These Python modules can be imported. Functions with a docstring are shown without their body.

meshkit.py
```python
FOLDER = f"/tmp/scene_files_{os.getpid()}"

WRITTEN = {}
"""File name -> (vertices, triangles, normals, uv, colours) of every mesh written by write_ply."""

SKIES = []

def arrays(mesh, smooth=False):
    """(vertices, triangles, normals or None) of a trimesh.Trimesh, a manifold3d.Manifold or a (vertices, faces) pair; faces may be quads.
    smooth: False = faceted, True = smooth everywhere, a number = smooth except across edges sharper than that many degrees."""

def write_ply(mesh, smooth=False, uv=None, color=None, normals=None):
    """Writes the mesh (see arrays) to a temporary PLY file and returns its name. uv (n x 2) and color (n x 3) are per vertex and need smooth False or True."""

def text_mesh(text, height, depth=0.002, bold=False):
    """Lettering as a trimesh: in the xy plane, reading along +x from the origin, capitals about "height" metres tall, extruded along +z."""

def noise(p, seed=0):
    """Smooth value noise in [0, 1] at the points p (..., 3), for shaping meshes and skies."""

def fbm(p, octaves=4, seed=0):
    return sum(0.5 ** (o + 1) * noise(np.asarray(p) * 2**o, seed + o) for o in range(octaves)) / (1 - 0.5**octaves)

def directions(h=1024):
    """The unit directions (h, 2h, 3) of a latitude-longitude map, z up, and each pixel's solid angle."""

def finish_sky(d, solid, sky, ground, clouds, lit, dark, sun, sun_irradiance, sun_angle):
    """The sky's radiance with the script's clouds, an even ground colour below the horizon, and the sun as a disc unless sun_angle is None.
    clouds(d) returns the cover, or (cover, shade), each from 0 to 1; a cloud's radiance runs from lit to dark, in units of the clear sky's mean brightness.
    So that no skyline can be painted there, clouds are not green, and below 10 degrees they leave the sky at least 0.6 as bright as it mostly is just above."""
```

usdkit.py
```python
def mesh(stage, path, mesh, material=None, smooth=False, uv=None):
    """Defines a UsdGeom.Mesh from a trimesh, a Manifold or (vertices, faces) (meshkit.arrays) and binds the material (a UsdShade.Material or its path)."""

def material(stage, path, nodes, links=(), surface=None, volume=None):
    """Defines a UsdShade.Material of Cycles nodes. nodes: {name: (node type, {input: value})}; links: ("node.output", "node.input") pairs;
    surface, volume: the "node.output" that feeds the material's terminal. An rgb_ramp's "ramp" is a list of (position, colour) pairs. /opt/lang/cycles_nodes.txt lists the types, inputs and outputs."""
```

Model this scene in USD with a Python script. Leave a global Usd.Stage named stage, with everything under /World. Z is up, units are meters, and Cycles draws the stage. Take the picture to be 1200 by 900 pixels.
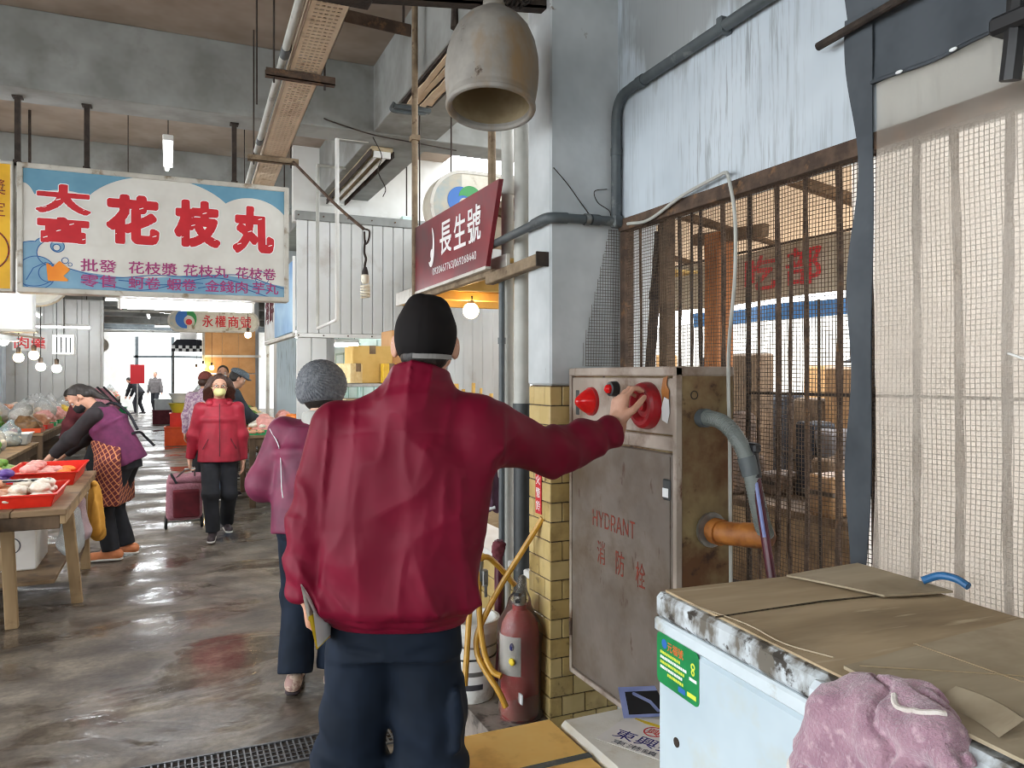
import math, glob
import numpy as np, trimesh, manifold3d, usdkit, meshkit
from shapely import affinity, union_all
from shapely.geometry import Polygon, box as sbox, Point, LineString
from pxr import Usd, UsdGeom, UsdLux, Gf, Sdf, UsdShade
stage = Usd.Stage.CreateInMemory()
UsdGeom.SetStageUpAxis(stage, 'Z'); UsdGeom.SetStageMetersPerUnit(stage, 1.0)
UsdGeom.Xform.Define(stage, '/World'); UsdGeom.Scope.Define(stage, '/World/Looks')
rng = np.random.default_rng(7)
# ---------------------------------------------------------------- camera, sky, exposure
EXPOSURE = -0.12
cam = UsdGeom.Camera.Define(stage, '/World/camera')
YAW = math.radians(23.96); cy_, sy_ = math.cos(YAW), math.sin(YAW)
cam.AddTransformOp().Set(Gf.Matrix4d(cy_, -sy_, 0, 0, 0, 0, 1, 0, -sy_, -cy_, 0, 0, 0, 0, 1.57, 1))
cam.CreateHorizontalApertureAttr(36.0); cam.CreateVerticalApertureAttr(27.0); cam.CreateFocalLengthAttr(27.0)
cam.CreateVerticalApertureOffsetAttr(-0.3); cam.CreateFStopAttr(0.0); cam.CreateClippingRangeAttr(Gf.Vec2f(0.05, 400))
cam.CreateExposureAttr(EXPOSURE)
dome = UsdLux.DomeLight.Define(stage, '/World/sky'); dome.CreateColorAttr(Gf.Vec3f(0.92, 0.965, 1.0)); dome.CreateIntensityAttr(2.1)
# low winter sun over the back alley, behind the wire mesh
sun = UsdLux.DistantLight.Define(stage, '/World/sun'); sun.CreateColorAttr(Gf.Vec3f(1.0, 0.87, 0.70)); sun.CreateIntensityAttr(3.0); sun.CreateAngleAttr(1.2)
sun.AddRotateXYZOp().Set(Gf.Vec3f(0, 48, 20))
# ---------------------------------------------------------------- helpers: scene tree
V = lambda *a: np.array(a, float)
used = set()
def numbered(parent, name):
    n, k = name, 0
    while (parent, n) in used:
        k += 1; n = f'{name}_{k:03d}'
    used.add((parent, n)); return n
BASE = {}
def props(p, **kw):
    for k, v in kw.items():
        if v: p.SetCustomDataByKey(k, v)
def thing(name, label, cat, base=(0, 0, 0), group=None, kind=None):
    n = numbered('/World', name); x = UsdGeom.Xform.Define(stage, '/World/' + n)
    x.AddTranslateOp().Set(Gf.Vec3d(*map(float, base))); x.AddRotateZOp().Set(0.0)
    BASE['/World/' + n] = V(*base)
    props(x.GetPrim(), label=label, category=cat, group=group, kind=kind)
    return x.GetPrim()
def arr(m, smooth):
    if isinstance(m, list): m = trimesh.util.concatenate([tm(q) for q in m])
    return m
def tm(m):
    if hasattr(m, 'to_mesh'):
        q = m.to_mesh(); return trimesh.Trimesh(q.vert_properties[:, :3], q.tri_verts, process=False)
    if isinstance(m, tuple):
        v, f = np.asarray(m[0], float), np.asarray(m[1], int)
        if f.shape[1] == 4: f = np.vstack([f[:, [0, 1, 2]], f[:, [0, 2, 3]]])
        return trimesh.Trimesh(v, f, process=False)
    return m
def part(name, mesh, mat, parent, smooth=30, label=None, kind=None):
    """mesh in world coordinates; stored in the coordinates of the thing"""
    pp = str(parent.GetPath()); root = '/'.join(pp.split('/')[:3])
    n = numbered(pp, name)
    m = tm(arr(mesh, smooth)).copy(); m.apply_translation(-BASE.get(root, V(0, 0, 0)))
    p = usdkit.mesh(stage, f'{pp}/{n}', m, MATS[mat], smooth=smooth).GetPrim()
    props(p, label=label, kind=kind)
    return p
def single(name, mesh, mat, label, cat, group=None, kind=None, smooth=30):
    m = tm(arr(mesh, smooth)).copy(); n = numbered('/World', name)
    b = V(*m.bounds.mean(0)[:2], m.bounds[0][2]); m.apply_translation(-b)
    q = usdkit.mesh(stage, '/World/' + n, m, MATS[mat], smooth=smooth)
    q.AddTranslateOp().Set(Gf.Vec3d(*map(float, b))); q.AddRotateZOp().Set(0.0)
    BASE['/World/' + n] = b
    props(q.GetPrim(), label=label, category=cat, group=group, kind=kind)
    return q.GetPrim()
def struct(name, mesh, mat, parent=None, smooth=False):
    pp = '/World' if parent is None else str(parent.GetPath())
    n = numbered(pp, name)
    q = usdkit.mesh(stage, f'{pp}/{n}', tm(arr(mesh, smooth)), MATS[mat], smooth=smooth).GetPrim()
    if parent is None: props(q, kind='structure'); BASE[f'{pp}/{n}'] = V(0, 0, 0)
    return q
def dup(root, loc, rotz=0, label=None, group=None):
    was = root.GetCustomData(); stem = root.GetName()
    if len(stem) > 4 and stem[-4] == '_' and stem[-3:].isdigit(): stem = stem[:-4]
    n = numbered('/World', stem)
    x = (UsdGeom.Mesh if root.IsA(UsdGeom.Mesh) else UsdGeom.Xform).Define(stage, '/World/' + n); p = x.GetPrim()
    p.GetReferences().AddInternalReference(root.GetPath())
    p.GetAttribute('xformOp:translate').Set(Gf.Vec3d(*map(float, loc))); p.GetAttribute('xformOp:rotateZ').Set(float(rotz))
    if not root.IsA(UsdGeom.Mesh): p.SetInstanceable(True)
    props(p, label=label or was['label'], category=was['category'], group=group or was.get('group'))
    BASE['/World/' + n] = V(*loc)
    return p
def spin(p, deg, pivot):
    b = BASE[str(p.GetPath())]; a = math.radians(deg); d = b[:2] - np.array(pivot); q = np.array(pivot) + [d[0] * math.cos(a) - d[1] * math.sin(a), d[0] * math.sin(a) + d[1] * math.cos(a)]
    p.GetAttribute('xformOp:translate').Set(Gf.Vec3d(float(q[0]), float(q[1]), float(b[2]))); p.GetAttribute('xformOp:rotateZ').Set(float(deg))
# ---------------------------------------------------------------- helpers: shapes
def bx(x0, x1, y0, y1, z0, z1, bev=0.0):
    if bev <= 0:
        m = trimesh.creation.box([abs(x1 - x0), abs(y1 - y0), abs(z1 - z0)]); m.apply_translation([(x0 + x1) / 2, (y0 + y1) / 2, (z0 + z1) / 2]); return m
    lo, hi = np.minimum([x0, y0, z0], [x1, y1, z1]), np.maximum([x0, y0, z0], [x1, y1, z1])
    bev = min(bev, (hi - lo).min() * .45); P = []
    for i, j, k in np.ndindex(2, 2, 2):
        c = np.where([i, j, k], hi, lo); d = np.where([i, j, k], -1, 1) * bev
        for q in range(3):
            e = d.copy(); e[q] = 0; P.append(c + e)
    return trimesh.convex.convex_hull(np.array(P))
def frame_of(a, b):
    t = b - a; t = t / np.linalg.norm(t)
    u = np.cross(t, [0, 0, 1.0]); u = np.cross(t, [1.0, 0, 0]) if np.linalg.norm(u) < .05 else u
    u /= np.linalg.norm(u); return t, u, np.cross(u, t)
def bar(a, b, w, h, bev=0.0, up=None):
    """a box from a to b, w wide sideways, h high"""
    a, b = V(*a), V(*b); t, u, n = frame_of(a, b)
    if up is not None:
        u = np.cross(t, V(*up)); u /= np.linalg.norm(u); n = np.cross(u, t)
    L = np.linalg.norm(b - a); m = bx(-L / 2, L / 2, -w / 2, w / 2, -h / 2, h / 2, bev)
    T = np.eye(4); T[:3, 0], T[:3, 1], T[:3, 2], T[:3, 3] = t, -u, n, (a + b) / 2
    m = m.copy(); m.apply_transform(T)
    if np.linalg.det(T[:3, :3]) < 0: m.invert()
    return m
def tube(pts, r, sides=8, cap=True):
    p = np.asarray(pts, float); n = len(p); r = np.broadcast_to(np.asarray(r, float), (n,))
    t = np.gradient(p, axis=0); t /= np.linalg.norm(t, axis=1, keepdims=True) + 1e-12
    a = np.zeros_like(p); a0 = np.cross(t[0], [0, 0, 1.0] if abs(t[0][2]) < .9 else [1.0, 0, 0]); a[0] = a0 / np.linalg.norm(a0)
    for i in range(1, n):
        q = a[i - 1] - t[i] * np.dot(a[i - 1], t[i]); a[i] = q / (np.linalg.norm(q) + 1e-12)
    b = np.cross(t, a); g = np.arange(sides) * 2 * np.pi / sides
    v = (p[:, None] + r[:, None, None] * (np.cos(g)[None, :, None] * a[:, None] + np.sin(g)[None, :, None] * b[:, None])).reshape(-1, 3)
    i, j = np.meshgrid(np.arange(n - 1), np.arange(sides), indexing='ij')
    q = np.stack([i * sides + j, i * sides + (j + 1) % sides, (i + 1) * sides + (j + 1) % sides, (i + 1) * sides + j], -1).reshape(-1, 4)
    f = np.vstack([q[:, [0, 1, 2]], q[:, [0, 2, 3]]])
    if cap:
        v = np.vstack([v, p[:1], p[-1:]]); k = np.arange(sides); e = (n - 1) * sides
        f = np.vstack([f, np.stack([(k + 1) % sides, k, np.full(sides, n * sides)], 1), np.stack([e + k, e + (k + 1) % sides, np.full(sides, n * sides + 1)], 1)])
    return trimesh.Trimesh(v, f, process=False)
def spline(pts, n=8):
    p = np.asarray(pts, float); P = np.vstack([2 * p[0] - p[1], p, 2 * p[-1] - p[-2]]); out = []
    for i in range(1, len(P) - 2):
        t = np.linspace(0, 1, n, endpoint=False)[:, None]; a, b, c, d = P[i - 1:i + 3]
        out.append(.5 * ((2 * b) + (c - a) * t + (2 * a - 5 * b + 4 * c - d) * t ** 2 + (3 * b - a - 3 * c + d) * t ** 3))
    return np.vstack(out + [p[-1:]])
def lathe(profile, at=(0, 0, 0), n=24, axis=(0, 0, 1)):
    m = trimesh.creation.revolve(np.asarray(profile, float), sections=n)
    if m.volume < 0: m.invert()
    a = V(*axis) / np.linalg.norm(axis)
    if abs(a[2] - 1) > 1e-6: m.apply_transform(trimesh.geometry.align_vectors([0, 0, 1], a))
    m.apply_translation(at); return m
def ball(c, r, sub=2, sq=(1, 1, 1)):
    m = trimesh.creation.icosphere(sub, 1.0); m.apply_scale(np.array(sq) * r); m.apply_translation(c); return m
def cyl(a, b, r, n=16, r2=None):
    return tube([a, b], [r, r if r2 is None else r2], n)
def plane_T(o, x, y):
    T = np.eye(4); T[:3, 0], T[:3, 1], T[:3, 2], T[:3, 3] = x, y, np.cross(x, y), o; return T
FRONT = (V(1, 0, 0), V(0, 0, 1))        # a face seen when looking along +y
AISLE = (V(0, -1, 0), V(0, 0, 1))       # a face seen when looking along +x
def ext(shape, depth, T=None, simp=0):
    shape = shape.buffer(0)
    if simp: shape = shape.simplify(simp)
    gs = [g for g in getattr(shape, 'geoms', [shape]) if g.area > 1e-9 and g.geom_type == 'Polygon']
    m = trimesh.util.concatenate([trimesh.creation.extrude_polygon(g, depth, engine='earcut') for g in gs])
    if T is not None: m.apply_transform(T)
    return m
_fonts = {}
def glyph(text, height, bold=0, buf=0.0, simp=0.7, latin=False):
    """outline of a text as a shapely shape, CJK ideographs about height tall, origin at the lower left"""
    from PIL import Image, ImageDraw, ImageFont
    pat = 'Inter.woff2' if latin else 'Noto Sans CJK Regular.woff2'
    if pat not in _fonts: _fonts[pat] = ImageFont.truetype(glob.glob('/opt/blender-*/*/datafiles/fonts/' + pat)[0], 96)
    font = _fonts[pat]; x0, y0, x1, y1 = font.getbbox(text, anchor='ls', stroke_width=bold)
    im = Image.new('L', (x1 - x0 + 8, y1 - y0 + 8)); ImageDraw.Draw(im).text((4 - x0, 4 - y0), text, 255, font, anchor='ls', stroke_width=bold)
    on = np.pad(np.asarray(im) > 127, ((0, 0), (1, 1))).astype(np.int8)
    rows, st = np.nonzero(np.diff(on, axis=1) == 1); en = np.nonzero(np.diff(on, axis=1) == -1)[1]
    from shapely import box as vbox
    sh = union_all(vbox(st, -rows - 1, en, -rows)).buffer(.6).buffer(-.6).simplify(simp)
    if buf: sh = sh.buffer(buf).buffer(-buf * .4).simplify(simp)
    b = sh.bounds; s = height / (b[3] - b[1]) if not latin else height / 70.0
    return affinity.affine_transform(sh, [s, 0, 0, s, -b[0] * s, -b[1] * s])
def fit(shape, x0, x1, y0, y1):
    b = shape.bounds; sx, sy = (x1 - x0) / (b[2] - b[0]), (y1 - y0) / (b[3] - b[1])
    return affinity.affine_transform(shape, [sx, 0, 0, sy, x0 - b[0] * sx, y0 - b[1] * sy])
def snap(mesh, pts, lift=.002):
    q, _, tid = trimesh.proximity.closest_point(mesh, np.asarray(pts, float)); return q + mesh.face_normals[tid] * lift
def wob(m, amp, scale, seed=0):
    m = tm(m).copy(); n = np.array(m.vertex_normals); k = meshkit.fbm(np.array(m.vertices) * scale + 50, 3, seed) - .5
    m.vertices = m.vertices + n * (2 * amp * k)[:, None]; return m
# ---------------------------------------------------------------- helpers: bodies and cloth as blended distance fields
def nrm(v): v = np.asarray(v, float); return v / (np.linalg.norm(v) + 1e-12)
def prim_d(pr, P):
    k = pr[0]
    if k == 'c':
        a, b, ra, rb = pr[1:5]; ab = b - a; t = np.clip(((P - a) @ ab) / (ab @ ab + 1e-12), 0, 1)
        return np.linalg.norm(P - a - t[..., None] * ab, axis=-1) - (ra + (rb - ra) * t)
    if k == 'e':
        c, r, R = pr[1:4]; q = (P - c) @ R.T; k0 = np.linalg.norm(q / r, axis=-1); k1 = np.linalg.norm(q / (r * r), axis=-1) + 1e-9
        return k0 * (k0 - 1) / k1
    if k == 'ec':   # elliptic cone with flat ends: a, b, side axis, (wa, da), (wb, db)
        a, b, L, wa, wb = pr[1:6]; ex = pr[6] if len(pr) > 6 else 2.0
        t_ = nrm(b - a); h = np.linalg.norm(b - a); L = nrm(L - t_ * (L @ t_)); D = np.cross(t_, L)
        q = P - a; ax = q @ t_; s = np.clip(ax / h, 0, 1)
        w = wa[0] + (wb[0] - wa[0]) * s; d = wa[1] + (wb[1] - wa[1]) * s
        k0 = ((np.abs(q @ L) / w) ** ex + (np.abs(q @ D) / d) ** ex) ** (1 / ex)
        rad = (k0 - 1) * np.minimum(w, d); cap = np.maximum(-ax, ax - h)
        return np.where((rad > 0) & (cap > 0), np.hypot(rad, cap), np.maximum(rad, cap))
    if k == 'ml':   # lofted trunk: origin, axis, side axis, stations [(along, side offset, depth offset, half width, half depth, exponent)]
        o, t_, L, S = pr[1:5]; D = np.cross(t_, L); S = np.asarray(S, float); q = P - o; ax = q @ t_
        from scipy.interpolate import PchipInterpolator as PI
        g = PI(S[:, 0], S[:, 1:], axis=0)(np.clip(ax, S[0, 0], S[-1, 0])); w, d = g[..., 2], g[..., 3]
        k0 = ((np.abs(q @ L - g[..., 0]) / w) ** g[..., 4] + (np.abs(q @ D - g[..., 1]) / d) ** g[..., 4]) ** (1 / g[..., 4]); rad = (k0 - 1) * np.minimum(w, d); cap = np.maximum(S[0, 0] - ax, ax - S[-1, 0])
        return np.where((rad > 0) & (cap > 0), np.hypot(rad, cap), np.maximum(rad, cap))
    if k == 'b':
        c, hf, R, r = pr[1:5]; q = np.abs((P - c) @ R.T) - (hf - r)
        return np.linalg.norm(np.maximum(q, 0), axis=-1) + np.minimum(q.max(-1), 0) - r
def prim_box(pr):
    k = pr[0]
    if k == 'c': m = max(pr[3], pr[4]); return np.minimum(pr[1], pr[2]) - m, np.maximum(pr[1], pr[2]) + m
    if k == 'e': m = np.abs(pr[3].T) @ pr[2]; return pr[1] - m, pr[1] + m
    if k == 'ec': m = max(*pr[4], *pr[5]); return np.minimum(pr[1], pr[2]) - m, np.maximum(pr[1], pr[2]) + m
    if k == 'b': m = np.abs(pr[3].T) @ pr[2]; return pr[1] - m, pr[1] + m
    if k == 'ml': S = np.asarray(pr[4], float); a, b = pr[1] + pr[2] * S[0, 0], pr[1] + pr[2] * S[-1, 0]; m = (S[:, 3:5].max(1) + np.abs(S[:, 1:3]).max(1)).max(); return np.minimum(a, b) - m, np.maximum(a, b) + m
def sdf(prims, res=0.01, k=0.03, disp=None, cuts=(), sub=(), lap=2):
    lo = np.min([prim_box(p)[0] for p in prims], 0) - .04; hi = np.max([prim_box(p)[1] for p in prims], 0) + .04
    n = np.ceil((hi - lo) / res).astype(int) + 1; D = np.full(n, .5, np.float32)
    ax = [lo[i] + res * np.arange(n[i]) for i in range(3)]
    def sub_box(pr, mg):
        a, b = prim_box(pr); i0 = np.clip(((a - mg - lo) / res).astype(int), 0, n - 1); i1 = np.clip(((b + mg - lo) / res).astype(int) + 2, 1, n)
        sl = tuple(slice(i0[q], i1[q]) for q in range(3))
        return sl, np.stack(np.meshgrid(*[ax[q][sl[q]] for q in range(3)], indexing='ij'), -1)
    for pr in prims:
        kk = pr[-1]['k'] if isinstance(pr[-1], dict) else k
        if isinstance(pr[-1], dict): pr = pr[:-1]
        sl, P = sub_box(pr, kk + 3 * res); d = prim_d(pr, P); o = D[sl]; h = np.maximum(kk - np.abs(o - d), 0) / kk
        D[sl] = np.minimum(o, d) - h * h * kk / 4
    for pr in sub:
        kk = .006; sl, P = sub_box(pr, .03); d = -prim_d(pr, P); o = D[sl]; h = np.maximum(kk - np.abs(o - d), 0) / kk
        D[sl] = np.maximum(o, d) + h * h * kk / 4
    ix = np.argwhere(np.abs(D) < max(.05, 4 * res))
    if disp is not None:
        P = lo + res * ix; D[tuple(ix.T)] -= disp(P)
    for pt, nn in cuts:
        P = lo + res * ix; q = ((P - np.asarray(pt)) @ nrm(nn)); D[tuple(ix.T)] = np.maximum(D[tuple(ix.T)], q)
        if len(ix):
            far = np.argwhere(D < -.04); q = ((lo + res * far - np.asarray(pt)) @ nrm(nn)); D[tuple(far.T)] = np.maximum(D[tuple(far.T)], q)
    return nets(D, lo, res, lap)
def nets(D, lo, res, lap=2):
    S = D < 0; c = [S[i:S.shape[0] - 1 + i, j:S.shape[1] - 1 + j, k:S.shape[2] - 1 + k] for i, j, k in np.ndindex(2, 2, 2)]
    cnt = sum(q.astype(np.int8) for q in c); m = (cnt > 0) & (cnt < 8); ix = np.argwhere(m)
    vals = np.stack([D[ix[:, 0] + i, ix[:, 1] + j, ix[:, 2] + k] for i, j, k in np.ndindex(2, 2, 2)], 1)
    off = np.array(list(np.ndindex(2, 2, 2)), float); acc = np.zeros((len(ix), 3)); num = np.zeros(len(ix))
    for a in range(8):
        for b in range(a + 1, 8):
            if np.abs(off[a] - off[b]).sum() != 1: continue
            s = (vals[:, a] < 0) != (vals[:, b] < 0); t = vals[:, a] / np.where(s, vals[:, a] - vals[:, b], 1)
            acc += np.where(s[:, None], off[a] + t[:, None] * (off[b] - off[a]), 0); num += s
    v = lo + res * (ix + acc / num[:, None]); I = np.full(m.shape, -1); I[tuple(ix.T)] = np.arange(len(ix)); F = []
    for axis in range(3):
        u, w = (axis + 1) % 3, (axis + 2) % 3
        sl0 = [slice(None)] * 3; sl1 = [slice(None)] * 3; sl0[axis] = slice(0, -1); sl1[axis] = slice(1, None)
        ch = np.argwhere(S[tuple(sl0)] != S[tuple(sl1)]); ch = ch[(ch[:, u] > 0) & (ch[:, w] > 0) & (ch[:, u] < S.shape[u] - 1) & (ch[:, w] < S.shape[w] - 1)]
        eu, ew = np.eye(3, dtype=int)[u], np.eye(3, dtype=int)[w]
        q = np.stack([I[tuple((ch - eu - ew).T)], I[tuple((ch - ew).T)], I[tuple(ch.T)], I[tuple((ch - eu).T)]], 1)
        fl = ~S[tuple(ch.T)]; q[fl] = q[fl][:, ::-1]; F.append(q)
    F = np.vstack(F); f = np.vstack([F[:, [0, 1, 2]], F[:, [0, 2, 3]]])
    mesh = trimesh.Trimesh(v, f, process=False)
    if lap:
        from scipy.sparse import coo_matrix
        e = mesh.edges_unique; n = len(v); A = coo_matrix((np.ones(2 * len(e)), (np.r_[e[:, 0], e[:, 1]], np.r_[e[:, 1], e[:, 0]])), (n, n)).tocsr(); deg = np.asarray(A.sum(1)) + 1e-9; x = v
        for _ in range(lap): x = x + .45 * (A @ x / deg - x)
        mesh.vertices = x
    return mesh
# ---------------------------------------------------------------- materials
MATS = {}
def lin(c):
    if isinstance(c, str): c = tuple(int(c[i:i + 2], 16) / 255 for i in (0, 2, 4))
    return tuple((x / 12.92 if x <= .04045 else ((x + .055) / 1.055) ** 2.4) for x in c)
def M(name, c1, c2=None, scale=8, lo=.38, hi=.62, stretch=(1, 1, 1), rough=.6, rough2=None, metal=0, bump=0, bscale=60, bdist=.004, bstretch=None,
      dirt=None, dscale=3, dlo=.5, dhi=.7, dstretch=(1, 1, 1), dirt2=None, d2scale=20, d2lo=.6, d2hi=.68, d2stretch=(1, 1, 1), world=False, extra=None, detail=4, emit=None, estr=0, trans=0, sheen=0, spec=.5):
    N, Lk = {}, []
    src = 'geo.position' if world else 'co.object'
    if world: N['geo'] = ('geometry', {})
    else: N['co'] = ('texture_coordinate', {})
    def noise(tag, sc, st, det=detail):
        N['mp' + tag] = ('mapping', {'scale': st}); N['nz' + tag] = ('noise_texture', {'scale': sc, 'detail': det, 'roughness': .6})
        Lk.extend([(src, f'mp{tag}.vector'), (f'mp{tag}.vector', f'nz{tag}.vector')]); return f'nz{tag}.fac'
    P = {'roughness': rough, 'metallic': metal, 'specular_ior_level': spec}
    if trans: P['transmission_weight'] = trans
    if sheen: P['sheen_weight'] = sheen; P['sheen_roughness'] = .5
    if emit: P['emission_color'] = lin(emit); P['emission_strength'] = estr
    col = None
    if c2 is None and not dirt: P['base_color'] = lin(c1)
    else:
        f = noise('a', scale, stretch); N['ra'] = ('rgb_ramp', {'ramp': [(lo, lin(c1)), (hi, lin(c2 or c1))]}); Lk.append((f, 'ra.fac')); col = 'ra.color'
        for i, (dc, ds, dl, dh, dst) in enumerate(((dirt, dscale, dlo, dhi, dstretch), (dirt2, d2scale, d2lo, d2hi, d2stretch))):
            if not dc: continue
            f = noise(f'd{i}', ds, dst, 6); N[f'rd{i}'] = ('rgb_ramp', {'ramp': [(dl, (0, 0, 0)), (dh, (1, 1, 1))]}); N[f'mx{i}'] = ('mix', {'color2': lin(dc)})
            Lk.extend([(f, f'rd{i}.fac'), (f'rd{i}.color', f'mx{i}.fac'), (col, f'mx{i}.color1')]); col = f'mx{i}.color'
    N['p'] = ('principled_bsdf', P)
    if col: Lk.append((col, 'p.base_color'))
    if rough2 is not None:
        f = noise('r', scale * .7, stretch); N['mr'] = ('map_range', {'from_min': .35, 'from_max': .65, 'to_min': rough, 'to_max': rough2, 'clamp': True}); Lk.extend([(f, 'mr.value'), ('mr.result', 'p.roughness')])
    if bump:
        f = noise('b', bscale, bstretch or stretch, 3); N['bp'] = ('bump', {'strength': bump, 'distance': bdist}); Lk.extend([(f, 'bp.height'), ('bp.normal', 'p.normal')])
    MATS[name] = usdkit.material(stage, '/World/Looks/' + name, N, Lk, surface='p.BSDF'); return name
def EMIT(name, c, s):
    MATS[name] = usdkit.material(stage, '/World/Looks/' + name, {'e': ('emission', {'color': lin(c), 'strength': s})}, [], surface='e.emission')
# structure
M('concrete_wall', 'c6cacb', 'b0b5b6', scale=2.5, rough=.75, bump=.3, bscale=25, dirt='74797b', dscale=1.3, dlo=.58, dhi=.76, dirt2='7d6f60', d2scale=9, d2lo=.68, d2hi=.74, world=True)
M('painted_wall_plain', 'd4dde6', 'c6d0da', scale=2, rough=.6, bump=.15, bscale=14, dirt='7e8486', dscale=9, dlo=.62, dhi=.70, dstretch=(1, 1, .06), dirt2='8a8b86', d2scale=.9, d2lo=.56, d2hi=.68, world=True)
M('beam_grey', '989a97', '7f807c', scale=2.2, rough=.8, bump=.25, bscale=12, dirt='6a6660', dscale=1.5, dlo=.55, dhi=.75, world=True)
M('slab_brown', 'a19488', '887a6d', scale=1.6, rough=.85, bump=.2, bscale=10, world=True)
M('white_plaster', 'e2e2de', 'd2d0ca', scale=1.5, rough=.8, dirt='b3aba0', dscale=1.2, dlo=.6, dhi=.8, world=True)
M('metal_panel', 'cfd0cd', 'c3c3bf', scale=1.2, rough=.45, bump=.05, bscale=4, dirt='a59d92', dscale=1.6, dlo=.6, dhi=.78, world=True)
M('tile', 'c4ab70', 'b59b60', scale=5, rough=.35, dirt='9c8350', dscale=7, dlo=.5, dhi=.7, dirt2='6a5534', d2scale=18, d2lo=.6, d2hi=.72, world=True)
M('tile_pale', 'cdb680', 'bfa76e', scale=5, rough=.3, dirt='a8905c', dscale=8, dlo=.55, dhi=.72, world=True)
M('grout', '6b5c45', '52473a', scale=30, rough=.95, world=True)
M('kerb', '8b8178', '6d645c', scale=6, rough=.8, bump=.4, bscale=50, dirt='4b443e', dscale=12, dlo=.52, dhi=.62, world=True)
M('asphalt', 'b09a80', '94806a', scale=3, rough=.9, world=True)
# wet market floor
nodes = {'g': ('geometry', {}), 'm1': ('mapping', {'scale': (.8, 1.25, 1)}), 'n1': ('noise_texture', {'scale': 1.4, 'detail': 6, 'roughness': .62, 'distortion': .6}),
         'm2': ('mapping', {'scale': (1.0, 1.5, 1)}), 'n2': ('noise_texture', {'scale': 2.6, 'detail': 7, 'roughness': .65}), 'n3': ('noise_texture', {'scale': 34, 'detail': 4}), 'n4': ('noise_texture', {'scale': .45, 'detail': 2}),
         'rc': ('rgb_ramp', {'ramp': [(.30, lin('4f4740')), (.45, lin('6b6259')), (.56, lin('82796d')), (.70, lin('a39989'))]}),
         'r4': ('rgb_ramp', {'ramp': [(.4, lin('a59a8c')), (.65, lin('ffffff'))]}), 'mu': ('mix', {'mix_type': 'multiply', 'fac': .55}),
         'r3': ('rgb_ramp', {'ramp': [(.35, (.72, .72, .72)), (.65, (1.1, 1.1, 1.1))]}), 'mu2': ('mix', {'mix_type': 'multiply', 'fac': .8}),
         'rr': ('rgb_ramp', {'ramp': [(.42, (.62, .62, .62)), (.52, (.34, .34, .34)), (.58, (.13, .13, .13)), (.66, (.08, .08, .08))]}),
         'rb': ('rgb_ramp', {'ramp': [(.45, (1, 1, 1)), (.6, (.12, .12, .12))]}), 'ad': ('math', {'math_type': 'multiply'}), 'bp': ('bump', {'strength': .25, 'distance': .015}),
         'nb': ('noise_texture', {'scale': 7, 'detail': 5, 'roughness': .6}), 'p': ('principled_bsdf', {'specular_ior_level': .55})}
links = [('g.position', 'm1.vector'), ('m1.vector', 'n1.vector'), ('g.position', 'm2.vector'), ('m2.vector', 'n2.vector'), ('g.position', 'n3.vector'), ('g.position', 'n4.vector'), ('n2.fac', 'rc.fac'),
         ('n4.fac', 'r4.fac'), ('rc.color', 'mu.color1'), ('r4.color', 'mu.color2'), ('n3.fac', 'r3.fac'), ('mu.color', 'mu2.color1'), ('r3.color', 'mu2.color2'), ('mu2.color', 'p.base_color'),
         ('n1.fac', 'rr.fac'), ('rr.color', 'p.roughness'), ('m2.vector', 'nb.vector'), ('n1.fac', 'rb.fac'), ('nb.fac', 'ad.value1'), ('rb.color', 'ad.value2'), ('ad.value', 'bp.height'), ('bp.normal', 'p.normal')]
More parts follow.
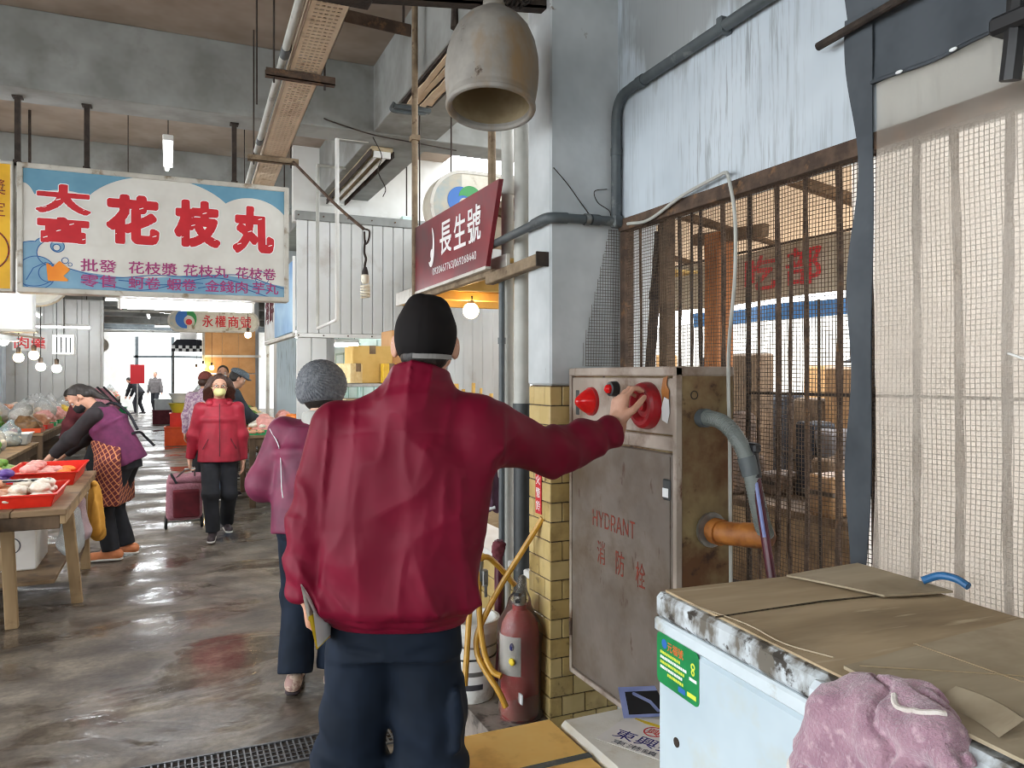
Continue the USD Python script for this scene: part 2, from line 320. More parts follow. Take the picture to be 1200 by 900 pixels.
MATS['wet_floor'] = usdkit.material(stage, '/World/Looks/wet_floor', nodes, links, surface='p.BSDF')
# metals, paint, plastics
M('cabinet_steel', 'b0a296', '94877b', scale=3, rough=.5, rough2=.7, bump=.2, bscale=60, dirt='6b5443', dscale=5, dlo=.5, dhi=.68, dirt2='5d3a22', d2scale=11, d2lo=.62, d2hi=.7, d2stretch=(1, 1, .35))
M('cabinet_door', '756b62', '61574e', scale=2.5, rough=.5, rough2=.7, bump=.2, bscale=60, dirt='54432f', dscale=4, dlo=.45, dhi=.72, dirt2='4e3626', d2scale=16, d2lo=.63, d2hi=.7, d2stretch=(1, 1, .4))
M('cabinet_rust', '8d7b55', '6d5a3c', scale=4, rough=.7, bump=.35, bscale=45, dirt='5c3a1d', dscale=3.5, dlo=.46, dhi=.62, dirt2='3a2414', d2scale=14, d2lo=.58, d2hi=.68)
M('rust', '5d4a3c', '43342a', scale=14, rough=.85, bump=.5, bscale=90, dirt='75573c', dscale=20, dlo=.57, dhi=.68)
M('rust_dark', '3f342c', '2a221d', scale=16, rough=.85, bump=.5, bscale=90)
M('rust_tan', '8c7a62', '6d5b46', scale=9, rough=.8, bump=.3, bscale=50, dirt='4c3524', dscale=14, dlo=.58, dhi=.68)
M('rust_paint', '86301a', '6e2614', scale=20, rough=.7, dirt='6b5848', dscale=40, dlo=.55, dhi=.6)
M('grime_black', '231d19', '34291f', scale=20, rough=.85)
M('wire', '4a3c30', '6b5846', scale=40, rough=.7, metal=.4)
M('cream_tray', 'd8c4aa', 'c8b196', scale=4, rough=.6, dirt='8d7358', dscale=5, dlo=.6, dhi=.75)
M('pvc_grey', '565d5f', '474d50', scale=6, rough=.5, dirt='7b7f7d', dscale=8, dlo=.62, dhi=.72)
M('pvc_pale', 'bcbcb5', 'a9a9a2', scale=4, rough=.55, dirt='74706a', dscale=6, dlo=.58, dhi=.72, dstretch=(1, 1, .3))
M('pvc_dark', '3d4142', '2f3334', scale=5, rough=.5, dirt='77797a', dscale=7, dlo=.6, dhi=.7)
M('hose_grey', '7d837f', '6b716d', scale=8, rough=.55)
M('pipe_orange', 'a96a2c', '8a4f1d', scale=12, rough=.55, dirt='5c3a1c', dscale=10, dlo=.5, dhi=.66, bump=.2)
M('lamp_metal', '9a958d', '7d7973', scale=5, rough=.6, bump=.25, bscale=30, dirt='8f7350', dscale=4, dlo=.48, dhi=.66, dirt2='4a3a2c', d2scale=12, d2lo=.66, d2hi=.72, dstretch=(1, 1, .4))
M('lamp_inner', 'b9a888', '9c8a6a', scale=6, rough=.6)
M('red_plastic', 'b01e22', '9a161b', scale=9, rough=.28)
M('red_lens', 'd01a1a', 'b81416', scale=20, rough=.16, emit='ff2a1c', estr=.05)
M('red_bell', 'a81a24', '8f141d', scale=9, rough=.3, dirt='6d1016', dscale=9, dlo=.55, dhi=.7)
M('black_plastic', '1c1c1e', '2a2a2b', scale=12, rough=.45)
M('white_plastic', 'e8e8e4', rough=.4)
M('white_tape', 'e6e9ea', rough=.6)
M('chrome', 'c9cac8', rough=.25, metal=1)
M('steel', '9b9b98', '82827f', scale=20, rough=.4, metal=.8)
M('steel_grate', '77787a', '5f6062', scale=25, rough=.45, metal=.7)
M('maroon_metal', '5a2230', '431722', scale=10, rough=.35)
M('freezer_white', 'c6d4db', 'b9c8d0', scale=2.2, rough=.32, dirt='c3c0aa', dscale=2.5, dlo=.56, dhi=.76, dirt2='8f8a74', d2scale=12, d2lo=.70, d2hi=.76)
M('freezer_trim', 'd2dce1', 'c4cfd4', scale=4, rough=.3, dirt='a8a294', dscale=9, dlo=.6, dhi=.7)
M('lid_side', 'cfd6da', 'bcc3c6', scale=6, rough=.5, dirt='6a645a', dscale=16, dlo=.42, dhi=.58, dstretch=(1, 1, .6), dirt2='3b3630', d2scale=26, d2lo=.55, d2hi=.63)
M('lid_top', '8d8473', '7a705f', scale=5, rough=.7)
M('cardboard', 'b39f80', '9c8868', scale=3, rough=.85, stretch=(.35, 2.2, 1), bump=.25, bscale=40, bstretch=(.3, 3, 1), dirt='7d6b52', dscale=2.5, dlo=.5, dhi=.72, dstretch=(.4, 1.6, 1), dirt2='c2b294', d2scale=9, d2lo=.60, d2hi=.70, d2stretch=(.3, 3, 1))
M('cardboard_grey', 'b3a58c', '9f9178', scale=3, rough=.85, stretch=(.4, 2, 1), bump=.2, bscale=40, bstretch=(.3, 3, 1), dirt='84745c', dscale=3, dlo=.5, dhi=.72)
M('cardboard_edge', '4a3e2e', '37301f', scale=60, rough=.9)
M('yellow_board', 'ffd27c', 'fbc66c', scale=4, rough=.7, dirt='d8a050', dscale=5, dlo=.55, dhi=.75)
M('styrofoam', 'e9e6dc', 'dcd7c8', scale=6, rough=.8, bump=.25, bscale=120, dirt='c0ad82', dscale=4, dlo=.5, dhi=.68, dirt2='8f7a54', d2scale=14, d2lo=.66, d2hi=.74)
M('foam_side', 'e4ebee', 'd8e0e4', scale=6, rough=.8, bump=.25, bscale=120)
M('towel', 'b08a98', '9a7484', scale=30, rough=.95, bump=.9, bscale=170, bdist=.006, sheen=.5, dirt='c4a3ae', dscale=60, dlo=.52, dhi=.66)
M('towel_hem', 'e6dfd8', 'd2c8c0', scale=30, rough=.95, bump=.6, bscale=200)
M('blue_plastic', '2f6fa6', '27608f', scale=8, rough=.4)
M('paper_white', 'ece9e4', 'e0dcd6', scale=4, rough=.7)
M('paper_blue', '8d97c4', '7480b2', scale=5, rough=.5)
M('ink_navy', '27286e', rough=.7); M('ink_red', 'c0252c', rough=.7); M('ink_yellow', 'e6c92c', rough=.6); M('ink_grey', '5c5c62', rough=.7); M('ink_black', '17171a', rough=.7)
M('sticker_green', '1f8a4c', '1a7a44', scale=12, rough=.4); M('ink_white', 'f0f0ee', rough=.6); M('ink_orange', 'e8622a', rough=.5); M('ink_lime', 'd9df4a', rough=.5); M('ink_blue', '2a66b0', rough=.5)
M('wood', 'a58a66', '8a704e', scale=6, stretch=(1, 1, .12), rough=.75, bump=.2, bscale=30, dirt='6a5238', dscale=5, dlo=.55, dhi=.7)
M('wood_dark', '6a5540', '523f2d', scale=6, stretch=(1, 1, .15), rough=.8, bump=.2, bscale=30, dirt='3d2f22', dscale=5, dlo=.5, dhi=.7)
M('wood_plank', '93795a', '7b6246', scale=5, stretch=(.15, 1, 1), rough=.7, dirt='55422e', dscale=5, dlo=.52, dhi=.7)
M('wood_pale', 'd6b46a', 'c7a256', scale=5, rough=.7)
M('hose_yellow', 'c79632', 'b08226', scale=10, rough=.4)
M('bucket_white', 'e0e0dc', 'd2d1cb', scale=6, rough=.4, dirt='9a9488', dscale=7, dlo=.56, dhi=.7)
M('extinguisher', 'a32028', '8f1a22', scale=6, rough=.35, dirt='6a1016', dscale=6, dlo=.55, dhi=.72)
# signs
M('sign_cream', 'dcdad2', 'd0cdc4', scale=3, rough=.5, world=True); M('sign_blue', '6d9db3', '5f90a8', scale=3, rough=.5, world=True)
M('wave_blue', '7fa6bd', '6c96b2', scale=4, rough=.5, world=True); M('wave_line', '2f5f94', rough=.5); M('sign_red', 'cc2730', 'bf1f29', scale=6, rough=.5)
M('sign_purple', 'a03a72', rough=.5); M('sign_orange', 'f0932c', 'e88620', scale=8, rough=.5); M('alu_frame', 'c9c5bb', 'b4afa4', scale=5, rough=.4, dirt='8a7a66', dscale=10, dlo=.58, dhi=.7)
M('sign_yellow', 'e9b526', 'd8a41e', scale=4, rough=.5); M('sign_maroon', '8a2630', '6c2029', scale=2, rough=.4, dirt='4e3a3c', dscale=2.5, dlo=.5, dhi=.75)
M('lightbox', 'd4cfc0', 'c2bba8', scale=6, rough=.5, dirt='8e7a5e', dscale=8, dlo=.58, dhi=.66)
M('lightbox_grey', '98a3a2', 'b3ab98', scale=9, rough=.5)
M('ink_green', '2e8a44', rough=.5); M('banner_blue', '5d8fc4', '9cc6e2', scale=1.4, rough=.5, world=True); M('banner_white', 'd8dcdc', 'c4c4c0', scale=4, rough=.5)
M('yellow_enamel', 'c98d22', 'b27a1a', scale=5, rough=.35)
# cloth
def CLOTH(n, a, b, **k): M(n, a, b, **{**dict(scale=7, rough=.85, bump=.15, bscale=300, bdist=.001), **k})
CLOTH('jacket_red', '7c0b2a', '6e0924', rough=.55, spec=.3, scale=5); CLOTH('trousers_navy', '152030', '0f1926', rough=.8, spec=.25)
CLOTH('cap_black', '141212', '1b1717', rough=.85, spec=.2); CLOTH('strap_grey', '8a8784', '7a7774'); CLOTH('jacket_coral', 'a51c32', '8f1429', rough=.6); CLOTH('black_cloth', '17181c', '22232a')
CLOTH('jacket_plum', '7c2246', '641a3c', rough=.6); CLOTH('knit_grey', '7d8084', '5f6268', scale=60, bump=.9, bscale=120, bdist=.006, bstretch=(1, 1, .2)); CLOTH('knit_cream', 'cdbca6', 'b8a690', scale=60, bump=.9, bscale=120, bdist=.006)
CLOTH('vest_purple', '6c2a52', '551f42'); CLOTH('sleeve_black', '1e1a1c', '2a2326'); CLOTH('jacket_dark', '20262f', '2a323c'); CLOTH('flat_cap', '6c7780', '4f5a64', scale=60)
CLOTH('mask_yellow', 'e2dc9a', 'd6d08c'); CLOTH('mask_white', 'e4e8ea', 'd8dcde'); CLOTH('mask_black', '1b1b1d', '242426'); CLOTH('knit_rust', '8a4a42', '74392f', scale=60); CLOTH('floral', '9a7a96', 'c9b6c0', scale=26, lo=.45, hi=.55)
CLOTH('grey_cloth', '6f6a6a', '5d5858'); CLOTH('maroon_cloth', '6a2c34', '58222b'); CLOTH('purple_cloth', '6c4a5e', '573a4c'); CLOTH('denim', '4c5f78', '3f5068'); CLOTH('bag_pink', 'b07a86', '9c6672', scale=90, lo=.45, hi=.55); CLOTH('bag_maroon', '6e1f2a', '5a1822')
CLOTH('rag_yellow', 'e0a545', 'cf9336')
M('skin', 'cf9f86', 'c28f76', scale=14, rough=.5); M('skin_pale', 'd8ae96', 'cb9d84', scale=14, rough=.5); M('hair', '1c1714', '2a211c', scale=90, stretch=(1, 1, .1), rough=.5, bump=.6, bscale=160, bstretch=(1, 1, .08)); M('hair_brown', '4a2f22', '331f16', scale=60, rough=.5, bump=.7, bscale=120)
M('shoe_orange', 'd98a5c', 'c47648', scale=9, rough=.6); M('shoe_dark', '2a2024', '3a2a30', scale=20, rough=.6); M('sole_white', 'dcd8d2', rough=.6); M('shoe_cream', 'cdb8a4', '9c7a72', scale=30, lo=.45, hi=.55, rough=.6); M('eye', '1a1412', rough=.2)
# plaid apron: bands of three tones
MATS['plaid'] = usdkit.material(stage, '/World/Looks/plaid', {'c': ('texture_coordinate', {}), 'm': ('mapping', {'rotation': (0, .7, .6)}),
    'w1': ('wave_texture', {'bands_direction': 'x', 'scale': 9.0}), 'w2': ('wave_texture', {'bands_direction': 'z', 'scale': 9.0}),
    'r1': ('rgb_ramp', {'ramp': [(.86, lin('5c1f24')), (.93, lin('c07f52'))]}), 'r2': ('rgb_ramp', {'ramp': [(.86, lin('5a2026')), (.93, lin('b06a4a'))]}), 'x': ('mix', {'mix_type': 'lighten', 'fac': 1.0}), 'p': ('principled_bsdf', {'roughness': .85})},
    [('c.object', 'm.vector'), ('m.vector', 'w1.vector'), ('m.vector', 'w2.vector'), ('w1.fac', 'r1.fac'), ('w2.fac', 'r2.fac'), ('r1.color', 'x.color1'), ('r2.color', 'x.color2'), ('x.color', 'p.base_color')], surface='p.BSDF')
# food and goods
M('tray_red', 'e0301f', 'd02618', scale=6, rough=.35); M('crate_orange', 'e0561e', 'd24a16', scale=6, rough=.4); M('basin_yellow', 'd8c83a', rough=.4); M('basin_green', '2a9a5c', rough=.4); M('board_white', 'dfe3e4', 'cfd4d6', scale=4, rough=.4)
for n, a, b in (('food_cream', 'ecd9a6', 'ddc48a'), ('food_peach', 'e8b08c', 'd89a78'), ('food_white', 'eee6d8', 'dccfba'), ('food_yellow', 'ecc838', 'dfb42a'), ('food_pink', 'e6a79c', 'd48f86'), ('food_green', '7fae4a', '5f9238'), ('food_brown', '8c6a44', '735436'), ('food_purple', '6a4a9c', '573a88'), ('food_orange', 'e8853a', 'd8742c')):
    M(n, a, b, scale=25, rough=.45, bump=.2, bscale=60)
def CLEAR(name, tint, fac, rough=.15, gloss='e8eef2', ior=1.4):
    MATS[name] = usdkit.material(stage, '/World/Looks/' + name, {'t': ('transparent_bsdf', {'color': lin('f6f8f8')}), 'd': ('principled_bsdf', {'base_color': lin(tint), 'roughness': rough}), 'tl': ('translucent_bsdf', {'color': lin(tint)}), 'm1': ('mix_closure', {'fac': .35}), 'm2': ('mix_closure', {'fac': fac}),
        'g': ('glossy_bsdf', {'color': lin(gloss), 'roughness': rough}), 'fr': ('fresnel', {'IOR': ior}), 'm3': ('mix_closure', {})},
        [('d.BSDF', 'm1.closure1'), ('tl.BSDF', 'm1.closure2'), ('t.BSDF', 'm2.closure1'), ('m1.closure', 'm2.closure2'), ('m2.closure', 'm3.closure1'), ('g.BSDF', 'm3.closure2'), ('fr.fac', 'm3.fac')], surface='m3.closure')
CLEAR('bag_clear', 'eef2f0', .18); CLEAR('bag_green', 'c8e0a0', .32); CLEAR('bag_blue', 'bfd6e6', .35); CLEAR('bag_white', 'f4f5f5', .5, rough=.3); CLEAR('bag_pinkish', 'e6c6cc', .7, rough=.3)
CLEAR('wrap', 'f4f4f0', .10, rough=.3, gloss='ffffff', ior=1.12); CLEAR('bag_dusty', 'cdbfac', .14, rough=.25, ior=1.25); CLEAR('glass', 'e6efef', .06, rough=.03)
# milky weather curtain
MATS['curtain_film'] = usdkit.material(stage, '/World/Looks/curtain_film', {'g': ('geometry', {}), 'n': ('noise_texture', {'scale': 3.2, 'detail': 5}), 'r': ('rgb_ramp', {'ramp': [(.35, (.50,) * 3), (.68, (.72,) * 3)]}),
    't': ('transparent_bsdf', {'color': lin('f4efe8')}), 'd': ('principled_bsdf', {'base_color': lin('e4ddd2'), 'roughness': .25}), 'tl': ('translucent_bsdf', {'color': lin('f0e8dd')}), 'm1': ('mix_closure', {'fac': .72}), 'm2': ('mix_closure', {})},
    [('g.position', 'n.vector'), ('n.fac', 'r.fac'), ('r.color', 'm2.fac'), ('d.BSDF', 'm1.closure1'), ('tl.BSDF', 'm1.closure2'), ('t.BSDF', 'm2.closure1'), ('m1.closure', 'm2.closure2')], surface='m2.closure')
M('tarp_dark', '4a5056', '3d4349', scale=5, rough=.65, bump=.15, bscale=30)
M('tarp_cream', 'b9b09f', 'a89e8c', scale=3, rough=.7); M('tarp_blue', '3f74a8', '32628f', scale=3, rough=.6); M('tarp_orange', 'd2753a', 'c2652c', scale=3, rough=.6); CLEAR('tarp_tan', 'bda284', 1.0, rough=.7, ior=1.05); CLEAR('tarp_sheer', 'f4ede6', 1.0, rough=.7, ior=1.05); M('tarp_white', 'e4e4e0', 'd8d8d2', scale=3, rough=.7); M('tarp_green', '3c8a68', rough=.6)
M('board_tan', 'c79a68', 'b88a58', scale=3, rough=.7, world=True); M('mint_panel', 'c6dcd4', 'b6cec6', scale=2, rough=.4, world=True); M('mint_line', '8fae9e', rough=.5)
M('post_orange', 'a0673a', '8a5630', scale=5, rough=.8, stretch=(1, 1, .2))
EMIT('tube_light', 'f6faff', 75.0); EMIT('bulb_warm', 'ffcf86', 80.0); EMIT('bulb_far', 'ffd796', 80.0); EMIT('bulb_white', 'fff2dc', 60.0); EMIT('exit_glow', 'ffffff', 4.0)
M('cfl', 'e8dfc8', rough=.3); M('socket', '2c2420', rough=.6)

MATS['painted_wall'] = usdkit.material(stage, '/World/Looks/painted_wall_worn', {'g': ('geometry', {}), 'x': ('separate_xyz', {}), 'n0': ('noise_texture', {'scale': 2.0, 'detail': 4}), 'r0': ('rgb_ramp', {'ramp': [(.38, lin('c3ccd3')), (.62, lin('b3bdc5'))]}),
    'm1': ('mapping', {'scale': (1, 1, .05)}), 'n1': ('noise_texture', {'scale': 62, 'detail': 4, 'roughness': .7}), 'r1': ('rgb_ramp', {'ramp': [(.50, (0, 0, 0)), (.57, (.45, .45, .45)), (.66, (.9, .9, .9))]}), 'n2': ('noise_texture', {'scale': 1.7, 'detail': 3}), 'r2': ('rgb_ramp', {'ramp': [(.42, (0, 0, 0)), (.60, (1, 1, 1))]}), 'mu': ('math', {'math_type': 'multiply'}), 'x1': ('mix', {'color2': lin('8b9093')}),
    'm3': ('mapping', {'scale': (1, 1, .22)}), 'n3': ('noise_texture', {'scale': 2.4, 'detail': 6, 'roughness': .65}), 'mz': ('map_range', {'from_min': 2.58, 'from_max': 2.95, 'to_min': -.20, 'to_max': .20, 'clamp': True}), 'ad': ('math', {'math_type': 'add'}), 'r3': ('rgb_ramp', {'ramp': [(.46, (0, 0, 0)), (.56, (.85, .85, .85))]}), 'x2': ('mix', {'color2': lin('8a8d8c')}), 'p': ('principled_bsdf', {'roughness': .6})},
    [('g.position', 'x.vector'), ('g.position', 'n0.vector'), ('n0.fac', 'r0.fac'), ('g.position', 'm1.vector'), ('m1.vector', 'n1.vector'), ('n1.fac', 'r1.fac'), ('g.position', 'n2.vector'), ('n2.fac', 'r2.fac'), ('r1.color', 'mu.value1'), ('r2.color', 'mu.value2'), ('r0.color', 'x1.color1'), ('mu.value', 'x1.fac'),
     ('g.position', 'm3.vector'), ('m3.vector', 'n3.vector'), ('x.z', 'mz.value'), ('mz.result', 'ad.value1'), ('n3.fac', 'ad.value2'), ('ad.value', 'r3.fac'), ('r3.color', 'x2.fac'), ('x1.color', 'x2.color1'), ('x2.color', 'p.base_color')], surface='p.BSDF')

MATS['jacket_red'] = usdkit.material(stage, '/World/Looks/jacket_wine', {'c': ('texture_coordinate', {}), 'n': ('noise_texture', {'scale': 5, 'detail': 3}), 'r': ('rgb_ramp', {'ramp': [(.38, lin('780a2a')), (.62, lin('6c0824'))]}),
    'm': ('mapping', {'rotation': (0, .5, 0), 'scale': (1.0, 1.0, .42)}), 'w': ('noise_texture', {'scale': 7, 'detail': 2, 'roughness': .4, 'distortion': .5}), 'b': ('bump', {'strength': .22, 'distance': .03}), 'w2': ('noise_texture', {'scale': 320, 'detail': 2}), 'b2': ('bump', {'strength': .12, 'distance': .001}), 'p': ('principled_bsdf', {'roughness': .55, 'specular_ior_level': .2})},
    [('c.object', 'n.vector'), ('n.fac', 'r.fac'), ('r.color', 'p.base_color'), ('c.object', 'm.vector'), ('m.vector', 'w.vector'), ('w.fac', 'b.height'), ('c.object', 'w2.vector'), ('w2.fac', 'b2.height'), ('b.normal', 'b2.normal'), ('b2.normal', 'p.normal')], surface='p.BSDF')
# ---------------------------------------------------------------- the setting
struct('floor', bx(-9, 1.95, -4, 48, -.1, 0), 'wet_floor')
struct('floor_alley', bx(1.95, 14, -6, 14, -.1, 0), 'asphalt')
struct('floor_stall', bx(1.95, 9, 14, 48, -.1, 0), 'wet_floor')
struct('ceiling', bx(-3.7, 1.95, -1.2, 31, 3.96, 4.1), 'slab_brown'); struct('ceiling_side', bx(-7, -3.7, 8.9, 31, 3.96, 4.1), 'slab_brown')
struct('ceiling_stall', bx(1.95, 2.8, 2.9, 31, 3.96, 4.1), 'slab_brown'); struct('ceiling_stall', bx(2.8, 4.2, 11.9, 31, 3.96, 4.1), 'slab_brown')
struct('wall_front', bx(-3.7, 1.95, -3.2, -3.0, 0, 3.96), 'concrete_wall'); struct('ceiling_entry', bx(-3.7, 1.95, -3.2, -1.2, 3.96, 4.1), 'slab_brown')  # unseen wall added behind the camera to cut light from that side
for i, y in enumerate((-1.2, 5.85, 8.9, 12, 15.5, 19, 23, 27, 30.7)):
    struct('beam_cross', bx(-7 if y > 8 else -3.7, (4.2 if y > 11 else 2.8) if y > 2.9 else 1.95, y, y + .32, 3.44, 3.96, .006), 'beam_grey')
struct('beam_aisle', bx(1.43, 1.95, -1.2, 31, 3.45, 3.96, .006), 'beam_grey')
struct('beam_aisle', bx(-3.6, -3.2, -1.2, 31, 3.45, 3.96, .006), 'beam_grey')
for y in (-.3, 5.8, 11.9, 18.9, 26.9): struct('column_left', bx(-3.62, -3.2, y, y + .4, 0, 3.46, .01), 'painted_wall')
for y in (11.95, 18.95, 26.95): struct('column_aisle', bx(1.45, 1.9, y, y + .36, 0, 3.46, .01), 'painted_wall')
# column beside the hydrant, tiled to 1.53 m: render above, a tile skin of single tiles on two faces
col = struct('column_tiled', [bx(1.426, 1.95, 2.82, 3.04, 1.53, 3.5, .008), bx(1.44, 1.95, 2.834, 3.026, 0, 1.531)], 'concrete_wall')
struct('grout_bed', bx(1.4335, 1.95, 2.8275, 3.03, 0, 1.528), 'grout', col)
rows = 19; th = 1.525 / rows
for r in range(rows):
    z0, z1 = r * th + .0025, (r + 1) * th - .0025
    edges = [1.426, 1.535, 1.645, 1.75] if r % 2 else [1.426, 1.482, 1.59, 1.70, 1.75]
    for a, b in zip(edges[:-1], edges[1:]):
        d = rng.uniform(0, .0022); struct('tile', bx(a + (.0025 if a > 1.43 else 0), b - .0025, 2.82 + d, 2.829, z0, z1, .0018), 'tile' if rng.random() < .65 else 'tile_pale', col)
    edges = [2.83, 2.93, 3.03] if r % 2 else [2.83, 2.88, 2.98, 3.03]
    for a, b in zip(edges[:-1], edges[1:]):
        d = rng.uniform(0, .0022); struct('tile', bx(1.426 + d, 1.435, a + .0015, b - .0025, z0, z1, .0018), 'tile_pale' if rng.random() < .65 else 'tile', col)
# right wall above and below the wire-mesh opening
struct('wall_right', bx(1.75, 1.95, -2, 2.83, 2.23, 3.5), 'painted_wall')
struct('wall_right', bx(1.75, 1.95, -2, 2.83, 0, .62), 'concrete_wall')
struct('wall_right', bx(1.75, 1.95, -2, -.4, .62, 2.23), 'concrete_wall')
# kerb and low tiled counter of the stall behind the column
struct('kerb', wob(trimesh.creation.box([.40, .8, .15]).subdivide().subdivide().subdivide().apply_translation([1.36, 3.24, .075]), .006, 14), 'kerb')
low = struct('wall_counter', bx(1.512, 1.72, 3.05, 5.4, 0, .64), 'grout')
for r in range(6):
    z0, z1 = .02 + r * .103, .02 + (r + 1) * .103 - .004; y = 3.05 - (.09 if r % 2 else 0)
    while y < 5.39:
        a, b = max(y, 3.05), min(y + .176, 5.4)
        if b - a > .02: struct('tile', bx(1.503 + rng.uniform(0, .003), 1.514, a, b, z0, z1, .002), 'tile_pale' if rng.random() < .6 else 'tile', low)
        y += .18
struct('counter_top', bx(1.49, 1.76, 3.04, 5.42, .64, .675, .006), 'white_plaster', low)
# stall behind the column: ribbed metal panels, one part per panel
w = struct('wall_back', bx(2.62, 2.70, 5.75, 8.1, 0, 3.2), 'metal_panel'); y = 5.77
while y < 7.9:
    struct('panel', bx(2.60, 2.622, y, y + .238, .02, 3.18, .008), 'metal_panel', w); y += .25
w = struct('wall_end', [bx(1.19, 2.62, 8.02, 8.1, 1.98, 3.17), bx(1.19, 1.47, 8.02, 8.1, 0, 1.98), bx(2.35, 2.62, 8.02, 8.1, 0, 1.98), bx(1.47, 2.35, 8.02, 8.1, 0, .9)], 'metal_panel'); x = 1.165
for k in range(13):
    struct('panel', bx(x, x + .1065, 7.985, 8.022, 2.0, 3.15, .006), 'metal_panel', w); x += .1115
for a, b in ((1.165, 1.31), (1.316, 1.465)): struct('panel', bx(a, b, 7.985, 8.022, .02, 1.955, .005), 'metal_panel', w)
struct('trim_rail', bx(1.15, 2.62, 7.965, 8.0, 1.958, 1.998, .004), 'white_plaster', w)
struct('trim_rail', bx(1.15, 2.62, 7.97, 8.02, 3.15, 3.24, .004), 'beam_grey', w)
for i in range(6):
    for z in (1.978, 3.195): struct('screw', cyl(V(1.18 + i * .25, 7.966, z), V(1.18 + i * .25, 7.958, z), .008, 8), 'rust', w)
struct('wall_upper', bx(1.16, 2.8, 8.2, 8.3, 3.17, 3.96), 'white_plaster')
struct('wall_right_bay', bx(4.1, 4.2, 11.9, 31, 0, 3.96), 'white_plaster')
# second stall: mint panels
w = struct('wall_mint', bx(2.3, 2.4, 8.1, 11.9, 0, 3.3), 'mint_panel')
for k in range(4):
    y = 8.3 + k * .9
    struct('panel', bx(2.285, 2.302, y, y + .8, .95, 2.0, .004), 'mint_panel', w)
    struct('panel_bead', [bx(2.278, 2.288, y + .1, y + .7, z, z + .03) for z in (1.06, 1.87)] + [bx(2.278, 2.288, q, q + .03, 1.06, 1.9) for q in (y + .1, y + .67)], 'mint_line', w)
struct('trim_fascia', bx(1.14, 1.2, 8.1, 10.66, 1.97, 2.01, .004), 'alu_frame')
struct('trim_post', bx(1.15, 1.19, 10.55, 10.6, 0, 1.98, .004), 'alu_frame')
# left side back wall, far partition, far exit
w = struct('wall_left', bx(-6.9, -6.8, 7, 31, 0, 3.96), 'white_plaster')
w = struct('partition_left', bx(-3.4, -1.42, 20, 20.1, 0, 3.3), 'metal_panel'); x = -3.38
while x < -1.5:
    struct('panel', bx(x, x + .23, 19.97, 20.002, .02, 3.28, .008), 'metal_panel', w); x += .24
w = struct('wall_exit', [bx(-7, -1.5, 38, 38.3, 0, 4.2), bx(2.75, 9, 38, 38.3, 0, 4.2), bx(-1.5, 2.75, 38, 38.3, 3.28, 4.2)], 'white_plaster')
for x in (-1.45, .02, 2.6): struct('exit_post', bx(x, x + .13, 37.95, 38.1, 0, 3.3), 'pvc_grey', w)
struct('exit_rail', bx(-1.5, 2.75, 37.95, 38.05, 2.36, 2.46), 'pvc_grey', w)
struct('street', bx(-14, 14, 38.3, 70, -.12, -.02), 'white_plaster')
struct('wall_across_street', bx(-14, 14, 56, 56.5, 0, 5.0), 'white_plaster')
for i, y in enumerate((32, 34, 36)): struct('beam_steel', bx(-6, 4, y, y + .12, 3.5, 3.65), 'pvc_grey')
for x in (-3, -1.2, .8, 2.6): struct('beam_steel', bx(x, x + .1, 31, 38, 3.65, 3.78), 'pvc_grey')
struct('roof_sheet', bx(-7, -2.2, 31, 38, 3.8, 3.83), 'tarp_white'); struct('roof_sheet', bx(1.8, 6, 31, 38, 3.8, 3.83), 'tarp_white')
# back alley side: awning and far wall
struct('wall_alley', bx(9.5, 9.8, -6, 14, 0, 2.6), 'white_plaster')
# drain across the aisle
d = thing('drain_grate', 'steel drain grate let into the wet floor across the aisle', 'drain grate', (.45, 3.3, 0))
part('rim', [bx(-.6, 1.2, 3.2, 3.212, -.01, .008), bx(-.6, 1.2, 3.398, 3.41, -.01, .008)], 'steel_grate', d)
part('slot_bars', [bx(x, x + .007, 3.212, 3.398, -.01, .006) for x in np.arange(-.6, 1.2, .025)] + [bx(-.6, 1.2, y, y + .006, -.008, .005) for y in (3.245, 3.28, 3.315, 3.35)], 'steel_grate', d, kind='stuff')
part('trough', bx(-.6, 1.2, 3.21, 3.4, -.005, .001), 'grime_black', d)
# ---------------------------------------------------------------- hydrant cabinet
X0, Ya, Yb = 1.515, 2.08, 2.812
c = thing('hydrant_cabinet', 'rusty grey steel hydrant cabinet with red alarm bell beside the tiled column', 'hydrant cabinet', (1.63, 2.45, .345))
part('body', [bx(X0 + .012, 1.75, Ya, Yb, .36, 1.595, .004)], 'cabinet_rust', c, label='rusty brown end of the cabinet with pipes coming out')
part('rim', [bx(X0 - .006, X0 + .02, Ya - .004, Ya + .016, .345, 1.598, .003), bx(X0 - .006, X0 + .02, Yb - .016, Yb + .002, .345, 1.598, .003), bx(X0 - .008, 1.75, Ya - .004, Yb + .002, 1.568, 1.6, .004), bx(X0 - .006, 1.75, Ya - .002, Yb, .345, .365, .003)], 'cabinet_steel', c)
part('upper_panel', bx(X0, X0 + .02, Ya + .018, Yb - .018, 1.372, 1.562, .003), 'cabinet_steel', c)
part('cross_rail', bx(X0 - .002, X0 + .02, Ya + .018, Yb - .018, 1.318, 1.366, .003), 'cabinet_steel', c)
dr = part('door', [bx(X0 - .004, X0 + .02, Ya + .02, Yb - .02, .372, 1.31, .004), bx(X0 - .0075, X0, Ya + .028, Ya + .036, .38, 1.3)], 'cabinet_door', c)
for z in (.5, 1.18): part('hinge', cyl(V(X0 - .006, Yb - .012, z), V(X0 - .006, Yb - .012, z + .07), .007, 8), 'rust', dr)
part('slot_plate', bx(X0 - .003, X0 + .004, Yb - .075, Yb - .05, 1.41, 1.51, .002), 'pvc_dark', c)
T = lambda y, z: plane_T(V(X0 - .0045, y, z), *AISLE)
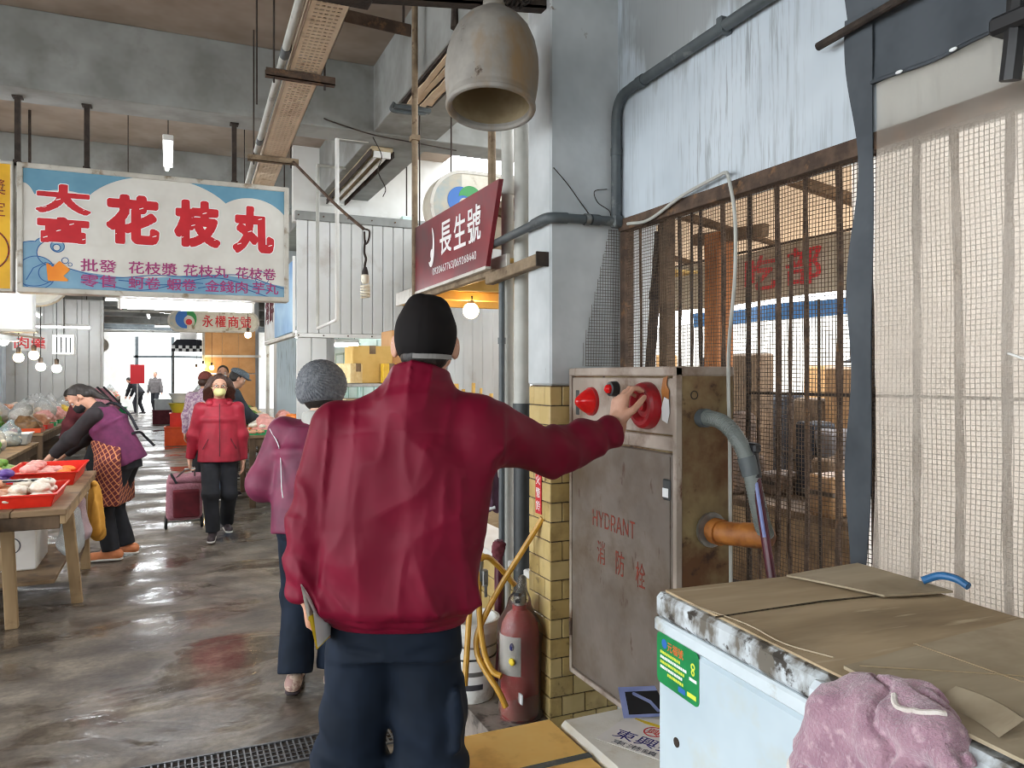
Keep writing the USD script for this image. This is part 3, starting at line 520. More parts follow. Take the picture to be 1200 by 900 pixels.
g = glyph('HYDRANT', .052, latin=True); part('lettering', ext(fit(g, 0, .30, 0, .062), .0008, T(2.62, .985), simp=.001), 'rust_paint', dr, label='faded red word HYDRANT', smooth=False)
for i, ch in enumerate('消防栓'): part('lettering', ext(fit(glyph(ch, .08), 0, .058, 0, .09), .0008, T(2.585 - i * .135, .845 - i * .012), simp=.0012), 'rust_paint', dr, smooth=False)
# strobe cone, pilot lamp, bell
la = part('alarm_lamp', lathe([(0, .062), (.008, .061), (.016, .056), (.034, .034), (.046, .014), (.05, .004), (.05, 0), (0, 0)], (X0 - .012, 2.635, 1.468), 28, (-1, 0, 0)), 'red_lens', c, label='red cone-shaped alarm lamp')
part('lamp_base', lathe([(0, .014), (.055, .012), (.057, 0), (0, 0)], (X0, 2.635, 1.468), 28, (-1, 0, 0)), 'red_plastic', la)
pl = part('pilot_lamp', lathe([(0, .05), (.008, .048), (.016, .04), (.018, .02), (.018, 0), (0, 0)], (X0, 2.455, 1.52), 20, (-1, 0, 0)), 'red_lens', c)
part('lamp_collar', lathe([(.018, .03), (.027, .028), (.029, 0), (0, 0), (0, .02)], (X0, 2.455, 1.52), 20, (-1, 0, 0)), 'black_plastic', pl)
for i in range(3):
    for j in range(4): part('vent_hole', cyl(V(X0 + .001, 2.475 - j * .016, 1.475 - i * .018), V(X0 - .0012, 2.475 - j * .016, 1.475 - i * .018), .005, 8), 'grime_black', c)
be = part('alarm_bell', lathe([(0, .020), (.040, .020), (.046, .030), (.056, .038), (.068, .038), (.078, .030), (.082, .016), (.082, 0), (0, 0)], (X0, 2.245, 1.466), 36, (-1, 0, 0)), 'red_bell', c, label='round red alarm bell')
part('bell_button', lathe([(0, .034), (.016, .033), (.02, .028), (.022, .018), (0, .018)], (X0, 2.245, 1.466), 20, (-1, 0, 0)), 'red_plastic', be)
part('paper_scrap', ext(Polygon([(.0, .0), (.03, -.01), (.042, .025), (.038, .07), (.012, .078), (-.004, .04)]), .001, T(2.155, 1.42)), 'white_tape', c)
lk = part('lock_plate', bx(X0 - .012, X0 - .003, 2.105, 2.145, 1.155, 1.225, .006), 'pvc_dark', dr); part('lock_label', bx(X0 - .014, X0 - .011, 2.11, 2.142, 1.165, 1.195, .001), 'white_tape', lk)
part('rust_patch', ext(Polygon([(0, 0), (.03, .01), (.035, .05), (.02, .07), (.028, .1), (.0, .09), (-.01, .05)]), .0008, T(2.15, 1.47)), 'pipe_orange', c)
part('knockout', trimesh.creation.annulus(.012, .015, .002, sections=24).apply_transform(plane_T(V(1.585, Ya - .0005, 1.505), *FRONT)), 'rust_dark', c)
part('spigot', [cyl(V(1.643, Ya + .02, 1.057), V(1.643, Ya - .02, 1.057), .046, 20), cyl(V(1.643, Ya - .01, 1.057), V(1.643, Ya - .022, 1.057), .058, 20)], 'steel', c)
st = thing('pipe_stub', 'rusty orange pipe stub sticking out of the end of the hydrant cabinet', 'pipe', (1.67, 1.97, 1.02))
part('elbow', tube(spline([(1.643, 2.07, 1.057), (1.643, 2.02, 1.057), (1.655, 1.985, 1.058), (1.675, 1.95, 1.06), (1.70, 1.895, 1.064)]), [.036] * 9 + [.038] * 16 + [.04] * 8, 20), 'pipe_orange', st)
part('end_cap', ball((1.702, 1.889, 1.064), .041, 3, (1, 1, 1)), 'pipe_orange', st)
part('collar', cyl(V(1.643, 2.045, 1.057), V(1.643, 2.012, 1.057), .043, 20), 'pipe_orange', st)
h = thing('flexible_conduit', 'grey flexible conduit curving down from the side of the hydrant cabinet', 'conduit', (1.62, 1.95, 1.1))
hp = spline([(1.615, 2.085, 1.428), (1.612, 2.03, 1.43), (1.612, 1.965, 1.418), (1.622, 1.915, 1.375), (1.638, 1.88, 1.3), (1.654, 1.865, 1.2), (1.672, 1.86, 1.12), (1.70, 1.87, 1.07)], 10)
part('hose', tube(hp, .0245, 14), 'hose_grey', h); part('rings', [tube([hp[i] - (hp[i + 1] - hp[i]) * .12, hp[i] + (hp[i + 1] - hp[i]) * .12], .0262, 12) for i in range(2, len(hp) - 1, 1)], 'hose_grey', h, kind='stuff')
part('gland', [cyl(V(1.615, 2.085, 1.428), V(1.615, 2.05, 1.43), .031, 16)], 'pvc_grey', h); part('sleeve', tube([hp[38], hp[44]], .029, 14), 'pvc_grey', h)
p = thing('mop_pole', 'dark maroon metal mop pole leaning on the wire mesh beside the conduit', 'mop', (1.64, 1.6, 0))
a, b = V(1.655, 1.885, 1.345), V(1.60, 1.52, .02)
part('pole', cyl(a, b, .014, 12), 'maroon_metal', p); q = a + (b - a) * .02
part('cap', [cyl(a + V(0, 0, .004), a + (b - a) * .07, .018, 12), bar(a + V(0, -.03, .0), a + V(0, .03, -.0), .03, .03, .006)], 'black_plastic', p)
part('label_strip', tube([a + (b - a) * .08 + V(-.008, -.006, .002), a + (b - a) * .2 + V(-.008, -.006, .002)], .0065, 8), 'paper_blue', p)
part('mop_head', wob(lathe([(0, .16), (.03, .155), (.05, .12), (.07, .05), (.09, 0), (0, 0)], (1.6, 1.52, .0), 20), .012, 40), 'grey_cloth', p)
# ---------------------------------------------------------------- conduits on the wall and the column
k = thing('wall_conduit', 'thick dark grey conduit rising up the wall corner and bending along the wall', 'conduit', (1.72, 2.6, 2.2))
cp = np.vstack([[(1.722, 2.79, 2.235)], spline([(1.722, 2.79, 2.58), (1.722, 2.785, 2.68), (1.722, 2.745, 2.735), (1.722, 2.66, 2.747)], 6), [(1.722, 1.83, 2.765), (1.722, -.5, 2.80)]])
part('pipe', tube(cp, .021, 14), 'pvc_grey', k)
part('coupling', [cyl(V(1.722, 2.79, 2.50), V(1.722, 2.79, 2.53), .0235, 14)], 'pvc_grey', k); part('coupling', cyl(V(1.722, 2.62, 2.747), V(1.722, 2.58, 2.748), .0245, 14), 'pvc_grey', k)
part('clamp', [bx(1.70, 1.75, 2.085, 2.115, 2.735, 2.79, .004)], 'pvc_grey', k)
k = thing('column_conduit', 'grey conduit running level around the column corner below the jar-shaped lamp', 'conduit', (1.5, 2.8, 2.18))
part('pipe', tube(np.vstack([[(1.735, 2.79, 2.222)], spline([(1.47, 2.795, 2.216), (1.425, 2.798, 2.214), (1.402, 2.83, 2.212), (1.40, 2.90, 2.208)], 6), [(1.40, 3.42, 2.19)]]), .019, 14), 'pvc_grey', k)
part('elbow_sleeve', tube(spline([(1.49, 2.795, 2.217), (1.425, 2.798, 2.214), (1.402, 2.83, 2.212), (1.40, 2.92, 2.208)], 6), .0225, 14), 'pvc_grey', k)
part('coupling', cyl(V(1.60, 2.79, 2.219), V(1.64, 2.79, 2.22), .0225, 14), 'pvc_grey', k); part('junction', [bx(1.70, 1.748, 2.768, 2.812, 2.195, 2.25, .008)], 'pvc_grey', k)
part('strap', [trimesh.creation.annulus(.02, .025, .02, sections=20).apply_transform(plane_T(V(1.58, 2.79, 2.218), V(0, 1, 0), V(0, 0, 1)))], 'steel', k)
k = single('drain_pipe', [cyl(V(1.50, 3.26, .14), V(1.50, 3.26, 1.42), .040, 20), cyl(V(1.50, 3.26, 1.36), V(1.50, 3.26, 1.44), .044, 20)], 'pvc_dark', 'dark lower length of drain pipe standing behind the tiled column', 'pipe')
single('drain_pipe', [cyl(V(1.50, 3.26, 1.42), V(1.50, 3.26, 3.45), .038, 20), cyl(V(1.50, 3.26, 2.75), V(1.50, 3.26, 2.82), .043, 20)], 'pvc_pale', 'pale upper length of drain pipe rising from the dark one behind the column', 'pipe')
single('drain_pipe', [cyl(V(1.50, 3.43, .14), V(1.50, 3.43, 3.45), .030, 20), cyl(V(1.50, 3.43, 2.45), V(1.50, 3.43, 2.52), .034, 20)], 'pvc_pale', 'thinner pale pipe standing next to the drain pipe behind the column', 'pipe')
single('signal_pipe', [cyl(V(1.44, 3.36, .14), V(1.44, 3.36, 2.03), .015, 14), cyl(V(1.44, 3.36, 1.72), V(1.44, 3.36, 1.75), .019, 14)], 'pvc_grey', 'thin grey pipe dropping from the bracket channel to the tiled counter', 'pipe')
k = thing('bracket_channel', 'rust-stained steel channel bracket on the column under the maroon sign', 'bracket', (1.40, 3.1, 2.0))
part('channel', [bar((1.40, 2.845, 2.05), (1.40, 3.42, 2.03), .045, .05, .004)], 'rust_tan', k); part('end_plate', bx(1.37, 1.43, 2.835, 2.845, 2.02, 2.08, .002), 'rust_dark', k)
# loose wires on the column
single('loose_wire', tube(spline([(1.43, 2.80, 2.42), (1.5, 2.808, 2.36), (1.57, 2.808, 2.28), (1.60, 2.80, 2.24)]), .0022, 5), 'grime_black', 'thin dark wire slanting across the column face down to the grey conduit', 'wire')
single('loose_wire', tube(spline([(1.69, 2.812, 2.36), (1.63, 2.812, 2.345), (1.645, 2.812, 2.30), (1.70, 2.812, 2.27), (1.71, 2.812, 2.24)]), .0018, 5), 'grime_black', 'thin looped wire hanging in the corner beside the upright conduit', 'wire')
single('white_cable', tube(spline([(1.735, 2.72, 2.20), (1.725, 2.55, 2.185), (1.722, 2.33, 2.232), (1.72, 2.13, 2.255), (1.718, 2.088, 2.257), (1.71, 2.06, 2.235), (1.712, 2.03, 2.1), (1.712, 2.03, 1.9), (1.712, 2.062, 1.63), (1.712, 2.055, 1.3), (1.712, 2.05, .8)], 8), .0065, 8), 'pvc_pale', 'pale cable looping over the top of the wire mesh and hanging down beside the cabinet', 'cable')
sk = thing('fire_sticker', 'small red fire notice with white characters on the tiled column', 'notice', (1.42, 2.93, 1.03))
part('sheet', bx(1.4225, 1.4255, 2.90, 2.955, .985, 1.16), 'ink_red', sk)
for i, ch in enumerate('火警鈴'): part('lettering', ext(fit(glyph(ch, .045), 0, .04, 0, .042), .0006, plane_T(V(1.4222, 2.948, 1.108 - i * .055), *AISLE), simp=.001), 'ink_white', sk, smooth=False)
# ---------------------------------------------------------------- wire mesh and grille in the wall opening
gr = thing('security_grille', 'rusty bar grille with wire netting closing the wall opening beside the hydrant cabinet', 'grille', (1.78, 1.2, .62))
part('top_rail', wob(trimesh.creation.box([.05, 3.2, .05]).subdivide().subdivide().subdivide().subdivide().apply_translation([1.765, 1.2, 2.205]), .006, 30), 'rust', gr)
part('bottom_rail', bx(1.75, 1.79, -.4, 2.8, .62, .66, .004), 'rust', gr)
part('mid_rail', tube([(1.785, -.4, 1.515), (1.785, .9, 1.516), (1.785, 2.05, 1.512)], .0055, 6), 'rust_dark', gr)
part('frame_post', wob(bx(1.755, 1.80, 2.775, 2.81, .62, 2.2), .003, 30), 'rust', gr)
bars = [(2.696, .008, 0), (2.43, .009, .006), (2.361, .007, -.012), (2.299, .010, .008), (2.174, .010, .01), (2.046, .011, 0), (1.996, .007, -.3), (1.909, .011, .0), (1.856, .008, -.25), (1.788, .010, 0), (1.737, .006, -.4), (1.662, .012, .0), (1.545, .011, .012), (1.41, .013, -.008), (1.29, .013, .01), (1.167, .013, 0), (1.05, .012, 0), (.93, .012, 0), (.80, .012, 0), (.66, .012, 0), (.52, .012, 0), (.36, .012, 0), (.2, .012, 0), (.02, .012, 0), (-.2, .012, 0)]
for y, r, s in bars:
    top = 2.2 + (s if s < -.1 else 0); n = 14; z = np.linspace(.62, top, n); ph = rng.uniform(0, 6)
    part('grille_bar', tube(np.stack([np.full(n, 1.785) + .002 * np.sin(z * 9 + ph), y + (s if abs(s) < .1 else 0) * (z - 1.4) + .004 * np.sin(z * 5 + ph), z], 1), r * .8 * (1 + .14 * np.sin(z * 31 + ph)), 7), 'rust_dark' if rng.random() < .6 else 'rust', gr)
part('timber_post', wob(bar((1.80, 2.53, .62), (1.80, 2.535, 2.19), .05, .04), .004, 18), 'wood_dark', gr)
part('timber_slat', wob(bar((1.80, 2.66, 1.58), (1.80, 2.585, 2.15), .034, .02), .004, 22), 'rust_dark', gr); part('timber_slat', bar((1.795, 2.63, 1.88), (1.795, 2.54, 2.16), .03, .015), 'rust_dark', gr)
def net(y0, y1, z0, z1, xf, pitch=.0128, r=.00125, amp=.004, keep=None):
    out = []
    def run(P):
        out.append(tube(P, r, 3, cap=False))
    for y in np.arange(y0, y1, pitch):
        z = np.linspace(z0, z1, 18); P = np.stack([xf(y, z), y + amp * np.sin(z * 4 + y * 3) + .002 * np.sin(z * 13 + y * 5), z], 1)
        if keep is not None:
            k = keep(P)
            if k.sum() < 3: continue
            P = P[k]
        run(P)
    for z in np.arange(z0, z1, pitch):
        y = np.linspace(y0, y1, max(6, int((y1 - y0) / .1))); P = np.stack([xf(y, np.full_like(y, z)), y, z + amp * np.sin(y * 5 + z * 2) + .002 * np.sin(y * 15 + z * 3)], 1)
        if keep is not None:
            k = keep(P)
            if k.sum() < 3: continue
            P = P[k]
        run(P)
    return out
part('wire_netting', net(-.1, 2.76, .63, 2.2, lambda y, z: 1.762 + .006 * np.sin(y * 4 + z * 3) + 0 * z), 'wire', gr, kind='stuff', smooth=True)
def flap(y0, y1, z0, z1):
    out = []
    for x in np.arange(1.585, 1.752, .0128):
        zz = np.linspace(1.61, 2.19 - max(0, (1.70 - x)) * 4.2, 12)
        if zz[-1] > 1.64: out.append(tube(np.stack([np.full(12, x) + (2.2 - zz) * -.02, np.full(12, 2.812), zz], 1), .0011, 3, cap=False))
    for z in np.arange(1.61, 2.19, .0128):
        xl = max(1.585, 1.70 - (2.19 - z) / 4.2); out.append(tube([(xl, 2.811, z), ((xl + 1.752) / 2, 2.808, z), (1.752, 2.811, z)], .0011, 3, cap=False))
    return out
part('loose_netting', flap(0, 0, 0, 0), 'wire', gr, kind='stuff', smooth=True)
# ---------------------------------------------------------------- weather curtain in front of the netting
cu = thing('weather_curtain', 'milky plastic weather curtain with dark tarpaulin edging hung over the netting above the freezer', 'curtain', (1.69, .5, .95))
def sheet(ys, zs, xf, th=.0015):
    Yg, Zg = np.meshgrid(ys, zs, indexing='ij'); A = np.stack([xf(Yg, Zg), Yg, Zg], -1); n, m = Yg.shape
    idx = np.arange(n * m).reshape(n, m); q = np.stack([idx[:-1, :-1], idx[1:, :-1], idx[1:, 1:], idx[:-1, 1:]], -1).reshape(-1, 4)
    f = np.vstack([q[:, [0, 1, 2]], q[:, [0, 2, 3]]]); v = A.reshape(-1, 3)
    if th:
        B = v + [th, 0, 0]; e = np.concatenate([idx[0], idx[1:, -1], idx[-1, -2::-1], idx[-2:0:-1, 0]]); e2 = np.roll(e, -1); N = n * m
        f = np.vstack([f, f[:, ::-1] + N, np.stack([e, e2 + N, e2], 1), np.stack([e, e + N, e2 + N], 1)]); v = np.vstack([v, B])
    m = trimesh.Trimesh(v, f, process=False); m.fix_normals(); return m
xw = lambda y, z: 1.727 + .007 * np.sin(y * 11 + z * 2) + .005 * np.sin(z * 7 + y * 3) + .004 * np.sin(y * 25)
part('film', sheet(np.linspace(-.1, 1.49, 60), np.linspace(.82, 2.372, 50), xw, 0), 'curtain_film', cu, smooth=True)
def edge_y(z): return 1.575 + .012 * np.sin(z * 5.2) + .03 * np.clip(1.6 - z, 0, 1) + .012 * np.sin(z * 11)
zz = np.linspace(.80, 2.56, 60); v = []
for z in zz: v += [(xw(edge_y(z), z) - .002, edge_y(z), z), (xw(1.495, z) - .004, 1.497 + .004 * np.sin(z * 9) + .022 * np.clip(1.6 - z, 0, 1), z)]
f = np.array([[2 * i, 2 * i + 1, 2 * i + 3, 2 * i + 2] for i in range(59)])
em = tm((np.array(v), f)); e2 = em.copy(); e2.vertices = e2.vertices + [.003, 0, 0]; e2.invert(); part('side_edging', [em, e2], 'tarp_dark', cu, smooth=True)
part('top_edging', sheet(np.linspace(-.1, 1.575, 50), np.linspace(2.355, 2.72, 14), lambda y, z: xw(y, z) - .006 - .012 * np.sin(y * 5 + z * 9) - .05 * np.clip(z - 2.5, 0, 1)), 'tarp_dark', cu, smooth=True)
part('hem_seam', tube(np.stack([xw(np.linspace(-.1, 1.50, 40), 2.358) - .008, np.linspace(-.1, 1.50, 40), 2.357 + .004 * np.sin(np.linspace(0, 20, 40))], 1), .006, 6), 'tarp_dark', cu)
for y in (1.40, 1.25, 1.12, .98): part('stitch_tear', ball((1.71, y, 2.35), .008, 1, (.5, 1.4, .6)), 'white_tape', cu)
part('hang_rod', tube([(1.70, 1.66, 2.515), (1.70, -.1, 2.60)], .012, 10), 'rust_dark', cu)
part('fold_crease', tube(spline([(1.712, 1.12, 1.62), (1.711, 1.06, 1.60), (1.711, .98, 1.585), (1.712, .86, 1.59)]), .003, 6), 'white_plastic', cu)
ru = thing('rubber_strap', 'black rubber strap hanging at the upper right over the weather curtain', 'strap', (1.62, 1.07, 2.2))
part('strap', tube(spline([(1.64, 1.05, 2.62), (1.64, 1.05, 2.4), (1.635, 1.055, 2.28), (1.64, 1.068, 2.2)]), .021, 8), 'black_plastic', ru)
part('clamp', bx(1.61, 1.66, .98, 1.10, 2.30, 2.34, .008), 'black_plastic', ru)
# ---------------------------------------------------------------- chest freezer and what lies on it
fz = thing('chest_freezer', 'white chest freezer with a dirty lid and green sticker in front of the curtain', 'freezer', (1.38, .8, 0))
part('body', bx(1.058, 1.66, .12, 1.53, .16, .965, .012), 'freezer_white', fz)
part('top_rim', [bx(1.052, 1.068, .12, 1.536, .965, .998, .005), bx(1.052, 1.668, 1.522, 1.536, .965, .998, .005), bx(1.066, 1.668, .12, 1.53, .965, .985)], 'freezer_trim', fz)
part('gasket', bx(1.066, 1.655, .125, 1.522, .985, 1.0), 'grime_black', fz)
ld = part('lid', bx(1.054, 1.668, .12, 1.535, .998, 1.056, .010), 'lid_side', fz)
part('handle', bx(1.028, 1.06, .80, 1.0, .985, 1.05, .012), 'freezer_trim', ld)
part('drain_plug', cyl(V(1.06, 1.445, .735), V(1.056, 1.445, .735), .011, 16), 'grime_black', fz)
for x in (1.1, 1.6):
    for y in (.2, 1.45): part('foot', bx(x - .04, x + .04, y - .04, y + .04, 0, .165, .004), 'wood_dark', fz)
sk = part('sticker', ext(sbox(0, 0, .172, .118).buffer(-.014).buffer(.014), .0012, plane_T(V(1.0575, 1.528, .847), *AISLE)), 'sticker_green', fz, label='green sticker with lines of small print')
def stick(shape, mat, lift=.0013): part('print', ext(shape, .0005, plane_T(V(1.0575 - lift, 1.528, .847), *AISLE)), mat, sk, smooth=False)
stick(Point(.033, .096).buffer(.011), 'ink_blue'); stick(fit(glyph('元福號', .018), .046, .112, .084, .106), 'ink_orange')
for i, (ca, wd) in enumerate((('ink_lime', .09), ('ink_white', .112), ('ink_lime', .108), ('ink_white', .10), ('ink_lime', .075))):
    stick(union_all([sbox(.016 + k * .0085 + (i > 3) * .03, .071 - i * .0115, .016 + k * .0085 + .0065 + (i > 3) * .03, .0775 - i * .0115) for k in range(int(wd / .0085))]), ca)
stick(Point(.15, .083).buffer(.008).difference(Point(.15, .083).buffer(.004)).union(Point(.15, .07).buffer(.007).difference(Point(.15, .07).buffer(.003))), 'ink_lime'); stick(sbox(.136, .05, .164, .057), 'ink_white'); stick(sbox(.128, .012, .162, .022), 'ink_lime'); stick(sbox(.092, .008, .12, .02), 'ink_blue')
def board(name, poly, z, th, mat, label, tilt=None):
    t = thing(name, label, 'cardboard', (*np.mean(poly, 0), z))
    P = Polygon(poly); m = ext(P, th, simp=0)
    m = m.subdivide_to_size(.05) if hasattr(m, 'subdivide_to_size') else m
    v = np.array(m.vertices); v[:, 2] += z + .004 * (meshkit.fbm(v * [7, 7, 0] + 20, 2) - .5) + (0 if tilt is None else tilt(v)); m.vertices = v
    part('sheet', m, mat, t, smooth=25); return t
b1 = board('cardboard_sheet', [(1.074, 1.518), (1.66, 1.525), (1.66, 1.0), (1.074, .93)], 1.055, .006, 'cardboard', 'brown cardboard sheet covering the freezer lid at its far end')
part('crease', tube([(1.06, 1.30, 1.0625), (1.35, 1.31, 1.0635), (1.655, 1.29, 1.0625)], .0022, 5), 'cardboard_edge', b1)
part('torn_edge', tube(spline([(1.062, 1.40, 1.0625), (1.09, 1.24, 1.0635), (1.085, 1.12, 1.0635), (1.12, 1.03, 1.063)]), .0016, 5), 'cardboard_grey', b1)
b2 = board('cardboard_sheet', [(1.10, .985), (1.66, 1.06), (1.66, .14), (1.07, .14), (1.075, .78)], 1.062, .006, 'cardboard_grey', 'greyish cardboard sheet on the freezer lid nearest the pink towel')
part('curled_corner', sheet(np.linspace(.70, .82, 8), np.linspace(1.068, 1.085, 4), lambda y, z: 1.10 + (z - 1.068) * 3 + .02 * np.sin((y - .7) * 20)), 'cardboard_grey', b2, smooth=True)
for q_ in (((1.12, .97, 1.0695), (1.4, .80, 1.0695), (1.62, .62, 1.0695)), ((1.10, .62, 1.0695), (1.35, .60, 1.0695), (1.64, .63, 1.0695)), ((1.30, 1.02, 1.0695), (1.32, .7, 1.0695), (1.31, .3, 1.0695))): part('crease', tube(spline(q_), .0013, 5), 'cardboard', b2)
b3 = board('cardboard_sheet', [(1.42, 1.51), (1.66, 1.52), (1.665, 1.24), (1.50, 1.28)], 1.064, .005, 'cardboard_grey', 'small cardboard flap lifted at the back corner of the freezer', tilt=lambda v: .006 * np.clip((v[:, 0] - 1.42) / .25, 0, 1))
single('blue_rope', tube(spline([(1.63, 1.27, 1.083), (1.655, 1.245, 1.098), (1.665, 1.21, 1.098), (1.665, 1.18, 1.088)]), .009, 10), 'blue_plastic', 'bit of blue plastic strap on the back edge of the freezer', 'strap')
# towel: a crumpled heap over the freezer edge
E = np.eye(3); t = thing('towel', 'crumpled fluffy pink towel draped over the front edge of the freezer', 'towel', (1.08, .86, .95))
tp = [('c', V(1.075, .975, 1.06), V(1.03, .985, 1.035), .038, .042), ('c', V(1.03, .985, 1.03), V(1.02, 1.005, .93), .040, .046), ('c', V(1.02, 1.0, .93), V(1.016, 1.0, .86), .046, .05), ('c', V(1.018, 1.03, .90), V(1.014, 1.045, .87), .03, .03), ('c', V(1.02, .96, .98), V(1.015, .945, .84), .035, .05),
      ('c', V(1.085, .94, 1.07), V(1.10, .88, 1.075), .040, .042), ('c', V(1.10, .87, 1.075), V(1.06, .80, 1.068), .042, .040), ('c', V(1.06, .80, 1.065), V(1.035, .745, 1.05), .038, .028), ('c', V(1.05, .93, 1.06), V(1.045, .82, 1.05), .036, .038), ('c', V(1.035, .89, 1.03), V(1.025, .80, .95), .040, .045), ('c', V(1.025, .83, .99), V(1.018, .77, .96), .036, .03), ('c', V(1.03, .94, 1.02), V(1.022, .90, .92), .034, .04)]
tw_ = sdf(tp, .0042, .020, disp=lambda P: .009 * (meshkit.fbm(P * 55, 4, 3) - .5) - .011 * np.clip(1 - np.abs(2 * meshkit.noise(P * V(20, 14, 9) + 7, 4) - 1) * 6, 0, 1) + .006 * (meshkit.noise(P * 24, 9) - .5), lap=1); tw_.vertices = (np.array(tw_.vertices) - V(1.03, .9, 1.03)) * V(1, .92, .84) + V(1.03, .855, 1.02); part('cloth', tw_, 'towel', t, smooth=True)
part('hem', tube(snap(tw_, spline([(1.0, 1.01, .93), (.98, .98, .90), (.97, .94, .86), (.965, .90, .83)]), -.001), .006, 7), 'towel_hem', t); part('hem', tube(snap(tw_, spline([(1.045, .84, 1.10), (1.035, .81, 1.09), (1.035, .775, 1.09), (1.06, .745, 1.10)]), -.001), .005, 7), 'towel_hem', t)
for q_ in (fz, b1, b2, b3, t): spin(q_, -3.5, (1.055, 1.533))
# ---------------------------------------------------------------- boxes between the man and the freezer
yb = thing('yellow_box', 'flat box with a yellow-orange top on the floor between the man and the foam box', 'box', (1.0, 2.15, 0))
part('body', bx(.80, 1.16, 1.70, 2.30, .0, .39, .01), 'foam_side', yb)
part('top', [bx(.795, 1.165, 2.035, 2.305, .39, .42, .008), bx(.795, 1.165, 1.695, 2.03, .39, .418, .008)], 'yellow_board', yb)
part('tape', bx(.795, 1.165, 2.02, 2.045, .417, .422, .001), 'pvc_grey', yb)
fb = thing('foam_box', 'white foam box with a stained lid and papers on it beside the freezer', 'foam box', (1.25, 2.05, 0))
rot = trimesh.transformations.rotation_matrix(math.radians(0), [0, 0, 1])
part('body', bx(1.19, 1.50, 1.62, 2.24, 0, .37, .015), 'foam_side', fb); part('lid', bx(1.175, 1.505, 1.60, 2.26, .365, .432, .014), 'styrofoam', fb)
def on_paper(o, ang): x = V(math.cos(ang), math.sin(ang), 0); return plane_T(o, x, V(-x[1], x[0], 0))
fl = thing('flyer', 'white flyer with purple and red characters lying on the foam box', 'paper', (1.36, 1.95, .433))
TP = lambda dz=0: on_paper(V(1.215, 2.09, .4335 + dz), math.radians(-62))
part('sheet', ext(sbox(0, 0, .34, .24), .0012, TP()), 'paper_white', fl)
part('lettering', ext(fit(glyph('東興男用', .05), .03, .32, .045, .105), .0005, TP(.0012)), 'ink_navy', fl, smooth=False); part('lettering', ext(fit(glyph('東港鎮', .03), .05, .2, .008, .034), .0005, TP(.0012)), 'ink_grey', fl, smooth=False)
part('seal', ext(Point(.125, .15).buffer(.034).difference(Point(.125, .15).buffer(.029)).union(fit(glyph('興', .03), .103, .147, .13, .17)), .0005, TP(.0012)), 'ink_red', fl, smooth=False)
part('print_band', ext(union_all([sbox(.03 + i * .012, .195 - i * .003, .2 + i * .02, .2 - i * .003 + .003) for i in range(4)]), .0005, TP(.0012)), 'ink_yellow', fl, smooth=False)
ct = thing('picture_card', 'blue-edged card with a dark picture leaning on the foam box against the freezer', 'card', (1.40, 2.15, .44))
q = plane_T(V(1.365, 2.165, .4395), nrm(V(.914, -.30, .0)), nrm(V(.30, .62, .60) - V(.914, -.30, 0) * (.30 * .914 - .62 * .30) / (.914 ** 2 + .09)))
part('sheet', ext(sbox(0, 0, .2, .105), .002, q), 'paper_blue', ct); q2 = q.copy(); q2[:3, 3] += q[:3, 2] * .0021
part('picture', ext(sbox(.02, .010, .19, .088).difference(LineString([(.05, .08), (.1, .05), (.12, .02)]).buffer(.006)), .0006, q2), 'ink_black', ct)
# ---------------------------------------------------------------- the big shop sign across the aisle
SY = 6.0; W_, H_ = 1.748, .862
s = thing('shop_sign', 'wide hanging shop sign with fat red characters, white clouds and blue waves', 'shop sign', (-.06, SY, 2.125))
part('panel', bx(-.93, .812, SY, SY + .11, 2.13, 2.985), 'alu_frame', s)
fr = .03
part('sign_frame', [bx(-.934, .816, SY - .014, SY + .115, 2.955, 2.99, .005), bx(-.934, .816, SY - .014, SY + .115, 2.124, 2.16, .005), bx(-.934, -.90, SY - .0135, SY + .114, 2.13, 2.985, .005), bx(.782, .816, SY - .0135, SY + .114, 2.13, 2.985, .005)], 'alu_frame', s)
ox, oz, w, h = -.90, 2.16, 1.682, .795
def put(shape, mat, lift, nm='print', par=s, lab=None): return part(nm, ext(shape, .0008, plane_T(V(ox, SY - lift, oz), *FRONT)), mat, par, smooth=False, label=lab)
R = sbox(0, 0, w, h)
put(R, 'sign_cream', .0008, 'cloud_print')
cl = union_all([affinity.scale(Point(w * u, h * v).buffer(1, 32), rx, rz) for u, v, rx, rz in ((.14, .60, .27, .19), (.5, .60, .52, .34), (.86, .56, .30, .28), (1.0, .45, .17, .26), (.0, .5, .1, .3))])
sk_ = R.difference(cl).intersection(sbox(0, h * .45, w, h))
for g_ in getattr(sk_, 'geoms', [sk_]): put(g_, 'sign_blue', .0018, 'sky_print')
u = np.linspace(0, 1, 60); wv = .155 + .035 * np.sin(u * 9 + 1.2) - .05 * (u - .45) ** 2 * 2
wave = Polygon([(0, 0)] + [(w * a, h * b) for a, b in zip(u, wv)] + [(w, 0)])
curl = Point(.06, h * .2).buffer(.15).union(Point(.13, .27).buffer(.07)).difference(Point(.165, .235).buffer(.085)).union(Point(.20, .285).buffer(.04)).difference(Point(.195, .275).buffer(.022)).intersection(R)
curl2 = Point(.08, .10).buffer(.11).difference(Point(.15, .10).buffer(.06)).intersection(R)
put(wave.union(curl).union(curl2), 'wave_blue', .0018, 'wave_print')
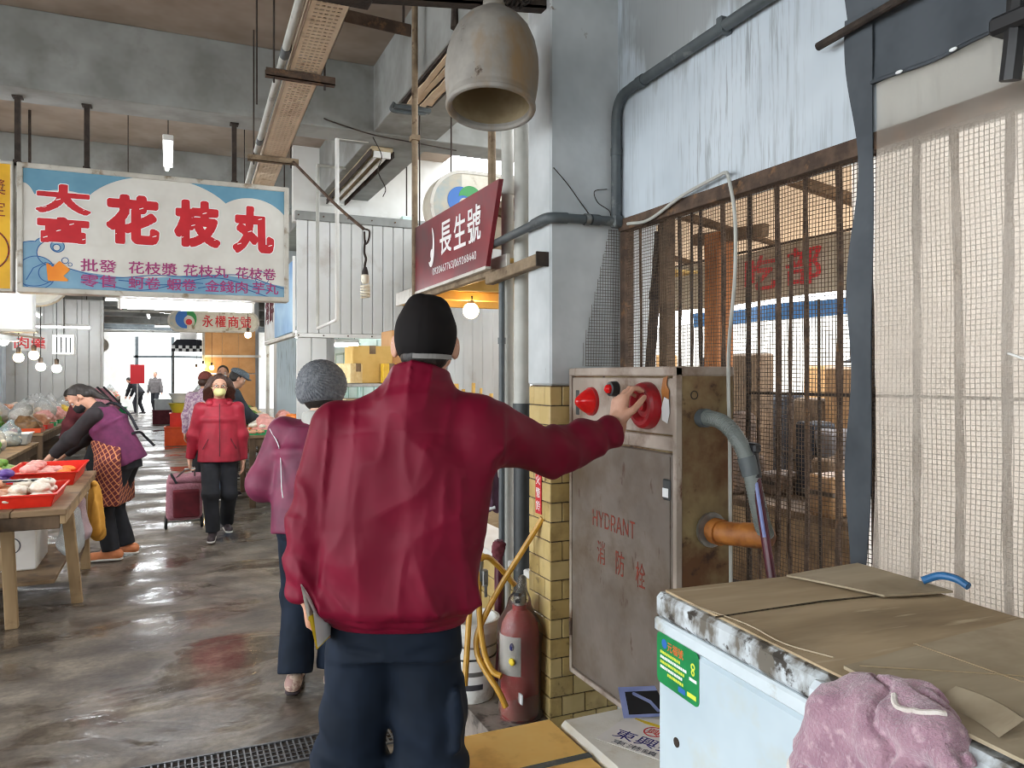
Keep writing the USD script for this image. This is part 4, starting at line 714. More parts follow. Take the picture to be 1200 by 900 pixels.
ln = [LineString([(w * a, h * (b + d + .02 * math.sin(a * 17 + q))) for a, b in zip(u, wv)][i0:i1]).buffer(.0035) for d, q, i0, i1 in ((0, 0, 9, 60), (-.05, 2, 20, 56), (-.09, 4, 12, 40), (-.11, 1, 38, 60))] + [g.boundary.buffer(.003).intersection(R) for g in (curl, curl2)] + [LineString([(.02, .05), (.06, .13), (.13, .17), (.18, .16)]).buffer(.003), Point(.245, .19).buffer(.022).difference(Point(.245, .19).buffer(.017)), Point(.275, .165).buffer(.014).difference(Point(.275, .165).buffer(.01)), Point(w * .905, .135).buffer(.05).difference(Point(w * .905, .135).buffer(.0455))]
put(union_all(ln).intersection(R), 'wave_line', .0026, 'wave_line')
def bub(ch, u0, u1, v0, v1, bf=.04):
    g = fit(glyph(ch, 1.0, bold=2, buf=0).buffer(bf).buffer(-bf / 4), w * u0, w * u1, h * (1 - v1), h * (1 - v0))
    g = g.buffer(.003, join_style=1).simplify(.0012)
    put(g.buffer(.006).simplify(.002), 'ink_white', .0026, 'letter_edge'); put(g, 'sign_red', .0036, 'lettering')
    b = g.bounds
    hl = []
    for k in range(4):
        px_, pz_ = b[0] + (b[2] - b[0]) * (.12 + .25 * k), b[1] + (b[3] - b[1]) * (.18 + .6 * ((k * 7) % 3) / 2.2)
        hl.append(LineString([(px_, pz_), (px_ + .022, pz_ + .008)]).buffer(.003))
    for q in hl:
        hh = q.intersection(g.buffer(-.004))
        if hh.area > 2e-5 and hh.geom_type == 'Polygon': put(hh, 'ink_white', .0042, 'letter_shine')
bub('大', .045, .235, .115, .36, .018); bub('富', .05, .23, .395, .61, .014); bub('花', .295, .49, .155, .585); bub('枝', .55, .73, .155, .575); bub('丸', .785, .955, .165, .60)
def rowtext(tx, u0, u1, v0, v1): put(fit(glyph(tx, 1.0, bold=1), w * u0, w * u1, h * (1 - v1), h * (1 - v0)), 'sign_purple', .0036, 'lettering')
for tx, a, b in (('批發', .20, .33), ('花枝漿', .375, .56), ('花枝丸', .585, .765), ('花枝卷', .795, .965)): rowtext(tx, a, b, .735, .845)
for tx, a, b in (('零售', .20, .33), ('蚵卷', .375, .495), ('蝦卷', .52, .635), ('金錢肉', .67, .845), ('芋丸', .865, .975)): rowtext(tx, a, b, .868, .978)
ar = affinity.rotate(Polygon([(-.035, .05), (-.035, -.01), (-.075, -.01), (0, -.08), (.075, -.01), (.035, -.01), (.035, .05)]).buffer(.008), -42, origin=(0, 0)); put(affinity.translate(ar, .205, .115), 'sign_orange', .0048, 'arrow_print')
for x in (-.938, -.53, .431):
    part('hanger', [bx(x - .017, x + .017, SY + .04, SY + .07, 2.98, 3.445), bx(x - .03, x + .03, SY + .02, SY + .09, 3.43, 3.442), bx(x - .022, x + .022, SY + .02, SY + .10, 2.985, 3.01)], 'rust_dark', s)
s2 = thing('yellow_sign', 'yellow sign with dark characters at the left end of the wide shop sign', 'shop sign', (-1.35, SY, 2.125))
part('panel', bx(-1.80, -.965, SY + .005, SY + .09, 2.135, 2.98), 'sign_yellow', s2)
part('sign_frame', [bx(-1.80, -.955, SY - .006, SY + .1, 2.97, 2.99, .004), bx(-1.80, -.955, SY - .006, SY + .1, 2.125, 2.145, .004), bx(-.972, -.955, SY - .0055, SY + .099, 2.13, 2.985, .004)], 'alu_frame', s2)
for i, ch in enumerate('獎定'): part('lettering', ext(fit(glyph(ch, .1), 0, .075, 0, .10), .001, plane_T(V(-1.075, SY + .004, 2.765 - i * .145), *FRONT), simp=.001), 'rust_paint', s2, smooth=False)
part('ring_print', ext(Point(0, 0).buffer(.15, 32).difference(Point(0, 0).buffer(.14, 32)), .001, plane_T(V(-1.125, SY + .004, 2.40), *FRONT)), 'rust_paint', s2)
part('hanger', bx(-1.5, -1.47, SY + .03, SY + .06, 2.98, 3.445), 'rust_dark', s2)
l = thing('tube_lamp', 'lit fluorescent tube lamp hanging just behind the bottom of the wide shop sign', 'lamp', (.13, 6.6, 2.1))
part('housing', bx(-.38, .63, 6.57, 6.66, 2.15, 2.20, .008), 'white_plastic', l); part('diffuser', bx(-.347, .60, 6.575, 6.655, 2.085, 2.152, .014), 'tube_light', l)
part('end_cap', [bx(-.37, -.347, 6.57, 6.66, 2.08, 2.155, .004), bx(.60, .623, 6.57, 6.66, 2.08, 2.155, .004)], 'white_plastic', l); part('hanger', [cyl(V(x, 6.615, 2.19), V(x, 6.615, 3.96), .004, 6) for x in (-.3, .55)], 'rust_dark', l)
l = thing('beam_lamp', 'small lit tube lamp glowing under the ceiling above the wide shop sign', 'lamp', (.0, 7, 3.2))
part('tube', cyl(V(-.015, 6.75, 3.42), V(-.03, 7.55, 3.42), .017, 12), 'tube_light', l); part('housing', bx(-.06, .02, 6.7, 7.6, 3.445, 3.49, .006), 'white_plastic', l); part('hanger', [cyl(V(-.02, y, 3.48), V(-.02, y, 3.958), .004, 6) for y in (6.9, 7.4)], 'rust_dark', l)
# ---------------------------------------------------------------- perforated cable tray
ct = thing('cable_tray', 'cream perforated cable tray running under the ceiling along the aisle', 'cable tray', (.62, 4.7, 3.1))
L_, W2 = 3.75, .158
hol = [sbox(x, y, x + .016, y + .013) for x in np.linspace(.024, W2 - .04, 5) for y in np.arange(.03, L_ - .03, .036)]
pl = sbox(0, 0, W2, L_).difference(union_all(hol)); m = ext(pl, .003); ang = math.atan2(.085, 3.4)
TT = trimesh.transformations.translation_matrix([.515, 2.9, 3.1]) @ trimesh.transformations.rotation_matrix(-ang, [0, 0, 1])
m.apply_transform(TT); part('perforated_plate', m, 'cream_tray', ct, smooth=False)
for x in (0, W2 - .003): q = bx(x, x + .003, 0, L_, 0, .055); q.apply_transform(TT); part('side_lip', q, 'cream_tray', ct)
for i, (x, y) in enumerate(((.60, 3.98), (.655, 5.58))):
    p_ = part('cross_channel', [bx(x - .17, x + .17, y - .02, y + .02, 3.055, 3.06), bx(x - .17, x + .17, y - .02, y - .017, 3.055, 3.095), bx(x - .17, x + .17, y + .017, y + .02, 3.055, 3.095)], 'rust_tan' if i else 'rust', ct)
    for dx in (-.13, .12): part('threaded_rod', cyl(V(x + dx, y, 3.03), V(x + dx, y, 3.958), .0055, 6), 'rust_dark', ct)
ec = thing('tray_pipe', 'pale conduit pipe running along the edge of the perforated cable tray', 'conduit', (.5, 4.5, 3.1))
part('pipe', tube([(.478, 2.9, 3.12), (.565, 6.55, 3.12)], .019, 12), 'pvc_pale', ec); part('coupling', cyl(V(.50, 3.75, 3.12), V(.503, 3.85, 3.12), .023, 12), 'pvc_grey', ec); part('coupling', cyl(V(.535, 5.25, 3.12), V(.537, 5.35, 3.12), .023, 12), 'pvc_grey', ec)
single('ceiling_rod', cyl(V(.40, 4.1, 2.95), V(.40, 4.1, 3.958), .005, 6), 'rust_dark', 'thin dark rod hanging from the ceiling left of the cable tray', 'rod')
st = thing('steel_support', 'dark rusty steel arm crossing at the top from the cable tray to the column', 'steel arm', (.9, 2.9, 2.95))
part('arm', [bar((.38, 2.88, 2.955), (1.43, 2.88, 3.10), .05, .012, up=(0, 0, 1)), bar((.38, 2.86, 2.975), (1.43, 2.86, 3.12), .01, .05, up=(0, 0, 1))], 'rust_dark', st)
part('bracket', [bx(.50, .70, 2.87, 2.95, 2.985, 3.10, .004)], 'rust_dark', st); part('hanger_rod', [cyl(V(x, 2.88, z), V(x, 2.88, 3.958), .006, 6) for x, z in ((.42, 2.96), (1.0, 3.04))], 'rust_dark', st)
st = thing('steel_channel', 'short rusty steel channel under the ceiling right of the cable tray', 'steel channel', (.8, 3.4, 3.13)); part('channel', [bar((.66, 3.4, 3.165), (1.0, 3.4, 3.15), .045, .035, .003), bar((.66, 3.38, 3.15), (1.0, 3.38, 3.135), .006, .05)], 'rust', st); part('hanger_rod', cyl(V(.97, 3.4, 3.15), V(.97, 3.4, 3.958), .006, 6), 'rust_dark', st)
cb = thing('cable_bundle', 'dark cable bundle dropping down the face of the long ceiling beam', 'cables', (1.42, 3.95, 3.4)); part('sheath', tube(spline([(1.418, 3.95, 3.95), (1.415, 3.95, 3.75), (1.42, 3.96, 3.6), (1.412, 3.95, 3.46)]), .022, 8), 'rust_dark', cb); part('clip', bx(1.39, 1.43, 3.92, 3.98, 3.68, 3.70), 'steel', cb)
# yellow enamel shade at the very top
ye = thing('enamel_shade', 'yellow lamp shade peeping in at the top of the picture near the tray', 'lamp shade', (.25, 2.9, 2.98))
part('shade', lathe([(0, -.03), (.05, -.022), (.085, .0), (.10, .03), (.10, .12), (.05, .16), (.02, .17), (0, .17)], (.222, 2.75, 2.955), 28), 'yellow_enamel', ye); part('stem', cyl(V(.222, 2.75, 3.12), V(.222, 2.75, 3.958), .008, 8), 'rust_dark', ye)
# ---------------------------------------------------------------- jar-shaped metal lamp
tilt = nrm(V(.10, .16, 1)); base = V(1.128, 2.74, 2.605)
lm = thing('bay_lamp', 'big jar-shaped weathered metal lamp hood hanging beside the column', 'lamp', (1.13, 2.75, 2.6))
prof = [(.150, .012), (.150, -.004), (.158, -.012), (.170, -.008), (.174, .006), (.170, .022), (.172, .03), (.180, .09), (.183, .15), (.179, .21), (.166, .27), (.145, .32), (.115, .36), (.075, .395), (.045, .41), (.045, .45), (0, .45)]
inn = [(0, .40), (.07, .375), (.11, .345), (.14, .305), (.16, .26), (.173, .20), (.176, .15), (.172, .09), (.162, .03), (.150, .012)]
part('hood', lathe(prof + inn[:0], base, 40, tilt), 'lamp_metal', lm); hi_ = lathe(inn, base, 40, tilt); hi_.invert(); part('hood_inside', hi_, 'lamp_inner', lm)
part('rolled_rim', lathe([(.150 + .012 + .013 * math.cos(a), .0 + .013 * math.sin(a)) for a in np.linspace(0, 2 * np.pi, 13)], base, 40, tilt), 'lamp_metal', lm)
part('lamp_holder', lathe([(0, .40), (.03, .40), (.03, .30), (.0, .30)][::-1], base, 16, tilt), 'socket', lm); tp_ = base + tilt * .45
part('stem', tube([tp_ - tilt * .02, tp_ + V(0, .03, .06), (tp_[0], 2.88, 3.08)], .022, 10), 'rust_dark', lm)
cbl = thing('tangled_wires', 'tangle of dark wires above the jar-shaped lamp', 'wires', (1.25, 2.8, 3.1))
for k in range(6): part('wire', tube(spline([(1.17 + .02 * k, 2.78, 3.03), (1.22 + .03 * k, 2.74 + .02 * k, 3.10 + .02 * k), (1.30, 2.80, 3.06 + .03 * k), (1.38 + .01 * k, 2.83, 3.2 + .05 * k), (1.42, 2.81, 3.45)]), .006, 6), 'grime_black' if k % 2 else 'rust_dark', cbl)
# ---------------------------------------------------------------- maroon sign, pole, oval lightbox, bulb
m_ = thing('maroon_sign', 'maroon shop sign with white characters and a phone number behind the column', 'shop sign', (1.38, 3.85, 2.07))
P = lambda y, z: (3.2 - y + 0, z)      # distance along the sign from its near top corner
TA = lambda lift: plane_T(V(1.38 - lift, 4.515, 2.0), *AISLE)
D = lambda y: 4.515 - y
part('panel', ext(Polygon([(D(4.515), .07), (D(3.363), .079), (D(3.2), .461), (D(4.515), .466)]), .022, TA(0)), 'sign_maroon', m_, smooth=False)
part('edge_strip', ext(LineString([(D(4.515), .07), (D(3.363), .079)]).buffer(.008), .028, TA(-.003)), 'alu_frame', m_, smooth=False)
for ch, y0, y1, z0, z1 in (('長', 4.03, 3.84, .228, .405), ('生', 3.80, 3.625, .225, .40), ('號', 3.60, 3.42, .222, .402)): part('lettering', ext(fit(glyph(ch, .2, bold=1), D(y0), D(y1), z0, z1), .0015, TA(.0235), simp=.001), 'ink_white', m_, smooth=False)
part('lettering', ext(fit(glyph('0920467763/069268440', .05, latin=True), D(4.16), D(3.48), .132, .178), .0015, TA(.0235), simp=.0006), 'ink_white', m_, smooth=False)
lg = Point(D(4.19), .30).buffer(.075).difference(Point(D(4.225), .32).buffer(.075)); lg = affinity.scale(lg, .8, 1.5).union(Point(D(4.17), .26).buffer(.028)); part('logo', ext(lg, .0015, TA(.0235)), 'ink_white', m_, smooth=False)
part('support_arm', [bar((1.40, 3.36, 2.06), (1.40, 4.5, 2.05), .03, .03, .003), bar((1.405, 3.36, 2.05), (1.46, 3.36, 2.05), .03, .03)], 'rust_tan', m_)
single('rusty_pole', [cyl(V(1.36, 4.52, 1.98), V(1.36, 4.52, 3.958), .019, 12), bx(1.335, 1.385, 4.49, 4.55, 3.0, 3.03)], 'rust_tan', 'rusty upright pole at the far end of the maroon sign', 'pole')
o = thing('oval_lightbox', 'old cream oval lightbox with a blue and green emblem behind the maroon sign', 'shop sign', (1.95, 5, 2.48))
sh = sbox(1.86, 2.74, 2.5, 2.74).buffer(.25, 24); part('case', ext(affinity.translate(sh, 0, 0), .16, plane_T(V(0, 5.16, 0), *FRONT)), 'lightbox', o, smooth=30)
part('face', ext(sh.buffer(-.015), .002, plane_T(V(0, 4.998, 0), *FRONT)), 'lightbox', o, smooth=False); part('grey_print', ext(sh.buffer(-.018).intersection(sbox(1.5, 2.3, 1.84, 3.1)), .001, plane_T(V(0, 4.995, 0), *FRONT)), 'lightbox_grey', o, smooth=False)
part('emblem', ext(Point(1.83, 2.78).buffer(.095).difference(Point(1.86, 2.76).buffer(.04)), .001, plane_T(V(0, 4.993, 0), *FRONT)), 'ink_blue', o, smooth=False); part('emblem', ext(Point(1.90, 2.80).buffer(.085).difference(Point(1.85, 2.74).buffer(.075)), .001, plane_T(V(0, 4.991, 0), *FRONT)), 'ink_green', o, smooth=False)
part('face_rim', ext(sh.difference(sh.buffer(-.022)), .012, plane_T(V(0, 5.0, 0), *FRONT)), 'alu_frame', o); part('hanger', [cyl(V(x, 5.1, 2.95), V(x, 5.1, 3.958), .006, 6) for x in (1.8, 2.4)], 'rust_dark', o)
single('bracket_pipe', cyl(V(1.455, 3.52, 2.48), V(1.455, 3.52, 3.46), .02, 10), 'rust_tan', 'rusty short pipe hanging from the beam beside the pale drain pipe', 'pipe')
aw = thing('plywood_canopy', 'warm-lit plywood canopy of the stall under the maroon sign', 'canopy', (2, 4.3, 2.1))
for k in range(4): part('plank', bx(1.47 + k * .28, 1.745 + k * .28, 3.35, 5.3, 2.115 + .003 * (k % 2), 2.13, .002), 'wood_pale', aw)
for y in (3.6, 4.15, 4.7, 5.2): part('joist', bx(1.46, 2.6, y, y + .045, 2.06, 2.115, .003), 'wood_pale', aw)
part('fascia', bx(1.455, 1.475, 3.34, 5.3, 2.06, 2.15, .003), 'alu_frame', aw); part('hanger', [cyl(V(x, y, 2.12), V(x, y, 3.958), .005, 6) for x, y in ((1.6, 5.2), (2.5, 5.2), (2.5, 3.6))], 'rust_dark', aw)
b_ = thing('warm_bulb', 'glowing warm bulb hanging in the stall behind the column', 'bulb', (1.80, 4.72, 1.95))
part('glass', ball((1.802, 4.72, 1.995), .052, 3), 'bulb_warm', b_); part('socket', lathe([(0, .0), (.02, 0), (.022, .05), (.012, .06), (0, .06)], (1.802, 4.72, 2.04), 12), 'socket', b_); part('cord', cyl(V(1.802, 4.72, 2.09), V(1.802, 4.72, 2.12), .004, 6), 'black_plastic', b_)
# ---------------------------------------------------------------- fixtures on the long beam, dangling bulb
f1 = thing('broken_fixture', 'peeling long lamp fixture under the beam nearest the jar-shaped lamp', 'lamp fixture', (1.52, 4.5, 3.4))
part('backing', bx(1.44, 1.66, 3.9, 5.1, 3.43, 3.452), 'rust_dark', f1)
for k in range(4): part('reflector_strip', wob(bar((1.46 + k * .047, 3.92 + .1 * (k % 2), 3.41 - .015 * (k % 3)), (1.48 + k * .047, 5.05, 3.425 - .012 * ((k + 1) % 2)), .04, .008).subdivide().subdivide().subdivide(), .012, 9, k), 'cream_tray', f1)
part('end_bracket', [tube(spline([(1.40, 5.14, 3.44), (1.38, 5.14, 3.39), (1.46, 5.15, 3.385), (1.62, 5.15, 3.40), (1.64, 5.15, 3.44)]), .012, 8), bx(1.40, 1.66, 5.12, 5.17, 3.40, 3.43, .004)], 'pvc_grey', f1)
f2 = thing('tube_fixture', 'unlit tube fixture with peeling paint under the beam farther down', 'lamp fixture', (1.59, 7.2, 3.38))
part('housing', bx(1.50, 1.68, 6.2, 8.15, 3.41, 3.452, .006), 'lamp_inner', f2)
for x in (1.55, 1.63): part('tube', cyl(V(x, 6.25, 3.385), V(x, 8.1, 3.385), .016, 12), 'white_plastic', f2)
part('edge_flake', [wob(bx(x, x + .01, 6.2, 8.15, 3.37, 3.42).subdivide().subdivide().subdivide(), .008, 14) for x in (1.49, 1.68)], 'rust_dark', f2); [part('end_socket', bx(1.52, 1.66, y, y + .03, 3.36, 3.41), 'white_plastic', f2) for y in (6.2, 8.1)]
dv = thing('dangling_bulb', 'unlit spiral bulb dangling on a wire from a slanting rod', 'bulb', (1.05, 4.5, 2.04))
rd = part('rod', tube(spline([(.79, 5.56, 3.07), (.87, 5.25, 2.87), (.97, 4.85, 2.62), (1.045, 4.52, 2.44)]), .010, 8), 'rust', dv)
part('loop', tube(spline([(1.045, 4.52, 2.44), (1.075, 4.5, 2.425), (1.07, 4.5, 2.37), (1.05, 4.5, 2.35), (1.045, 4.5, 2.42)]), .006, 6), 'rust_dark', dv)
part('wire', [tube(spline([(1.05, 4.5, 2.37), (1.045, 4.5, 2.30), (1.055, 4.5, 2.26), (1.048, 4.5, 2.22), (1.05, 4.5, 2.19)]), .007, 6)], 'grime_black', dv); part('socket', lathe([(0, .045), (.010, .045), (.018, .02), (.02, 0), (0, 0)], (1.05, 4.5, 2.165), 14), 'socket', dv)
part('bulb_base', lathe([(0, 0), (.018, .005), (.024, .02), (.024, .05), (.015, .06), (0, .06)], (1.05, 4.5, 2.11), 16), 'cfl', dv)
a = np.linspace(0, 2 * np.pi * 4.5, 110); part('spiral_tube', tube(np.stack([1.05 + .024 * np.cos(a), 4.5 + .024 * np.sin(a), 2.105 - a / a[-1] * .075], 1), .0062, 8), 'cfl', dv)
uf = thing('hanging_rack', 'thin white metal rack hanging in front of the ribbed wall panels', 'frame', (1.2, 6.5, 2)); part('upright', cyl(V(1.2, 6.98, 1.99), V(1.2, 6.98, 3.46), .016, 8), 'pvc_pale', uf); part('upright', cyl(V(1.2, 6.1, 2.01), V(1.2, 6.1, 3.46), .016, 8), 'white_plaster', uf); part('crossbar', cyl(V(1.2, 6.98, 1.99), V(1.2, 6.1, 2.01), .014, 8), 'white_plaster', uf); part('ceiling_bar', cyl(V(1.2, 6.98, 3.45), V(1.45, 6.98, 3.45), .014, 8), 'pvc_pale', uf); part('ceiling_bar', cyl(V(1.2, 6.1, 3.45), V(1.45, 6.1, 3.45), .014, 8), 'white_plaster', uf)
single('beam_wire', tube(spline([(1.05, 5.84, 3.50), (1.11, 5.83, 3.48), (1.40, 5.82, 3.42), (1.70, 5.82, 3.40), (2.1, 5.83, 3.38)]), .005, 6), 'rust_dark', 'thin wire sagging across under the long ceiling beam', 'wire')
single('loose_wire', tube(spline([(1.45, 5.95, 3.44), (1.52, 5.95, 3.30), (1.49, 5.95, 3.18), (1.55, 5.95, 3.05), (1.53, 5.95, 2.98)]), .004, 6), 'rust_dark', 'short wire dangling loose under the beam crossing', 'wire')
for x, y, lab in ((2.2, 7.6, 'thin rod hanging in front of the white plaster wall'), (1.02, 7.8, 'thin rod hanging in front of the left edge of the ribbed panels')): single('ceiling_rod', cyl(V(x, y, 3.2), V(x, y, 3.958), .007, 6), 'rust_dark', lab, 'rod')
# ---------------------------------------------------------------- things by the column: extinguisher, bucket, hose, block
e = thing('fire_extinguisher', 'red fire extinguisher wrapped in a dusty plastic bag at the foot of the column', 'fire extinguisher', (1.335, 2.93, .15)); ec_ = (1.335, 2.925, .152)
part('cylinder', lathe([(0, 0), (.074, 0), (.08, .012), (.08, .35), (.074, .385), (.055, .42), (.03, .44), (.03, .46), (0, .46)], ec_, 28), 'extinguisher', e)
part('neck_valve', [cyl(V(1.335, 2.925, .60), V(1.335, 2.925, .65), .022, 12)], 'steel', e); part('squeeze_handle', [bar((1.335, 2.925, .65), (1.29, 2.86, .675), .02, .012), bar((1.335, 2.925, .635), (1.30, 2.87, .64), .02, .01)], 'black_plastic', e); part('discharge_hose', tube(spline([(1.345, 2.95, .63), (1.375, 2.985, .60), (1.395, 2.99, .5), (1.395, 2.985, .35)]), .011, 8), 'black_plastic', e)
thl = np.linspace(-.9, .75, 12); vv = []
for z in (.34, .50): vv += [(1.335 - .084 * math.cos(t_ + .45), 2.925 - .084 * math.sin(t_ + .45) , z + .0) for t_ in thl]
lb = tm((np.array(vv), np.array([[i, i + 1, 13 + i, 12 + i] for i in range(11)]))); lb2 = lb.copy(); lb2.invert(); lbp = part('label_sheet', [lb, lb2], 'paper_white', e, smooth=True)
def ext_pt(a, z, r=.085): return V(1.335 - r * math.cos(a), 2.925 - r * math.sin(a), z)
part('print', ball(ext_pt(.75, .46), .016, 2, (.6, .6, 1)), 'ink_navy', lbp); part('print', ball(ext_pt(.75, .40), .026, 2, (.4, .8, .6)), 'ink_yellow', lbp); part('inspection_tag', bar(ext_pt(1.15, .235), ext_pt(1.15, .275), .05, .006), 'white_tape', e)
bgp = [('c', V(1.335, 2.925, .20), V(1.335, 2.925, .50), .088, .092), ('c', V(1.335, 2.925, .5), V(1.325, 2.91, .62), .085, .05), ('c', V(1.335, 2.92, .64), V(1.345, 2.92, .72), .03, .02)]
part('plastic_bag', sdf(bgp, .008, .03, disp=lambda P: .014 * (meshkit.fbm(P * [18, 18, 9], 3, 2) - .5), lap=1), 'bag_dusty', e, smooth=True)
part('bag_skirt', sdf([('c', V(1.335, 2.92, .17), V(1.335, 2.92, .20), .094, .09)], .008, .02, disp=lambda P: .018 * (meshkit.fbm(P * 20, 3, 4) - .5), cuts=[((0, 0, .153), (0, 0, -1))], lap=1), 'bag_dusty', e, smooth=True)
bk = thing('bucket', 'white plastic bucket with printed label behind the yellow hose', 'bucket', (1.20, 3.15, .15)); bc = (1.215, 3.2, .15)
part('pail', lathe([(0, 0), (.105, 0), (.108, .01), (.125, .30), (.137, .302), (.137, .315), (.128, .335), (.135, .337), (.135, .35), (.121, .35), (.118, .30), (.10, .012), (0, .012)], bc, 32), 'bucket_white', bk); part('rib_ring', [lathe([(.117, .19), (.123, .19), (.124, .197), (.118, .197), (.117, .19)], bc, 32)], 'black_plastic', bk)
part('handle', tube(spline([(1.09, 3.2, .46), (1.10, 3.10, .42), (1.215, 3.058, .40), (1.33, 3.10, .42), (1.34, 3.2, .46)]), .004, 6), 'steel', bk)
for z0, z1, mt in ((.06, .085, 'ink_grey'), (.12, .14, 'strap_grey')):
    ta = np.linspace(.75, 1.75, 9); vv = [(bc[0] - (.1085 + .056 * (z)) * math.cos(t_), bc[1] - (.1085 + .056 * z) * math.sin(t_), .15 + z) for z in (z0, z1) for t_ in ta]
    q = tm((np.array(vv), np.array([[i, i + 1, 10 + i, 9 + i] for i in range(8)]))); q2 = q.copy(); q2.invert(); part('label_print', [q, q2], mt, bk, smooth=True)
yh = thing('yellow_hose', 'coiled yellow rubber hose with a metal clamp hanging over the bucket', 'hose', (1.25, 3.1, .2))
part('hose', tube(spline([(1.43, 2.90, .97), (1.36, 2.96, .82), (1.27, 3.0, .66), (1.18, 3.0, .5), (1.165, 2.98, .42), (1.18, 2.93, .36), (1.215, 2.87, .29), (1.238, 2.845, .23)], 10), .0125, 10), 'hose_yellow', yh); part('hose', tube(spline([(1.365, 3.04, .66), (1.30, 3.06, .74), (1.24, 3.06, .79), (1.19, 3.04, .76), (1.15, 3.02, .6), (1.12, 2.98, .42), (1.10, 2.95, .30)], 10), .0125, 10), 'hose_yellow', yh)
part('hose', tube(spline([(1.19, 3.03, .74), (1.185, 3.0, .55), (1.19, 2.96, .42), (1.205, 2.91, .36), (1.23, 2.875, .345)], 8), .0125, 10), 'hose_yellow', yh); part('hose_clamp', [cyl(V(1.19, 3.03, .70), V(1.20, 3.04, .78), .018, 12), bx(1.20, 1.225, 3.0, 3.03, .68, .75, .004), bx(1.205, 1.215, 2.99, 3.0, .64, .69)], 'steel', yh)
pc = thing('purple_cloth', 'purple cloth hanging at the tiled counter behind the man', 'cloth', (1.35, 3.5, .9))
part('cloth', sdf([('c', V(1.41, 3.52, 1.16), V(1.40, 3.50, .95), .05, .045), ('c', V(1.40, 3.56, 1.16), V(1.37, 3.56, .97), .045, .04), ('c', V(1.43, 3.49, 1.14), V(1.45, 3.47, .92), .025, .025)], .009, .03, disp=lambda P: .02 * np.sin(P[:, 0] * 90 + P[:, 1] * 60) * .5 + .012 * (meshkit.fbm(P * 20, 3) - .5), lap=1), 'purple_cloth', pc, smooth=True)
part('hem', tube(spline([(1.345, 3.53, .96), (1.37, 3.48, .93), (1.41, 3.45, .925), (1.44, 3.44, .93)]), .008, 6), 'white_tape', pc); part('hook', tube(spline([(1.41, 3.52, 1.20), (1.42, 3.48, 1.26), (1.45, 3.44, 1.24)]), .005, 6), 'steel', pc)
bb = thing('burgundy_pipe', 'burgundy-brown upright pipe by the counter behind the extinguisher', 'pipe', (1.4, 3.3, .15)); part('pipe', cyl(V(1.40, 3.30, .14), V(1.40, 3.30, .80), .022, 12), 'maroon_metal', bb); part('rag', wob(ball((1.40, 3.30, .76), .04, 3, (.8, .8, 1.2)), .02, 30), 'maroon_cloth', bb)
# shelf with boxes in the stall
sf = thing('stall_shelf', 'grey metal shelf stacked with boxes in the stall beyond the grey beanie', 'shelf', (1.5, 6.2, 0))
for z in (.5, 1.0, 1.48): part('shelf_board', bx(1.18, 1.95, 5.95, 6.4, z, z + .03, .004), 'steel', sf)
for x in (1.18, 1.92):
    for y in (5.95, 6.37): part('upright', bx(x, x + .03, y, y + .03, 0, 1.52, .003), 'steel', sf)
def carton(x0, x1, y0, y1, z0, z1, mt, lab, rz=0):
    t = thing('carton', lab, 'box', ((x0 + x1) / 2, (y0 + y1) / 2, z0)); m = bx(x0, x1, y0, y1, z0, z1, .004); fl = [bx(x0 + .004, x1 - .004, y0 + .004, (y0 + y1) / 2 - .003, z1, z1 + .004), bx(x0 + .004, x1 - .004, (y0 + y1) / 2 + .003, y1 - .004, z1, z1 + .004)]
    tp = bx((x0 + x1) / 2 - .025, (x0 + x1) / 2 + .025, y0 - .001, y1 + .001, z1 - .06, z1 + .0055)
    c_ = ((x0 + x1) / 2, (y0 + y1) / 2, z0); Rm = trimesh.transformations.rotation_matrix(rz, [0, 0, 1], c_)
    for q in [m, tp] + fl: q.apply_transform(Rm)
    part('body', m, mt, t); part('flap', fl[0], mt, t); part('flap', fl[1], mt, t); part('tape', tp, 'rust_tan', t)
carton(1.30, 1.62, 6.0, 6.3, 1.51, 1.80, 'wood_pale', 'yellow-brown carton on top of the stall shelf'); carton(1.22, 1.38, 5.97, 6.15, 1.51, 1.66, 'food_cream', 'small cream carton turned on the corner of the stall shelf', .5)
carton(1.52, 1.68, 5.96, 6.0, 1.51, 1.66, 'food_yellow', 'thin yellow carton at the right end of the stall shelf', .3); carton(1.25, 1.85, 6.0, 6.35, 1.03, 1.38, 'cardboard', 'big brown carton on the middle shelf of the stall'); carton(1.62, 1.93, 6.02, 6.36, 1.51, 1.93, 'board_tan', 'tall tan carton at the back of the stall shelf')
bd = thing('slat_bundle', 'bundle of pale wooden slats sticking up behind the man shoulder', 'wood', (2.05, 5.6, 1.1))
for k in range(7): part('slat', bar((1.96 + k * .045, 5.6 + .02 * (k % 3), .66), (1.86 + k * .075, 5.6 + .03 * (k % 2), 1.50 + .03 * ((k * 5) % 3) - .012 * k), .05, .014, .002), 'wood_pale', bd)
part('crate_box', bx(1.85, 2.35, 5.45, 5.75, 0, .68, .006), 'cardboard', bd)
